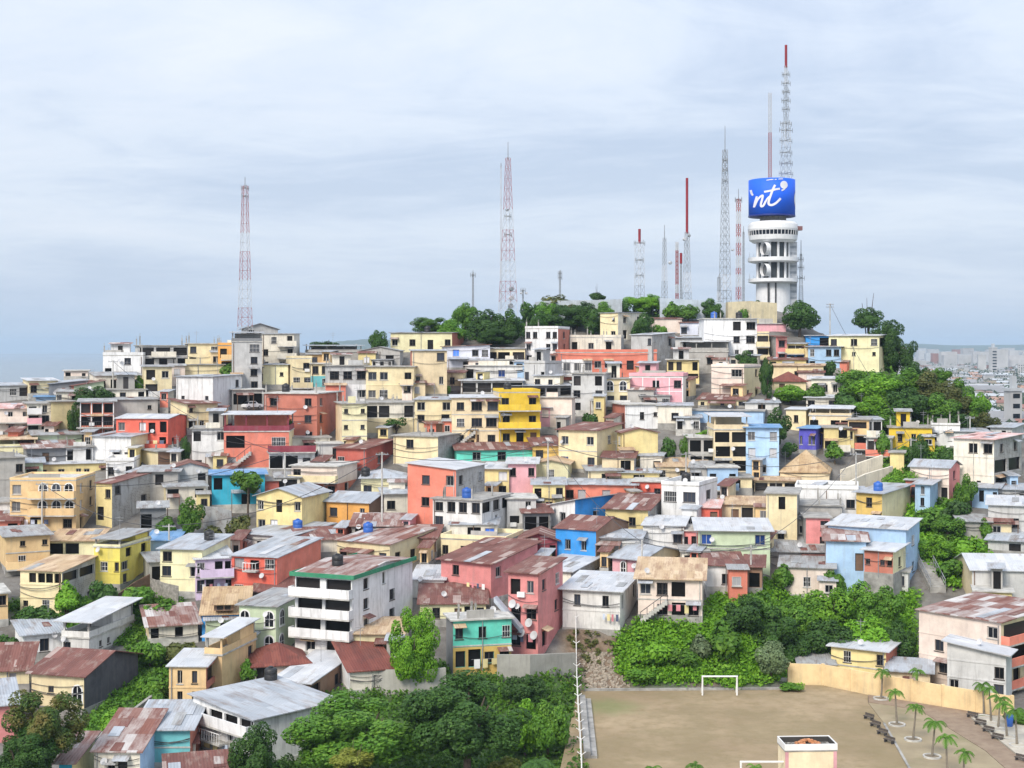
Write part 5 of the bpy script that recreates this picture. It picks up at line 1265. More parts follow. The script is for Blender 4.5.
b.build('cabin',[CARW,GLASS],t)
b=MB(); 
for s_ in (-1,1):
    b.box(-1.25,-.5,s_*.73-.005,s_*.73+.005,1.02,1.38); b.box(-.4,.4,s_*.73-.005,s_*.73+.005,1.02,1.38)
b.build('side_window',GLASS,t)
for x in (-1.3,1.25):
    for s_ in (-1,1):
        b=MB(); b.tube([(x,s_*.62,.32),(x,s_*.84,.32)],.32,14); w_=b.build('wheel',DARKM,t); b=MB(); b.tube([(x,s_*.84,.32),(x,s_*.855,.32)],.19,10); b.build('rim',METAL,w_)
for y in (-.55,.55):
    b=MB(); b.box(2.02,2.07,y-.16,y+.16,.62,.76); b.build('headlight',WHITE,t)
# ------------------------------------------------------------------ hilltop masts and the round tower
REDP = plain('mast_red',(.33,.10,.095),.6,var=.2); WHTP = plain('mast_white',(.50,.51,.53),.6,var=.15); GREYP = plain('mast_grey',(.27,.29,.31),.6,var=.2)
DKRED = plain('antenna_dark_red',(.26,.02,.03),.6)
def lattice(label, px, yt, yb, wt, wb, bands, Y=None, mast=0, tk=1.0, rings=(), drums=(), name='lattice_mast', top_red=False, parent_z=None, dens=1.6, group=None):
    """bands: string of R/W/G from top to bottom; wt, wb: widths in picture columns"""
    Y = Y or D(max(yb,300),px)+6
    k = Y/F; x, z0, z1 = (px-CX)*k, CZ-(yb-HV)*k, CZ-(yt-HV)*k
    t = thing(name, label, 'antenna mast', (x,Y,z0), R(rnd.uniform(5,35)), group)
    Hh = z1-z0; m = {'R':0,'W':1,'G':2}
    q = MB(); nb = len(bands); a0, a1 = wb*k/2/1.25, wt*k/2/1.25
    nseg = max(6,int(dens*Hh/(.55*(wt+wb)*k+.7)))
    prev = None; lw = .042*tk
    for i in range(nseg+1):
        f = i/nseg; a = a0+(a1-a0)*(f**.85); z = Hh*f
        c = [(a,a,z),(-a,a,z),(-a,-a,z),(a,-a,z)]
        mt = m[bands[min(nb-1,int((1-f-1e-6)*nb))]]
        if prev:
            for j in range(4):
                q.tube([prev[j],c[j]],lw,4,mt,False); q.tube([prev[j],c[(j+1)%4]],lw*.6,3,mt,False); q.tube([prev[(j+1)%4],c[j]],lw*.6,3,mt,False)
                q.tube([c[j],c[(j+1)%4]],lw*.6,3,mt,False)
        prev = c
    zb0 = min(0,-3)
    for j,(sx,sy) in enumerate(((1,1),(-1,1),(-1,-1),(1,-1))): q.tube([(sx*a0,sy*a0,zb0),(sx*a0,sy*a0,0)],lw*1.1,4,m[bands[-1]],False)
    q.build('lattice_frame', [REDP,WHTP,GREYP], t)
    if mast:
        q = MB(); q.tube([(0,0,Hh-.3),(0,0,Hh+mast*k)],[.28 if top_red else .10,.28 if top_red else .06],8); q.build('top_antenna', DKRED if top_red else GREYP, t)
    for fr,wd in rings:
        q = MB(); zz = Hh*fr; r_ = wd*k/2
        q.box(-r_,r_,-.06,.06,zz-.06,zz+.06); q.box(-.06,.06,-r_,r_,zz+.07,zz+.19)
        for s_ in (-1,1): q.tube([(s_*r_,0,zz-.5),(s_*r_,0,zz+.5)],.06,5); q.tube([(0,s_*r_,zz-.4),(0,s_*r_,zz+.6)],.06,5)
        q.build('antenna_arm', GREYP, t)
    for fr,dx,rd in drums:
        zz = Hh*fr; r_ = rd*k; c = Vector((dx*k,-.6,zz))
        q = MB(); q.tube([c+Vector((0,.5,0)),c+Vector((0,0,0)),c+Vector((0,-.05,0))],[r_,r_,r_*.9],12); q.build('dish_antenna', WHTP if rnd.random()<.4 else GREYP, t)
    return t
lattice('tall red and white lattice mast behind the houses at the west end of the ridge',245,186,336,5.5,15,'RRRWWRRWWRR W'.replace(' ',''),Y=D(345,245)+8,mast=9,rings=((.985,8),(.93,7)),tk=1.0)
lattice('tall red and white lattice mast rising from the hilltop trees',508,158,312,4.5,18,'RRRRRWWWRRRWWWRRWW',mast=16,rings=((.5,9),(.62,7)),drums=((.04,2,2.6),(.09,3,2.4),(.15,3,2.2),(.66,-2,1.3)),tk=1.0)
lattice('slim grey guyed mast close beside the tall red and white hilltop mast',501,166,310,1.2,2.4,'WWW',tk=.45,mast=3)
lattice('pale mast with a ring platform and dark red tip',639.5,242,303,8,9.5,'WWG',mast=13,top_red=True,rings=((.98,13),(.7,9),(.45,9)),drums=((.05,-6,2.2),),tk=.9)
lattice('thin grey mast with a plain spike next to the ring platform mast',664.5,238,303,3,6,'GGWGG',mast=13,drums=((.62,6,1.6),),tk=.9)
lattice('short dark red banded mast between two thin grey masts',677,242,306,2.6,3,'WRRRRWRR',tk=1.3)
lattice('short grey pole mast with a dark red tip',681,262,306,1.6,2,'GG',mast=9,top_red=True,tk=.8)
lattice('grey mast carrying a very tall dark red antenna column',687,232,306,4,9,'GGWG',mast=54,top_red=True,drums=((.9,-4,1.6),(.95,1.5,1.3)),tk=1.0)
lattice('tallest free standing grey mast left of the round tower',725,150,306,4.5,12,'GGGGGGWG',mast=24,rings=((.8,7),(.87,6),(.93,6)),drums=((.36,8,1.0),),tk=1.3)
lattice('orange red and white banded mast beside the round tower',738.5,199,306,3.8,4.6,'RWRWRWRWRW',mast=10,rings=((.99,9),),tk=1.6,dens=1.3)
lattice('grey whip mast standing right behind the orange banded mast',743.5,232,306,1.6,2,'GGG',tk=.8,mast=6)
lattice('small grey mast stub right of the tall grey mast foot',719,277,306,3,4,'GWG',tk=.8,mast=2)
lattice('thin grey whip mast with crossed arms right of the round tower',801,254,308,2,5,'GWGG',mast=14,rings=((.55,7),(.75,6),(.9,5)),Y=300,tk=.8)
lattice('thin pole mast above the hilltop trees west of the tall mast',473,274,312,1.4,2,'GG',mast=4,rings=((.97,5),),tk=.7)
lattice('small pole mast with panel antennas east of the tall hilltop mast',560,272,300,1.4,2,'GG',mast=2,rings=((.95,4),(.8,4)),tk=.7)
lattice('short pole with two small dishes beside the tall hilltop mast',523,290,312,1.2,1.6,'GG',rings=((.97,5),),drums=((.85,-2.5,1),(.85,3,1.1)),tk=.6)

YT = 298.0; kT = YT/F
t = thing('round_tower','round white control tower with stacked ring decks and dark glass under a blue sign','tower',((773-CX)*kT,YT,CZ-(304-HV)*kT))
def zt(y): return (304-y)*kT
def rt(p): return p*kT
TW = plain('tower_white',(.72,.73,.75),.6,var=.1)
TG = glassmat('tower_glass',(.035,.045,.07)); TD = plain('tower_dark_glazing',(.035,.045,.055),.5)  # window ring glass, then the dark glazing of the core
q=MB(); q.lathe([(rt(17.3),-4),(rt(16.8),zt(283))],28); q.build('base_drum',TW,t)
for dx in (-7.5,-.5):
    q=MB(); q.box(rt(dx)-.16,rt(dx)+.16,-rt(17)-.12,-rt(15)+.1,-.5,zt(283)-.05); q.build('dark_slot',DARKM,t)
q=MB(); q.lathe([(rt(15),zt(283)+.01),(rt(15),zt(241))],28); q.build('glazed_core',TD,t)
for y0,y1,r0,r1 in ((283.5,279,23,24.5),(263,258,23.5,25)):
    q=MB(); q.lathe([(rt(r0-3),zt(y0)),(rt(r1),zt(y0-1.2)),(rt(r1),zt(y1)),(rt(r1-1.5),zt(y1)-.15)],36); q.build('ring_deck',TW,t)
q=MB(); q.box(rt(15.5),rt(23.5),-rt(3),rt(9),-3,zt(242)); sh_=q.build('stair_shaft',plain('shaft_white',(.55,.57,.60),.7,var=.2),t)
q=MB()
for k_ in range(9): q.box(rt(16),rt(23),-rt(3)-.03,-rt(3)-.005,1.0+k_*1.35,1.5+k_*1.35)
q.build('shaft_slots',plain('shaft_grey',(.33,.36,.40),.6),sh_)
# vertical fins and a lift shaft on the open decks
for ya,yb in ((279,263.1),(258,242.6)):
    for a in range(0,360,30):
        th=R(a+8); c=(math.cos(th)*rt(15.8),math.sin(th)*rt(15.8))
        q=MB(); q.tube([(c[0],c[1],zt(ya)),(c[0],c[1],zt(yb))],.28,6); q.build('column',TW,t)
    for a in range(0,360,15):
        th=R(a); q=MB(); q.tube([(math.cos(th)*rt(23.5),math.sin(th)*rt(23.5),zt(ya)),(math.cos(th)*rt(23.5),math.sin(th)*rt(23.5),zt(ya)+1)],.04,4); q.build('rail_post',WHTP,t) if a%45==0 else None
q=MB(); q.lathe([(rt(20),zt(243)),(rt(23.6),zt(240.5)),(rt(24.2),zt(235.8))],40); q.build('lower_gallery',TW,t)
q=MB(); q.lathe([(rt(23.6),zt(236)),(rt(24.2),zt(231.2))],40); q.build('window_ring',TG,t)
q=MB()
for a in range(0,360,9):
    th=R(a); q.tube([(math.cos(th)*rt(24.0),math.sin(th)*rt(24.0),zt(236)),(math.cos(th)*rt(24.5),math.sin(th)*rt(24.5),zt(231))],.07,4)
q.build('window_bars',TW,t)
q=MB(); q.lathe([(rt(24.6),zt(231.4)),(rt(25),zt(229.5)),(rt(24.4),zt(225)),(rt(22),zt(222.5)),(rt(14),zt(221))],40); q.build('upper_deck',TW,t)
q=MB(); q.box(rt(22),rt(27.5),-rt(10),-rt(4),zt(231),zt(227)); q.build('corner_box',plain('tower_rust',(.20,.09,.09)),t)
q=MB(); q.lathe([(rt(13),zt(222)),(rt(13),zt(215))],20); q.build('neck',plain('tower_neck',(.30,.29,.27),.8,var=.6,scale=1.5),t)
# drum dishes on the two open decks
for y in (250,271):
    c=Vector((rt(-9),-rt(18),zt(y))); nn=Vector((-1,-.42,0)).normalized()
    q=MB(); q.tube([c+nn*1.0,c],[rt(6.3),rt(6.3)],20,0,False); dsh=q.build('dish_antenna',TW,t)
    q=MB(); q.tube([c+nn*.3,c+nn*.25],[rt(6.1),.05],20); q.build('dish_face',plain('dish_dark_grey',(.10,.105,.115),.6),dsh)  # dark grey inner face of the drum dish
# blue sign drum: sits on the tower, carries the white brush lettering
BLUE = plain('sign_blue',(.006,.12,.80),.65,var=.08,scale=.4)
s = thing('sign_drum','big blue drum sign with white brush lettering nt on top of the round tower','sign',((771.8-CX)*kT,YT,CZ-(217-HV)*kT))
def sz(y): return (217-y)*kT
RS = rt(23)
q=MB(); q.lathe([(RS,sz(216.5)),(RS,sz(180.5)),(RS-.2,sz(180.2))],48); q.build('drum',BLUE,s,True)
q=MB(); q.lathe([(RS+.06,sz(217)),(RS+.06,sz(215.6))],48); q.build('lower_rim',plain('sign_rim',(.01,.03,.22),.5),s)
WL = plain('sign_lettering',(.74,.74,.80),.6,var=.08)
def onsign(zx, zy, lift=.05):
    px, py = 740+zx/16, 170+zy/16
    a = math.asin(max(-.995,min(.995,(px-771.8)/23))); r_ = RS+lift
    return Vector((math.sin(a)*r_,-math.cos(a)*r_,sz(py)))
def stroke(pts, wd, mb):
    # smooth the polyline
    P=[]
    for i in range(len(pts)-1):
        p0=pts[max(0,i-1)];p1=pts[i];p2=pts[i+1];p3=pts[min(len(pts)-1,i+2)]
        for k in range(6):
            u=k/6; P.append(tuple(.5*((2*p1[j])+(-p0[j]+p2[j])*u+(2*p0[j]-5*p1[j]+4*p2[j]-p3[j])*u*u+(-p0[j]+3*p1[j]-3*p2[j]+p3[j])*u**3) for j in (0,1)))
    P.append(pts[-1])
    n=len(P)
    for i in range(n-1):
        dx,dy=P[i+1][0]-P[i][0],P[i+1][1]-P[i][1]; L=math.hypot(dx,dy)+1e-6; ex,ey=dx/L*wd*.3,dy/L*wd*.3; nx,ny=-dy/L*wd/2,dx/L*wd/2
        lf=.05+.0006*i
        mb.poly([onsign(P[i][0]-ex+nx,P[i][1]-ey+ny,lf),onsign(P[i+1][0]+ex+nx,P[i+1][1]+ey+ny,lf),onsign(P[i+1][0]+ex-nx,P[i+1][1]+ey-ny,lf),onsign(P[i][0]-ex-nx,P[i][1]-ey-ny,lf)])
q=MB(); stroke([(158,340),(166,385),(178,420)],22,q); q.build('letter_fragment',WL,s)
q=MB(); stroke([(228,455),(208,530),(195,610)],26,q); stroke([(198,600),(240,500),(285,452),(310,448),(300,510),(285,575),(292,612),(320,600),(350,540)],30,q); q.build('letter_n',WL,s)
q=MB(); stroke([(488,290),(455,360),(420,460),(395,545),(402,585),(440,598),(490,578),(535,540),(572,500)],34,q); stroke([(338,385),(420,372),(500,352),(558,342)],30,q); stroke([(350,545),(372,500),(400,470)],26,q); q.build('letter_t',WL,s)
q=MB()
ring=[(635+62*math.cos(2*PI*i/24),278+62*math.sin(2*PI*i/24)) for i in range(24)]
for i in range(24): q.poly([onsign(635,278,.06),onsign(*ring[i],.06),onsign(*ring[(i+1)%24],.06)])
stroke([(655,325),(630,352),(600,366)],22,q); q.build('apostrophe_dot',WL,s)
q=MB(); stroke([(868,355),(846,420),(838,480),(846,545),(864,608)],26,q); q.build('letter_arc',WL,s)
q=MB(); stroke([(368,204),(420,198),(462,195)],13,q); stroke([(490,196),(512,194)],13,q); stroke([(548,190),(580,187),(615,186)],13,q); q.build('small_band',WL,s)
# masts standing on the sign drum
m1 = lattice('tall bristling antenna mast with a dark red tip on top of the round tower',786,122,181,7.5,10,'WGG',Y=YT+.5,tk=1.0,rings=((.12,16),(.3,15),(.48,14),(.68,14),(.86,15),(.97,13)),name='lattice_mast')
m2 = lattice('slim upper antenna stage with a red tip above the bristling tower mast',786,66,124,3,4.5,'WGGG',Y=YT+.5,mast=21,top_red=True,rings=((.25,9),(.4,10),(.55,9),(.7,10),(.85,9)),tk=1.0,dens=.8)
lattice('thin red and white mast beside the bristling mast on the round tower',770,93,181,3,3.4,'WWWWRRRRR',Y=YT-1,tk=.8)

for ch in list(m2.children):
    dz = m2.location.z-m1.location.z
    ch.parent = m1; ch.location.z += dz
    if ch.name.startswith('lattice_frame'): ch.name = 'upper_frame'
bpy.data.objects.remove(m2)
# ------------------------------------------------------------------ trees
def leaf_mesh(name, P, Nrm, size, rs, bend=.25):
    """P, Nrm arrays: one folded four-cornered leaf clump each"""
    n = len(P)
    a = rs.normal(size=(n,3)); Nn = Nrm/np.linalg.norm(Nrm,axis=1,keepdims=True)
    a -= (a*Nn).sum(1,keepdims=True)*Nn; a /= np.linalg.norm(a,axis=1,keepdims=True); b = np.cross(Nn,a)
    sz = (size*rs.uniform(.6,1.35,n))[:,None]
    v = np.stack([P-a*sz*.9, P-b*sz*.55-Nn*sz*bend, P+a*sz*.9, P+b*sz*.55-Nn*sz*bend],1).reshape(-1,3)
    me = bpy.data.meshes.new(name)
    me.vertices.add(4*n); me.vertices.foreach_set('co', v.ravel())
    me.loops.add(6*n); me.polygons.add(2*n)
    i = np.arange(n)*4
    me.loops.foreach_set('vertex_index', np.stack([i,i+1,i+2,i,i+2,i+3],-1).ravel())
    me.polygons.foreach_set('loop_start', np.arange(2*n)*3); me.polygons.foreach_set('loop_total', np.full(2*n,3))
    me.update(calc_edges=True); return me
def crown_proto(seed, nl, n, size, spread=.62, lr=(.28,.5), flat=1.0):
    rs = np.random.RandomState(seed)
    C0 = []
    while len(C0) < nl:
        c = rs.uniform(-1,1,3)
        if np.linalg.norm(c) < 1: C0.append(c*spread)
    C0 = np.array(C0); rad = rs.uniform(lr[0],lr[1],nl)
    # keep every lobe inside the unit ball
    over = np.linalg.norm(C0,axis=1)+rad; C0 *= np.minimum(1,(1.0-rad)/np.maximum(1e-6,over-rad))[:,None]
    w = rad**2; k = rs.choice(nl, n, p=w/w.sum())
    d = rs.normal(size=(n,3)); d /= np.linalg.norm(d,axis=1,keepdims=True)
    rr = rad[k]*(1-.35*rs.rand(n)**2.2+.08*rs.rand(n))
    P = C0[k]+d*rr[:,None]
    out = P/ (np.linalg.norm(P,axis=1,keepdims=True)+1e-6)
    Nr = d*.6+out*.35+np.array([0,0,.35])+rs.normal(size=(n,3))*.38
    me = leaf_mesh('crown', P, Nr, size, rs)
    me.materials.append(LEAF['mid'])
    return me
PROTO = {'S':[crown_proto(i,9,900,.16) for i in range(3)], 'M':[crown_proto(10+i,18,5200,.068,.70,(.2,.38)) for i in range(3)],
         'L':[crown_proto(20+i,40,21000,.036,.78,(.13,.28)) for i in range(2)], 'T':[crown_proto(30,16,420,.12,.8,(.14,.26))]}
def trunk_mesh(seed):
    rr = random.Random(seed); q = MB()
    # unit tree: height 1 at the crown's centre, limbs reach into the crown
    q.tube([(0,0,-.25),(.02,0,.3),(0,.03,.75),(.03,0,1.05)],[.10,.085,.065,.03],8)
    for i in range(6):
        a = i*1.05+rr.uniform(-.3,.3); L = rr.uniform(.35,.6)
        q.tube([(0,.02,.45+.06*i),(math.cos(a)*L*.5,math.sin(a)*L*.5,.75+.05*i),(math.cos(a)*L,math.sin(a)*L,1.0+.06*i)],[.045,.03,.012],6)
    return q.mesh('trunk',[BARK])
TRUNKS = [trunk_mesh(i) for i in range(3)]
def tree(label, cx, cy, rx, ry, kind='mid', base=None, dy=0, cls=None, group=None, name='tree', cat='tree', depth=1.0, skirt=True):
    vb = base if base is not None else cy+ry*1.05
    Y = D(vb, cx)+dy; k = Y/F
    x = (cx-CX)*k; zc = CZ-(cy-HV)*k
    zg = gz(x,Y)
    RX, RZ = rx*k, ry*k
    if skirt and cls != 'T' and 1.6*RZ > zc-RZ-zg > .1*RZ: top_ = zc+RZ; RZ = (top_-zg-.1*RZ)/2; zc = top_-RZ
    r_ = max(RX,RZ)
    cls = cls or ('S' if r_ < 2.3 else 'M' if r_ < 4.2 else 'L')
    t = thing(name, label, cat, (x,Y,min(zg,zc-RZ*.3)), rnd.uniform(0,6), group)
    hc = zc-t.location.z
    c = bpy.data.objects.new('crown', rnd.choice(PROTO[cls])); COL.objects.link(c); c.parent = t
    c.location = (0,0,hc); c.scale = (RX*1.08,RX*1.08*depth,RZ*1.08)
    c.material_slots[0].link = 'OBJECT'; c.material_slots[0].material = LEAF[kind]
    tr = bpy.data.objects.new('trunk', rnd.choice(TRUNKS)); COL.objects.link(tr); tr.parent = t
    tr.scale = (min(RX*.75,hc*.8),)*2+(hc,)
    return t
T = tree
T('small round dark tree standing alone on the skyline of the ridge',378,336,10,9,'dark',base=352)
T('broad mid green tree at the west end of the hilltop grove',432,325,23,9,'mid',base=336,dy=6)
T('bright feathery tree rising above the hilltop grove',466,316,14,14,'mid',base=334,dy=4)
T('dark tree in the middle of the hilltop grove below the tall mast',486,322,20,17,'dark',base=340)
T('dark rounded tree at the east end of the hilltop grove',510,323,15,16,'dark',base=341)
T('dark low tree in front of the hilltop grove above the white house',497,336,24,9,'dark',base=346)
T('sparse umbrella shaped tree with see through crown on the hilltop',551,303,19,10,'olive',base=322,cls='T',dy=3)
T('thin dark tree beside the sparse umbrella tree',529,306,9,10,'dark',base=324,cls='S')
T('dark green bushy tree below the sparse umbrella tree',577,313,24,13,'dark',base=328)
T('low dark tree between the white three storey house and the columns',549,322,20,8,'dark',base=332)
T('small bush on the hilltop wall behind the cream house',598,296,9,5,'dark',base=304,dy=6,name='bush',cat='bush')
T('bright round tree beside the cream hilltop house',644,304,22,11,'bright',base=318,dy=3)
T('dark small tree against the balcony of the cream hilltop house',643,322,14,11,'dark',base=336,dy=-2)
T('light green bush below the dark small hilltop tree',660,329,8,6,'mid',base=336,name='bush',cat='bush')
T('small fresh green tree before the blue grey hilltop wall',688,311,13,9,'mid',base=320)
T('dark round tree left of the stained tank wall',711,307,14,10,'dark',base=319)
T('large dark tree at the foot of the round tower',800,315,21,19,'dark',base=334)
T('dark tree behind the end of the pale yellow house',868,318,17,14,'dark',base=338,dy=8)
T('large dark tree beside the gable of the pale yellow house',893,341,24,26,'dark',base=372,dy=5)
T('dark tree hanging over the green slope below the gable',884,352,16,20,'dark',base=378,dy=8)
T('dark conifer like shrub beside the pale blue house',831,366,8,10,'dark',base=377)
T('dark hanging tree below the large white house',747,359,14,10,'dark',base=372)
T('dark upright tree beside the tan pink block',767,377,9,20,'dark',base=398)
T('bright spreading tree in front of the tile roofed house',790,393,19,11,'bright',base=405,dy=2)
T('darker half of the spreading trees beside the pale grey house',815,395,14,12,'mid',base=407,dy=1)
T('dark tree filling the gap beside the tall pale blue house',777,424,15,19,'dark',base=446)
T('dark low bush under the tree beside the purple house',790,446,9,8,'dark',base=455,name='bush',cat='bush')
T('small green bush below the purple blue house',835,450,11,9,'mid',base=461,name='bush',cat='bush')
T('bright green vines draped over the concrete frame house',707,433,13,5,'bright',base=440,dy=-4,name='creeper',cat='creeper')
T('green banana like clump left of the concrete frame house',687,444,9,13,'mid',base=462,name='bush',cat='bush')
T('dark bush in the gully below the pink rooms and white houses',668,445,8,12,'dark',base=462,name='bush',cat='bush')
T('small green tree beside the plant filled balcony on the ridge',139,384,7,9,'mid',base=396)
T('dark rounded tree above the red brick house',95,393,21,10,'dark',base=408)
T('tall dark shrub against the khaki block',74,417,8,16,'dark',base=436)
T('green tree behind the big white house roof',231,371,11,10,'mid',base=384,dy=2)
T('low dark tree on the roof terrace by the ridge concrete house',325,345,16,5,'dark',base=352,dy=6)
T('dark plant beside the red orange house',185,446,6,14,'dark',base=466,name='bush',cat='bush')
T('small dark bush on the balcony of the brick house',288,424,6,9,'dark',base=438,name='bush',cat='bush',dy=-5)
T('bright green tree leaning over the cyan blue house',248,480,17,15,'mid',base=498,dy=-6)
T('green tree below the grey concrete house near the huts',190,512,16,17,'mid',base=535)
T('light bush on the slope between the grey house and the huts',165,524,14,8,'mid',base=536,name='bush',cat='bush')
T('dry brownish bush below the corrugated grey fence',212,530,12,8,'olive',base=540,name='bush',cat='bush')
T('dry grey brown bush below the cyan house',238,522,13,10,'olive',base=535,name='bush',cat='bush')
T('leggy green tree with bare branches beside the cream retaining wall',396,424,14,8,'dark',base=438,cls='T')
T('small green bush at the base of the tall salmon house',405,525,7,8,'mid',base=536,name='bush',cat='bush')
T('green bush beside the grey house at the foot of the salmon wall',425,531,7,6,'mid',base=539,name='bush',cat='bush')
T('green bush among the roofs above the cream veranda houses',444,388,8,4,'mid',base=394,name='bush',cat='bush')
T('dark green bush above the cream rusty roofed house',590,418,10,10,'dark',base=431,name='bush',cat='bush')
# east side
T('bright round tree beside the mustard and cream house',900,482,19,16,'bright',base=502,dy=3)
T('dark narrow tree below the mustard yellow house',919,450,11,17,'dark',base=470)
T('green spreading tree behind the pink gable house',953,462,20,15,'dark',base=481,dy=6)
T('green tree on the slope right of the pink gable house',966,487,12,15,'mid',base=506)
T('dark shrub below the coral end wall',955,508,16,12,'dark',base=523,name='bush',cat='bush')
T('green bush left of the small blue house',884,442,10,12,'mid',base=458,name='bush',cat='bush')
T('bush in front of the right edge white roofed house',986,528,9,10,'mid',base=541,name='bush',cat='bush')
for i,(x,y,rx,ry,kd,lb) in enumerate([
  (855,384,24,16,'mid','bright shrub clump under the pale yellow house on the green slope'),(880,390,26,18,'bright','bright green clump in the middle of the upper green slope'),
  (908,384,24,18,'mid','green clump below the large dark gable tree'),(930,388,26,19,'olive','olive brown tree at the shoulder of the green slope'),
  (905,404,26,17,'dark','dark clump in the heart of the green slope'),(870,408,24,13,'bright','fresh green clump at the left foot of the green slope'),
  (935,408,24,16,'mid','green clump at the right foot of the green slope'),(957,402,20,16,'olive','olive tree on the outer edge of the green slope'),
  (975,408,15,13,'mid','light green tree at the outermost edge of the green slope'),(985,421,17,10,'olive','dry shrub running down the outer edge of the green slope'),
  (890,418,21,11,'mid','shrub above the mustard yellow house on the green slope'),(950,420,21,10,'dark','dark shrub above the bare rebar columns'),(848,402,14,13,'dark','dark shrub beside the white roofed pale grey house'),
  (958,388,17,12,'mid','green tree standing out on the outer shoulder of the green slope'),(940,378,15,11,'mid','green tree just below the shoulder crest of the green slope'),(915,372,16,12,'dark','dark tree under the gable trees at the crest of the green slope'),(978,400,14,12,'bright','bright tree at the far outer edge of the green slope')]):
    T(lb,x,y,rx,ry,kd,base=y+ry,name='bush' if ry<13 else 'tree',cat='bush' if ry<13 else 'tree')
for i,(x,y,rx,ry,kd,lb) in enumerate([
  (924,517,18,14,'mid','green shrub mound behind the cream end bay on the right slope'),(948,528,19,14,'mid','green shrub mound in the middle of the right gully'),
  (938,547,22,14,'bright','bright grassy shrub above the concrete stair'),(966,546,18,13,'bright','bright shrub at the right of the gully below the ruined shack'),
  (975,560,16,9,'mid','shrub strip above the grey gable house'),(950,566,17,10,'mid','shrub beside the railing of the concrete stair')]):
    T(lb,x,y,rx,ry,kd,base=y+ry,name='bush',cat='bush')
# thicket over the field
for i,(x,y,rx,ry,kd,lb) in enumerate([
  (745,612,26,20,'dark','dark bushy tree left of the vine cottage in the thicket'),(772,628,26,24,'dark','dark tree in the centre of the thicket'),
  (800,612,26,22,'mid','green tree right under the vine cottage'),(832,606,27,24,'bright','bright tree right of the vine cottage'),
  (862,604,28,26,'mid','tall green tree in the east of the thicket'),(888,610,24,26,'mid','green tree next to the peach apartment wall'),
  (830,640,30,22,'dark','dark tree behind the pale yellow house roof'),(868,636,28,22,'bright','bright green tree above the pale yellow house'),
  (896,644,20,24,'dark','dark tree between the thicket and the peach apartment wall'),(726,640,22,20,'mid','green tree above the white goal'),
  (760,602,16,14,'mid','small green tree crowding the vine cottage'),(790,648,22,20,'dark','dark tree at the foot of the thicket beside the pale shrub')]):
    T(lb,x,y,rx,ry,kd,base=y+ry+2)
T('pale silvery shrub at the corner of the dirt field',771,656,19,20,'pale',base=676,dy=-1.5,cls='M',name='bush',cat='bush')
T('creeper covering the left side of the vine cottage',782,572,14,9,'mid',base=582,dy=-2,name='creeper',cat='creeper')
T('creeper covering the right side of the vine cottage',836,577,12,12,'mid',base=590,dy=-2,name='creeper',cat='creeper')
for i,(x,y,rx,ry,kd,lb) in enumerate([
  (640,654,14,12,'bright','bright leafy mound on the bank beside the brown scree'),(655,652,18,13,'bright','green leafy mound below the torn tan roof house'),
  (684,656,16,13,'mid','green leafy mound behind the white goal'),(640,674,15,8,'mid','low leafy mound at the field edge near the scree'),(702,646,14,12,'pale','pale grassy mound on the bank right of the torn roof house')]):
    T(lb,x,y,rx,ry,kd,base=y+ry,name='bush',cat='bush')
T('low weeds at the base of the peach wall corner',791,686,14,4,'mid',base=690,dy=-.8,cls='S',name='weeds',cat='weeds')
# foreground
T('bright green dense tree in front of the white balconied house',414,634,27,33,'bright',base=676,cls='L',dy=-3)
T('huge spreading tree at the bottom beside the big zinc roof',362,730,74,36,'mid',base=786,cls='L',skirt=False)
T('huge dark rounded tree at the bottom below the turquoise house',468,716,64,44,'dark',base=778,cls='L',dy=-2,skirt=False)
T('grey green tree against the white balustraded gallery',262,744,32,24,'dark',base=780,cls='L',dy=-3)
T('yellow green tree at the bottom centre edge',352,762,26,14,'yellow',base=786,cls='M',dy=-6)
T('light tree with loose crown right of the huge dark tree',525,720,22,24,'bright',base=752,cls='M')
T('green tree beside the white mesh fence',548,724,22,30,'mid',base=764,cls='M',dy=2)
T('dark leafy tree on the slope under the retaining wall',526,690,24,16,'dark',base=710,cls='M',dy=3)
T('yellowish bush at the bottom edge beside the palm leaves',508,764,22,10,'yellow',base=782,cls='M',name='bush',cat='bush')
T('bright yellow green bush at the bottom left below the shacks',186,764,14,8,'yellow',base=780,cls='M',name='bush',cat='bush')
T('big mango tree with reddish young leaves at the left bottom',44,724,42,42,'mango',base=786,cls='L',skirt=False,dy=-2)
T('dark lower tree in front of the mango tree at the left bottom corner',20,756,36,28,'dark',base=796,cls='L',dy=-4,skirt=False)
T('bright green shrub in front of the big cream house',68,592,15,12,'bright',base=607,dy=-2)
T('dark shrub beside the big cream house wall',40,612,18,12,'dark',base=626)
T('dark tree before the bright yellow house',104,590,15,14,'dark',base=608)
T('green shrubs climbing along the plank fence',140,592,20,12,'mid',base=606)
T('bright bush above the canopy house',66,604,12,8,'bright',base=614,name='bush',cat='bush',dy=-2)
for x,y,rx,ry,kd,lb in [(160,606,20,9,'mid','grassy bush below the plank fence'),(150,648,16,12,'mid','bush below the little striped shack'),(180,646,18,10,'olive','olive bush right of the little striped shack'),
   (154,680,18,12,'mid','bush on the green bank beside the barn'),(112,716,18,11,'bright','bright bush on the green bank by the barn'),(160,698,9,14,'mid','upright bush against the peach low house'),(10,640,12,9,'dark','dark bush at the left edge above the white low wing'),(248,668,10,10,'mid','small tree in the yard before the tile roofed house')]:
    T(lb,x,y,rx,ry,kd,base=y+ry,name='bush',cat='bush',dy=-1)
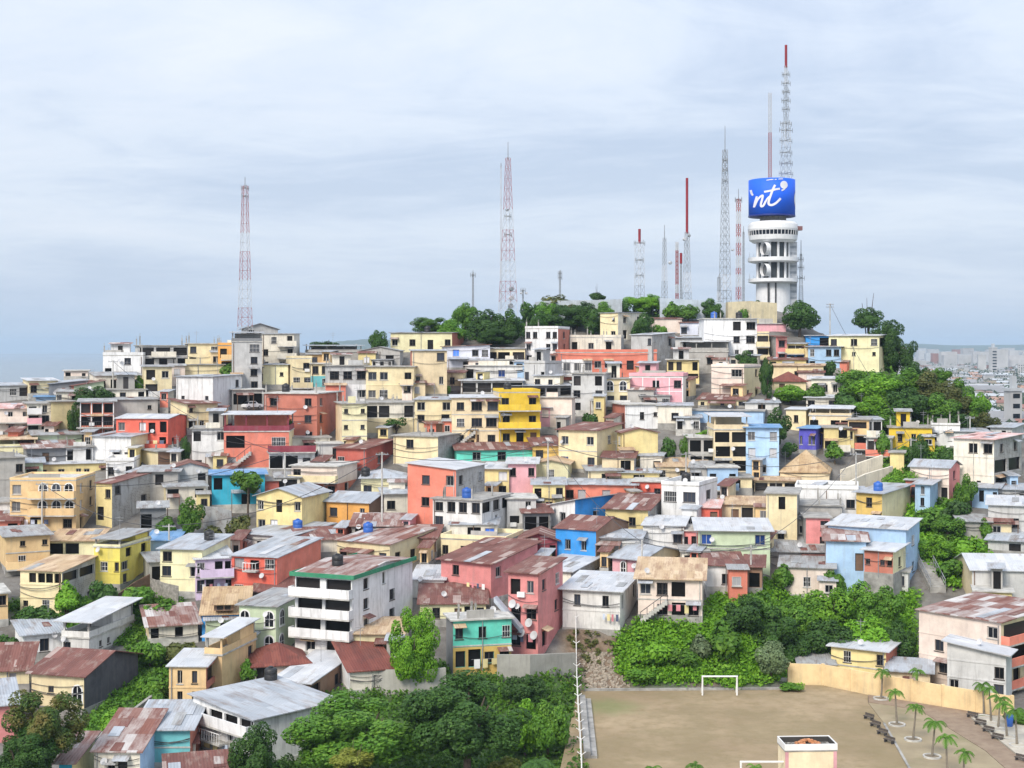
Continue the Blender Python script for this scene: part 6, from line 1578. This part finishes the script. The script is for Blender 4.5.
# ------------------------------------------------------------------ undergrowth: uncountable leaves on the green stretches
def undergrowth(polys, n, kind, size, name, label, seed, hgt=.8, clump=24):
    rs = np.random.RandomState(seed); rr = random.Random(seed)
    P=[];tot=0
    box=[(min(p[0] for p in q),max(p[0] for p in q),min(p[1] for p in q),max(p[1] for p in q)) for q in polys]
    ar=[(b[1]-b[0])*(b[3]-b[2]) for b in box]
    while tot<n:
        k=rr.choices(range(len(polys)),ar)[0]; b=box[k]; px=rr.uniform(b[0],b[1]); v=rr.uniform(b[2],b[3])
        if not inpoly(px,v,polys[k]): continue
        Y=D(v,px)+rr.uniform(-.5,.5); x=(px-CX)*Y/F; z=gz(x,Y); h_=hgt*rr.uniform(.4,1.5); r_=h_*rr.uniform(.7,1.3)
        d=rs.normal(size=(clump,3)); d/=np.linalg.norm(d,axis=1,keepdims=True); d[:,2]=np.abs(d[:,2])
        P.append(np.array([x,Y,z])+d*np.array([r_,r_,h_])*rs.uniform(.6,1,(clump,1))); tot+=1
    P=np.concatenate(P); Nr=rs.normal(size=P.shape)*.7+np.array([0,-.2,.8])
    me=leaf_mesh(name,P,Nr,size,rs); me.materials.append(LEAF[kind])
    o=bpy.data.objects.new(name,me); COL.objects.link(o); tag(o,label,'undergrowth',None,'stuff')
undergrowth([GREEN[0],GREEN[7]],900,'mid',.34,'undergrowth','tangled green undergrowth on the upper east slope',1,1.0)
undergrowth([GREEN[1]],600,'bright',.28,'undergrowth','grassy green undergrowth in the right gully',2,.9)
undergrowth([GREEN[2]],2600,'bright',.22,'undergrowth','dense green undergrowth on the bank above the field',3,.8)
undergrowth([GREEN[3]],1100,'mid',.20,'undergrowth','weeds and grass on the bank below the yellow houses',4,.5)
undergrowth([GREEN[4]],1300,'mid',.22,'undergrowth','green undergrowth beneath the big foreground trees',5,.8)
undergrowth([GREEN[5]],500,'dark',.34,'undergrowth','dark undergrowth along the hilltop',6,.9)
undergrowth([[(566,632),(612,632),(626,660),(580,664)]],26,'olive',.20,'dry_brush','dry straw coloured brush on the brown scree above the fence',7,.5,30)
undergrowth([[(783,676),(800,684),(810,690),(786,691)]],60,'bright',.16,'weeds','bright weeds along the corner of the field',8,.3)
undergrowth([[(1034,470),(1075,490),(1075,690),(1040,640)],[(-70,480),(-24,480),(-24,690),(-70,690)]],1500,'mid',.32,'undergrowth','scrub on the slope beyond the last houses',12,1.2)
# loose stones on the scree
q=MB(); rr=random.Random(9)
for i in range(420):
    px=rr.gauss(600,15); v=rr.uniform(648,690); Y=D(v,px); x=(px-CX)*Y/F; z=gz(x,Y)+.05; s_=rr.uniform(.06,.2)
    q.prism([(x-s_,Y-s_*.7,z),(x+s_*.8,Y-s_,z+.05),(x+s_,Y+s_*.6,z+.09),(x-s_*.6,Y+s_,z+.06)],s_*1.2)
o=q.build('gravel',plain('scree_stone',(.34,.29,.23),.9,var=.6,scale=4)); tag(o,'loose stones and litter on the brown scree','gravel',None,'stuff')
# ------------------------------------------------------------------ palms
def palm_mesh(seed, L=1.5, nf=11):
    rr=random.Random(seed); q=MB()
    for i in range(nf):
        a=2*PI*i/nf+rr.uniform(-.2,.2); up=rr.uniform(.35,1.0); l=L*rr.uniform(.85,1.1); P=[]
        for k in range(8):
            t_=k/7; P.append(Vector((math.cos(a)*l*t_*(1-.15*t_),math.sin(a)*l*t_*(1-.15*t_),l*(up*t_-1.05*t_*t_))))
        side=Vector((-math.sin(a),math.cos(a),0))
        for k in range(7):
            p,n_=P[k],P[k+1]
            for j in range(3):
                c=p.lerp(n_,j/3); wl=l*.30*math.sin(PI*min(1,(k+j/3+1.2)/8.6))
                for s_ in (-1,1):
                    tip=c+side*s_*wl+(n_-p).normalized()*wl*.5+Vector((0,0,-wl*.45)); q.poly([c,c+(n_-p)*.36,tip])
        q.tube(P,[.03]*5+[.02]*3,4,0,False)
    return q.mesh('crown',[LEAF['mid']])
PALMS=[palm_mesh(i) for i in range(3)]
def palm(px,v,vc,label,sc=1.0,kind='mid',zb=.15):
    x,Y=gp(px,v,zb); H_=(v-vc)*Y/F
    t=thing('palm_tree',label,'palm tree',(x,Y,zb),0,'young palms around the plaza'); t.rotation_euler=(R(rnd.uniform(-5,5)),R(rnd.uniform(-5,5)),rnd.uniform(0,6)); sc*=rnd.uniform(.85,1.2)
    q=MB(); q.tube([(0,0,-.1),(.03,0,H_*.4),(0,.02,H_*.8),(0,0,H_)],[.12,.085,.075,.06],8); q.build('trunk',plain('palm_bark',(.22,.19,.15),.9,var=.3,scale=4),t)
    c=bpy.data.objects.new('crown',rnd.choice(PALMS)); COL.objects.link(c); c.parent=t; c.location=(0,0,H_); c.scale=(sc,)*3
    c.material_slots[0].link='OBJECT'; c.material_slots[0].material=LEAF[kind]
    return t
for px,v,vc,lb in [(881,699,671,'slim palm before the wall under the pale yellow house'),(917,701,671,'dark palm before the wall beside the lean to'),(897,725,692,'palm of the plaza row standing closest to the lean to'),
  (913,740,707,'second palm of the plaza row counted from the lean to'),(932,757,722,'third palm of the plaza row counted from the lean to'),(948,776,738,'fourth palm of the plaza row counted from the lean to'),
  (963,794,752,'last palm of the plaza row at the bottom of the picture'),(984,714,685,'palm before the wall under the bare grey house'),(991,722,689,'palm on the garden terrace just right of the wall end palm'),
  (998,728,699,'palm on the garden terrace beside the blue bin'),(1007,737,705,'palm on the garden terrace above the round grass bed'),(1017,745,711,'palm on the garden terrace nearest the right edge'),
  (693,800,765,'palm top peeping in at the bottom edge of the field'),(655,806,770,'smaller palm top at the bottom edge left of the other palm')]:
    palm(px,v,vc,lb,.72 if v<760 else .66)
palm(752,800,768,'green leafy palm behind the bottom goal beside the booth',.8)
palm(538,800,766,'big glossy palm fronds at the bottom edge beside the fence',1.4,'dark')
def ringbed(px,v,r_,label,grass):
    x,Y=gp(px,v,.15); t=thing('planting_bed',label,'planting bed',(x,Y,.145),0,'planting beds in the plaza')
    q=MB(); q.lathe([(r_,-.1),(r_,.14),(r_-.12,.14),(r_-.14,.02)],20); q.build('kerb_ring',CONCL,t)
    q=MB(); q.lathe([(r_-.15,.0),(r_-.15,.05),(.1,.09)],20); q.build('soil',plain('bed_grass',(.10,.14,.04),.95,var=.5,scale=3) if grass else plain('bed_soil',(.20,.16,.11),.95),t)
for px,v,g_,lb in [(881,699,0,'round bed at the foot of the slim palm by the pale yellow house'),(897,725,0,'round bed under the first palm of the plaza row'),(913,740,0,'round bed under the second palm of the plaza row'),(932,757,0,'round bed under the third palm of the plaza row'),
   (984,717.5,1,'grassy round bed by the end of the peach wall'),(991,724,1,'grassy round bed next in line from the peach wall end'),(998,730,1,'grassy round bed beside the blue bin'),(1008,738,1,'grassy round bed near the right edge palms'),(1018,746,1,'grassy round bed at the right picture edge')]:
    ringbed(px,v,.75,lb,g_)
x,Y=gp(1009,726,.24)
t=thing('bin','blue plastic bin beside the garden palms','bin',(x,Y,.24)); q=MB(); q.lathe([(.32,0),(.4,.85),(.42,.86),(.42,.95)],14); q.build('bin_body',plain('blue_plastic',(.03,.12,.45),.4),t); q=MB(); q.lathe([(.43,.951),(.3,1.05)],14); q.build('lid',plain('blue_plastic',(.03,.12,.45)),t)
T('dark green hedge bush at the right edge of the garden terrace',1018,717,16,9,'mid',base=728,cls='M',name='bush',cat='bush')
# ------------------------------------------------------------------ tanks, poles and wires
for key,u,v_,c_,lb in [('must',.4,.5,'black','black tank among the rebar on the mustard yellow house'),('mustw',.62,.2,'blue','bright blue tank on the mustard and cream house roof'),('bigwhite',.25,.6,'blue','blue tank on the large white house below the tank wall'),
   ('bigwhite',.72,.5,'black','dark tank on the flat roof of the large white house'),('curved',.6,.15,'blue','blue tank in front of the grey house window row'),('sky_yel',.5,.5,'black','black tank on the long pale yellow skyline house'),
   ('patch',.15,.5,'blue','blue tank on the patchwork roof of the low cream house'),('vivid',.3,.6,'black','black tank on the vivid yellow apartment house'),('green',.4,.3,'black','dark tank on the green trimmed white house'),
   ('yelblue',.75,.6,'black','small black tank on the blue zinc roof of the yellow house'),('lowgrey',.7,.5,'blue','blue tank above the low white grey house'),('pyel',.1,.1,'black','dark tank on the pale yellow hip roofed house'),
   ('bigzinc',.05,.9,'black','black tank behind the big zinc roof'),('blackwin',.4,.5,'black','black tank on the white house with two black windows'),('bigbrick',.2,.4,'black','black tank on the salmon brown brick house')]:
    tank(RECS[key],u,v_,c_,lb,r_=.6)
POLES=[]
def pole(px,yt,yb,label,dy=0,arms=1):
    Y=D(yb,px)+dy; b=W(px,yb,Y); H_=(yb-yt)*Y/F
    t=thing('utility_pole',label,'utility pole',b,R(rnd.uniform(-25,25)),'utility poles on the hill')
    q=MB(); q.tube([(0,0,-1),(0,0,H_)],[.14,.09],8); q.build('pole',CONCL,t)
    for i in range(arms):
        q=MB(); q.box(-.8,.8,-.06,.06,H_-.35-.5*i,H_-.24-.5*i)
        for x in (-.7,-.25,.25,.7): q.tube([(x,0,H_-.24-.5*i),(x,0,H_-.08-.5*i)],.035,5)
        q.build('cross_arm',METAL,t)
    POLES.append(b+Vector((0,0,H_-.2))); return t
for px,yt,yb,lb in [(830,303,336,'utility pole with double crossarms on the ridge by the pale yellow house'),(42,482,536,'utility pole before the arches of the peach apartment house'),(113,360,396,'thin pole by the dark doorway house on the ridge'),
   (285,452,500,'utility pole before the white maroon balcony house'),(382,452,540,'utility pole between the orange and pale yellow houses'),(686,452,492,'utility pole by the concrete frame house'),(911,438,470,'utility pole beside the dark narrow tree'),
   (970,416,440,'pale concrete pole at the foot of the green slope'),(642,540,580,'utility pole before the pink zinc roofed house'),(751,545,590,'thin pole between the small white hut and grey green house'),(856,452,500,'utility pole by the lower cream concrete wall'),
   (169,524,556,'utility pole above the blue tarpaulin shed'),(548,440,500,'utility pole by the cream lean to house')]:
    pole(px,yt,yb,lb,arms=2 if px==830 else 1)
def wire(i,j,sag,label):
    a,b=POLES[i],POLES[j]; P=[a.lerp(b,k/14)+Vector((0,0,-sag*4*(k/14)*(1-k/14))) for k in range(15)]
    q=MB(); q.tube(P,.04,4); o=q.build('power_line',DARKM); tag(o,label,'power line')
wire(3,4,1.2,'dark cable between the poles by the maroon balcony and orange houses'); wire(4,12,1.6,'dark cable crossing the salmon tall house toward the lean to house'); wire(5,10,1.8,'dark cable over the roofs toward the lower cream wall'); wire(6,10,.8,'dark cable from the dark narrow tree down to the cream wall'); wire(11,1,1.5,'dark cable from the tarpaulin shed to the peach apartment house')
# washing on lines
def washing(key,v0,zoff,label,n=6,u0=.1,u1=.9):
    r_=RECS[key]; t=thing('washing_line',label,'washing line',r_['org'],r_['rz'])
    rr=random.Random(key); w=r_['w']
    a,b=-w/2+u0*w,-w/2+u1*w
    q=MB(); q.tube([(a,v0,zoff),(b,v0,zoff)],.015,4); q.build('line',METAL,t)
    for i in range(n):
        x=a+(b-a)*(i+.3)/n; ww=rr.uniform(.35,.7)*(b-a)/n; hh=rr.uniform(.5,.95); c=rr.choice(['#f2f0ee','#c9d6ea','#d98a94','#55607c','#e8d9a0'])
        q=MB(); q.prism([(x,v0-.03,zoff),(x+ww,v0-.03,zoff),(x+ww*.97,v0+.02,zoff),(x+.02,v0+.02,zoff)],hh); q.build('cloth',wallmat(c,.1),t)
washing('salw',-.6,2.0,'line of white washing on the salmon rusty roofed house',4,.55,.95)
washing('roundg',-.5,1.9,'pale washing hung on the grey cement house above the bank',4,.7,1.0)
washing('tornroof',-.4,1.7,'light washing on the pinkish house with the torn tan roof',5,.3,.95)

rwall('retaining_wall','grey block wall below the bright green dense tree',[(372,668,690),(410,672,692),(446,668,686)],STAIN)

for a_,b_,sg,lb in [(0,6,1.0,'dark cable from the ridge pole down to the dark narrow tree'),(8,9,.8,'dark cable between the pink zinc roofed house and small white hut'),(8,12,1.4,'dark cable from the pink zinc roofed house up to the lean to house'),(9,10,1.6,'dark cable from the small white hut to the lower cream wall'),
   (1,3,1.8,'dark cable from the peach apartment arches to the maroon balcony house'),(11,4,2.0,'long dark cable from the tarpaulin shed to the pale yellow house pole'),(2,3,2.0,'dark cable from the ridge doorway house down to the maroon balcony house'),(5,12,1.6,'dark cable between the concrete frame house and lean to house'),(7,6,.8,'dark cable below the green slope to the dark narrow tree')]:
    wire(a_,b_,sg,lb)
for k_,z_,lb,n_,a_,b_ in [('turq',1.2,'washing hung below the turquoise upper floor',4,.3,.9),('peach',1.6,'bright washing on the peach apartment house front',5,.1,.6),('coral',1.4,'washing along the bright red orange house front',5,.3,.95),('bigzinc',1.3,'washing hung on the white balustraded gallery house',4,.2,.8),('lilac',1.2,'washing on the lilac pink house balcony',4,.1,.9),('tallpink',2.1,'pale washing on the tall pink house front',3,.1,.9),('curved',1.5,'washing on the grey house with the window row',4,.1,.8),('bigbrick',2.4,'washing hung on the salmon brown brick house',4,.1,.5)]:
    washing(k_,-.35,z_,lb,n_,a_,b_)

for x,y,rx,ry,kd,lb in [(545,308,14,9,'mid','green tree in front of the hilltop hall wall at its west end'),(566,305,13,8,'olive','olive tree in front of the hilltop hall wall'),(604,306,12,8,'mid','green tree before the middle of the hilltop hall wall'),(622,303,10,7,'dark','small dark tree at the east end of the hilltop hall wall'),
   (672,308,10,7,'mid','green tree before the pale blue grey hilltop wall'),(452,326,16,11,'mid','green tree joining the west end of the hilltop grove'),(540,320,14,11,'dark','dark tree linking the grove to the hall wall'),(593,318,14,10,'dark','dark tree beside the cream hilltop house west wall'),(742,312,9,7,'mid','bush below the stained tank wall'),(756,306,8,6,'dark','small dark bush on the stained tank wall')]:
    T(lb,x,y,rx,ry,kd,base=y+ry+4,dy=-1,name='tree' if ry>7 else 'bush',cat='tree' if ry>7 else 'bush')
# ------------------------------------------------------------------ far city on the plain
def far_building(seed, kind):
    rr=random.Random(seed); q=MB()
    if kind=='house':
        w,d,h_=rr.uniform(9,16),rr.uniform(9,14),rr.uniform(4,9)
        q.box(-w/2,w/2,-d/2,d/2,-.5,h_,0); q.prism([(-w/2-.4,-d/2-.4,h_+.1),(w/2+.4,-d/2-.4,h_+.1),(w/2+.4,d/2+.4,h_+1.5),(-w/2-.4,d/2+.4,h_+1.5)],.15,1)
    elif kind=='shed':
        w,d,h_=rr.uniform(28,50),rr.uniform(18,30),rr.uniform(6,9)
        q.box(-w/2,w/2,-d/2,d/2,-.5,h_,0); q.prism([(-w/2-.6,-d/2-.6,h_+.1),(w/2+.6,-d/2-.6,h_+.1),(w/2+.6,0,h_+3),(-w/2-.6,0,h_+3)],.2,1); q.prism([(-w/2-.6,0,h_+3),(w/2+.6,0,h_+3),(w/2+.6,d/2+.6,h_+.1),(-w/2-.6,d/2+.6,h_+.1)],.2,1)
    else:
        w,d,h_=rr.uniform(12,18),rr.uniform(12,16),rr.uniform(16,30)
        q.box(-w/2,w/2,-d/2,d/2,-.5,h_,0); q.box(-w/2-.3,w/2+.3,-d/2-.3,d/2+.3,h_+.002,h_+.6,1); q.box(-2,2,-2,2,h_+.6,h_+3,0)
    nfl=int(h_/3)
    for k in range(max(1,nfl)):
        z=1+k*3
        if z+1.3>h_-.2: break
        for i in range(int(w/3)):
            x=-w/2+1.2+i*3; q.poly([(x,-d/2-.03,z),(x+1.4,-d/2-.03,z),(x+1.4,-d/2-.03,z+1.3),(x,-d/2-.03,z+1.3)],2)
    return q,rr
FARW=[plain('far_wall_white',(.42,.42,.42),.9,scale=.05),plain('far_wall_cream',(.40,.36,.29),.9,scale=.05),plain('far_wall_grey',(.38,.38,.38),.9,scale=.05),plain('far_wall_rose',(.50,.33,.27),.9,scale=.05)]
FARR=[plain('far_roof_zinc',(.42,.44,.46),.7,scale=.05),plain('far_roof_rust',(.27,.13,.10),.9,scale=.05),plain('far_roof_grey',(.27,.27,.28),.9,scale=.05)]
KINDS={'white_house':('house',0,0,'low white house with pale roof in the hazy city beyond the hill'),'rust_house':('house',1,1,'low cream house with rusty roof in the hazy city beyond the hill'),'grey_house':('house',2,2,'low grey house in the hazy city beyond the hill'),
  'rose_house':('house',3,0,'low rose house with pale roof in the hazy city beyond the hill'),'warehouse':('shed',0,0,'long pale warehouse in the hazy city beyond the hill'),'dark_warehouse':('shed',2,2,'long dark roofed warehouse in the hazy city beyond the hill'),'apartment_tower':('tower',0,0,'pale apartment tower in the hazy city beyond the hill')}
rr=random.Random(77); FM={}
for k,(kd,wm,rm,lb) in KINDS.items():
    FM[k]=[]
    for i in range(3):
        q,_=far_building(hash(kd)%50+i*7+len(k),kd) if False else far_building(len(k)*13+i*7,kd); FM[k].append(q.mesh('far_building',[FARW[wm],FARR[rm],GLASS]))
taken=[]
n=0
while n<290:
    v=348+rr.uniform(14,94)**1.0; Y=(CZ+3)*F/(v-HV+4)
    Y=math.exp(rr.uniform(math.log(430),math.log(2300))); px=rr.uniform(885,1150)
    x=(px-CX)*Y/F
    if any(abs(x-a)<11+Y*.004 and abs(Y-b)<13+Y*.008 for a,b in taken): continue
    if gz(x,Y)>-2.5: continue
    k=rr.choices(list(KINDS),[30,12,12,9,7,4,3])[0]
    if k=='apartment_tower' and Y<900: k='white_house'
    taken.append((x,Y)); n+=1
    o=bpy.data.objects.new(k,rr.choice(FM[k])); COL.objects.link(o); o.location=(x,Y,-3.2); o.rotation_euler=(0,0,rr.choice((0,PI/2))+R(rr.uniform(-8,8))-.35)
    tag(o,KINDS[k][3],'house' if 'house' in k and 'ware' not in k else 'warehouse' if 'ware' in k else 'tower block',{'white_house':'white houses of the far city','rust_house':'rusty roofed houses of the far city','grey_house':'grey houses of the far city','rose_house':'rose houses of the far city','warehouse':'pale warehouses of the far city','dark_warehouse':'dark warehouses of the far city','apartment_tower':'apartment towers of the far city'}[k])
# two landmarks of the far city
def far_tower(px,yt,Y,w,label,m):
    x=(px-CX)*Y/F; h_=CZ+3.2-(yt-HV)*Y/F
    t=thing('office_tower',label,'tower block',(x,Y,-3.2),.2)
    q=MB(); q.box(-w/2,w/2,-w/2,w/2,-.5,h_); q.build('wall',m,t)
    q=MB(); q.box(-w/2-.5,w/2+.5,-w/2-.5,w/2+.5,h_+.01,h_+1.2); q.box(-w/5,w/5,-w/5,w/5,h_+1.2,h_+6); q.build('roof',FARR[0],t)
    q=MB()
    for i in range(int(h_/4)): q.box(-w/2+1,w/2-1,-w/2-.1,-w/2-.02,2+i*4,3.8+i*4)
    q.build('window_band',GLASS,t)
far_tower(993,348,1900,8,'tall white office tower standing highest in the far city',FARW[0])
far_tower(1013,391,560,5,'pale slim water tower block beside the long warehouse in the city below',FARW[0])
# everything farther is one mass of roofs
q=MB()
for i in range(2600):
    Y=math.exp(rr.uniform(math.log(2300),math.log(8000))); px=rr.uniform(860,1250); x=(px-CX)*Y/F; w=rr.uniform(10,40); d=rr.uniform(10,30); h_=rr.uniform(4,11) if rr.random()<.93 else rr.uniform(15,45)
    q.box(x-w/2,x+w/2,Y-d/2,Y+d/2,-3.3,h_-3,rr.choice((0,0,1,2,3)))
o=q.build('far_city',[FARW[0],FARR[0],FARW[2],FARR[1]]); tag(o,'hazy mass of city roofs reaching to the horizon','city',None,'stuff')
# far trees between the houses
rs=np.random.RandomState(8); P=[]
for i in range(420):
    Y=math.exp(rr.uniform(math.log(380),math.log(3200))); px=rr.uniform(870,1180); x=(px-CX)*Y/F
    if gz(x,Y)>-2.5: continue
    nn=46; d=rs.normal(size=(nn,3)); d/=np.linalg.norm(d,axis=1,keepdims=True); r_=rr.uniform(3,6)*(1+Y/4000)
    for j in range(rr.randint(1,4)): P.append(np.array([x+rr.uniform(-9,9)*(1+Y/1500),Y+rr.uniform(-9,9),r_*.7-3.2])+d*np.array([r_,r_,r_]))
P=np.concatenate(P); me=leaf_mesh('far_woods',P,rs.normal(size=P.shape)*.6+np.array([0,-.2,.8]),1.3,rs); me.materials.append(LEAF['blue'])
o=bpy.data.objects.new('far_woods',me); COL.objects.link(o); tag(o,'dark tree clumps between the houses of the far city','trees',None,'stuff')
for i,(px,v) in enumerate(((962,424),(985,428),(1004,426),(1020,428))):
    pass
# ------------------------------------------------------------------ air
HAZE=True
if HAZE:
    m=bpy.data.materials.new('haze_air'); m.use_nodes=True; tr=m.node_tree
    for nd in list(tr.nodes):
        if nd.type!='OUTPUT_MATERIAL': tr.nodes.remove(nd)
    pv=tr.nodes.new('ShaderNodeVolumePrincipled'); pv.inputs['Color'].default_value=(.60,.79,1,1); pv.inputs['Density'].default_value=.00011; pv.inputs['Anisotropy'].default_value=0
    tr.links.new(pv.outputs[0],[n for n in tr.nodes if n.type=='OUTPUT_MATERIAL'][0].inputs['Volume'])
    q=MB(); q.box(-8950,8950,-400,8500,-4.4,101); o=q.build('haze',m); o['kind']='stuff'; o['label']='thin bluish haze over hill and far city'; o['category']='haze'
# ------------------------------------------------------------------ sky, sun, camera
w=bpy.data.worlds.new('World'); S.world=w; w.use_nodes=True; t=w.node_tree; bg=t.nodes['Background']
SUN_EL=R(42); SUN_ROT=R(208)
sk=t.nodes.new('ShaderNodeTexSky'); sk.sky_type='NISHITA'; sk.sun_disc=False; sk.sun_elevation=SUN_EL; sk.sun_rotation=SUN_ROT; sk.air_density=1.2; sk.dust_density=3
tc=t.nodes.new('ShaderNodeTexCoord'); sep=t.nodes.new('ShaderNodeSeparateXYZ'); t.links.new(tc.outputs['Generated'],sep.inputs[0])
def math_(op,a,b=None):
    x=t.nodes.new('ShaderNodeMath'); x.operation=op
    for i,v in enumerate((a,b)):
        if v is None: continue
        if isinstance(v,(int,float)): x.inputs[i].default_value=v
        else: t.links.new(v,x.inputs[i])
    return x.outputs[0]
z=math_('MAXIMUM',sep.outputs[2],0.0)
den=math_('ADD',z,.10)
cx,cy=math_('DIVIDE',sep.outputs[0],den),math_('DIVIDE',sep.outputs[1],den)
cb=t.nodes.new('ShaderNodeCombineXYZ'); t.links.new(cx,cb.inputs[0]); t.links.new(cy,cb.inputs[1])
mp=t.nodes.new('ShaderNodeMapping'); mp.inputs['Scale'].default_value=(.62,.75,1); mp.inputs['Location'].default_value=(3.1,1.7,0); t.links.new(cb.outputs[0],mp.inputs[0])
def noise(scale,det,rough,dist=0):
    x=t.nodes.new('ShaderNodeTexNoise'); x.inputs['Scale'].default_value=scale; x.inputs['Detail'].default_value=det; x.inputs['Roughness'].default_value=rough; x.inputs['Distortion'].default_value=dist
    t.links.new(mp.outputs[0],x.inputs['Vector']); return x.outputs['Fac']
def ramp(src,stops):
    x=t.nodes.new('ShaderNodeValToRGB'); e=x.color_ramp.elements
    while len(e)<len(stops): e.new(.5)
    for el,(p,c) in zip(e,stops): el.position=p; el.color=(*c,1)
    t.links.new(src,x.inputs[0]); return x.outputs[0]
nz=math_('ADD',math_('MULTIPLY',noise(.7,8,.6,.9),.72),math_('MULTIPLY',noise(3.6,7,.65,.8),.28))
bias=ramp(z,[(.02,(.38,)*3),(.062,(.40,)*3),(.083,(.64,)*3),(.115,(.46,)*3),(.17,(.42,)*3),(.215,(.58,)*3),(.5,(.5,)*3)])
nz=math_('ADD',nz,math_('MULTIPLY',math_('SUBTRACT',bias,.5),.42))
K=3.9
def c_(r_,g_,b_): return (r_*K/4.2,g_*K/4.2,b_*K/4.2)
cl=ramp(nz,[(.36,(.42,.50,.645)),(.455,(.52,.59,.72)),(.53,(.61,.67,.775)),(.66,(.705,.74,.82))])
# hazier towards the horizon
hz=ramp(z,[(0,(.44,.57,.73)),(.035,(.52,.62,.77)),(.10,(.61,.69,.82)),(.3,(.62,.685,.81))])
mixn=t.nodes.new('ShaderNodeMix'); mixn.data_type='RGBA'
t.links.new(ramp(z,[(0,(.15,)*3),(.06,(.5,)*3),(.16,(.9,)*3)]),mixn.inputs[0]); t.links.new(hz,mixn.inputs[6]); t.links.new(cl,mixn.inputs[7])
# overcast sky is brighter overhead
zen=math_('ADD',math_('MULTIPLY',math_('POWER',z,1.5),.7),.92)
sc_=t.nodes.new('ShaderNodeVectorMath'); sc_.operation='SCALE'; t.links.new(mixn.outputs[2],sc_.inputs[0]); t.links.new(math_('MULTIPLY',zen,K),sc_.inputs['Scale'])
mx=t.nodes.new('ShaderNodeMix'); mx.data_type='RGBA'; mx.inputs[0].default_value=.93; t.links.new(sk.outputs[0],mx.inputs[6]); t.links.new(sc_.outputs[0],mx.inputs[7])
t.links.new(mx.outputs[2],bg.inputs[0]); bg.inputs[1].default_value=.115
sd=Vector((math.sin(SUN_ROT)*math.cos(SUN_EL),math.cos(SUN_ROT)*math.cos(SUN_EL),math.sin(SUN_EL)))
l=bpy.data.lights.new('sun','SUN'); l.energy=1.25; l.angle=R(22); l.color=(1,.92,.80); lo=bpy.data.objects.new('sun',l); COL.objects.link(lo); lo.rotation_euler=sd.to_track_quat('Z','Y').to_euler(); lo.location=(-50,-80,150)
cam=bpy.data.cameras.new('camera'); co=bpy.data.objects.new('camera',cam); COL.objects.link(co); S.camera=co
co.location=(0,0,CZ); co.rotation_euler=(PI/2,0,0); cam.sensor_width=36; cam.lens=36*F/1024; cam.shift_y=-(384-HV)/1024; cam.clip_start=1; cam.clip_end=30000
S.view_settings.view_transform='Standard'; S.view_settings.look='None'; S.view_settings.gamma=1; S.view_settings.use_curve_mapping=False; S.view_settings.exposure=1.5
S.render.engine='CYCLES'; S.cycles.max_bounces=5; S.cycles.diffuse_bounces=3; S.cycles.glossy_bounces=2; S.cycles.transmission_bounces=3; S.cycles.transparent_max_bounces=8; S.cycles.volume_bounces=0
S.cycles.use_denoising=True; S.cycles.denoiser='OPENIMAGEDENOISE'; S.cycles.use_adaptive_sampling=True; S.cycles.adaptive_threshold=.01; S.cycles.sample_clamp_indirect=4
S.render.film_transparent=False
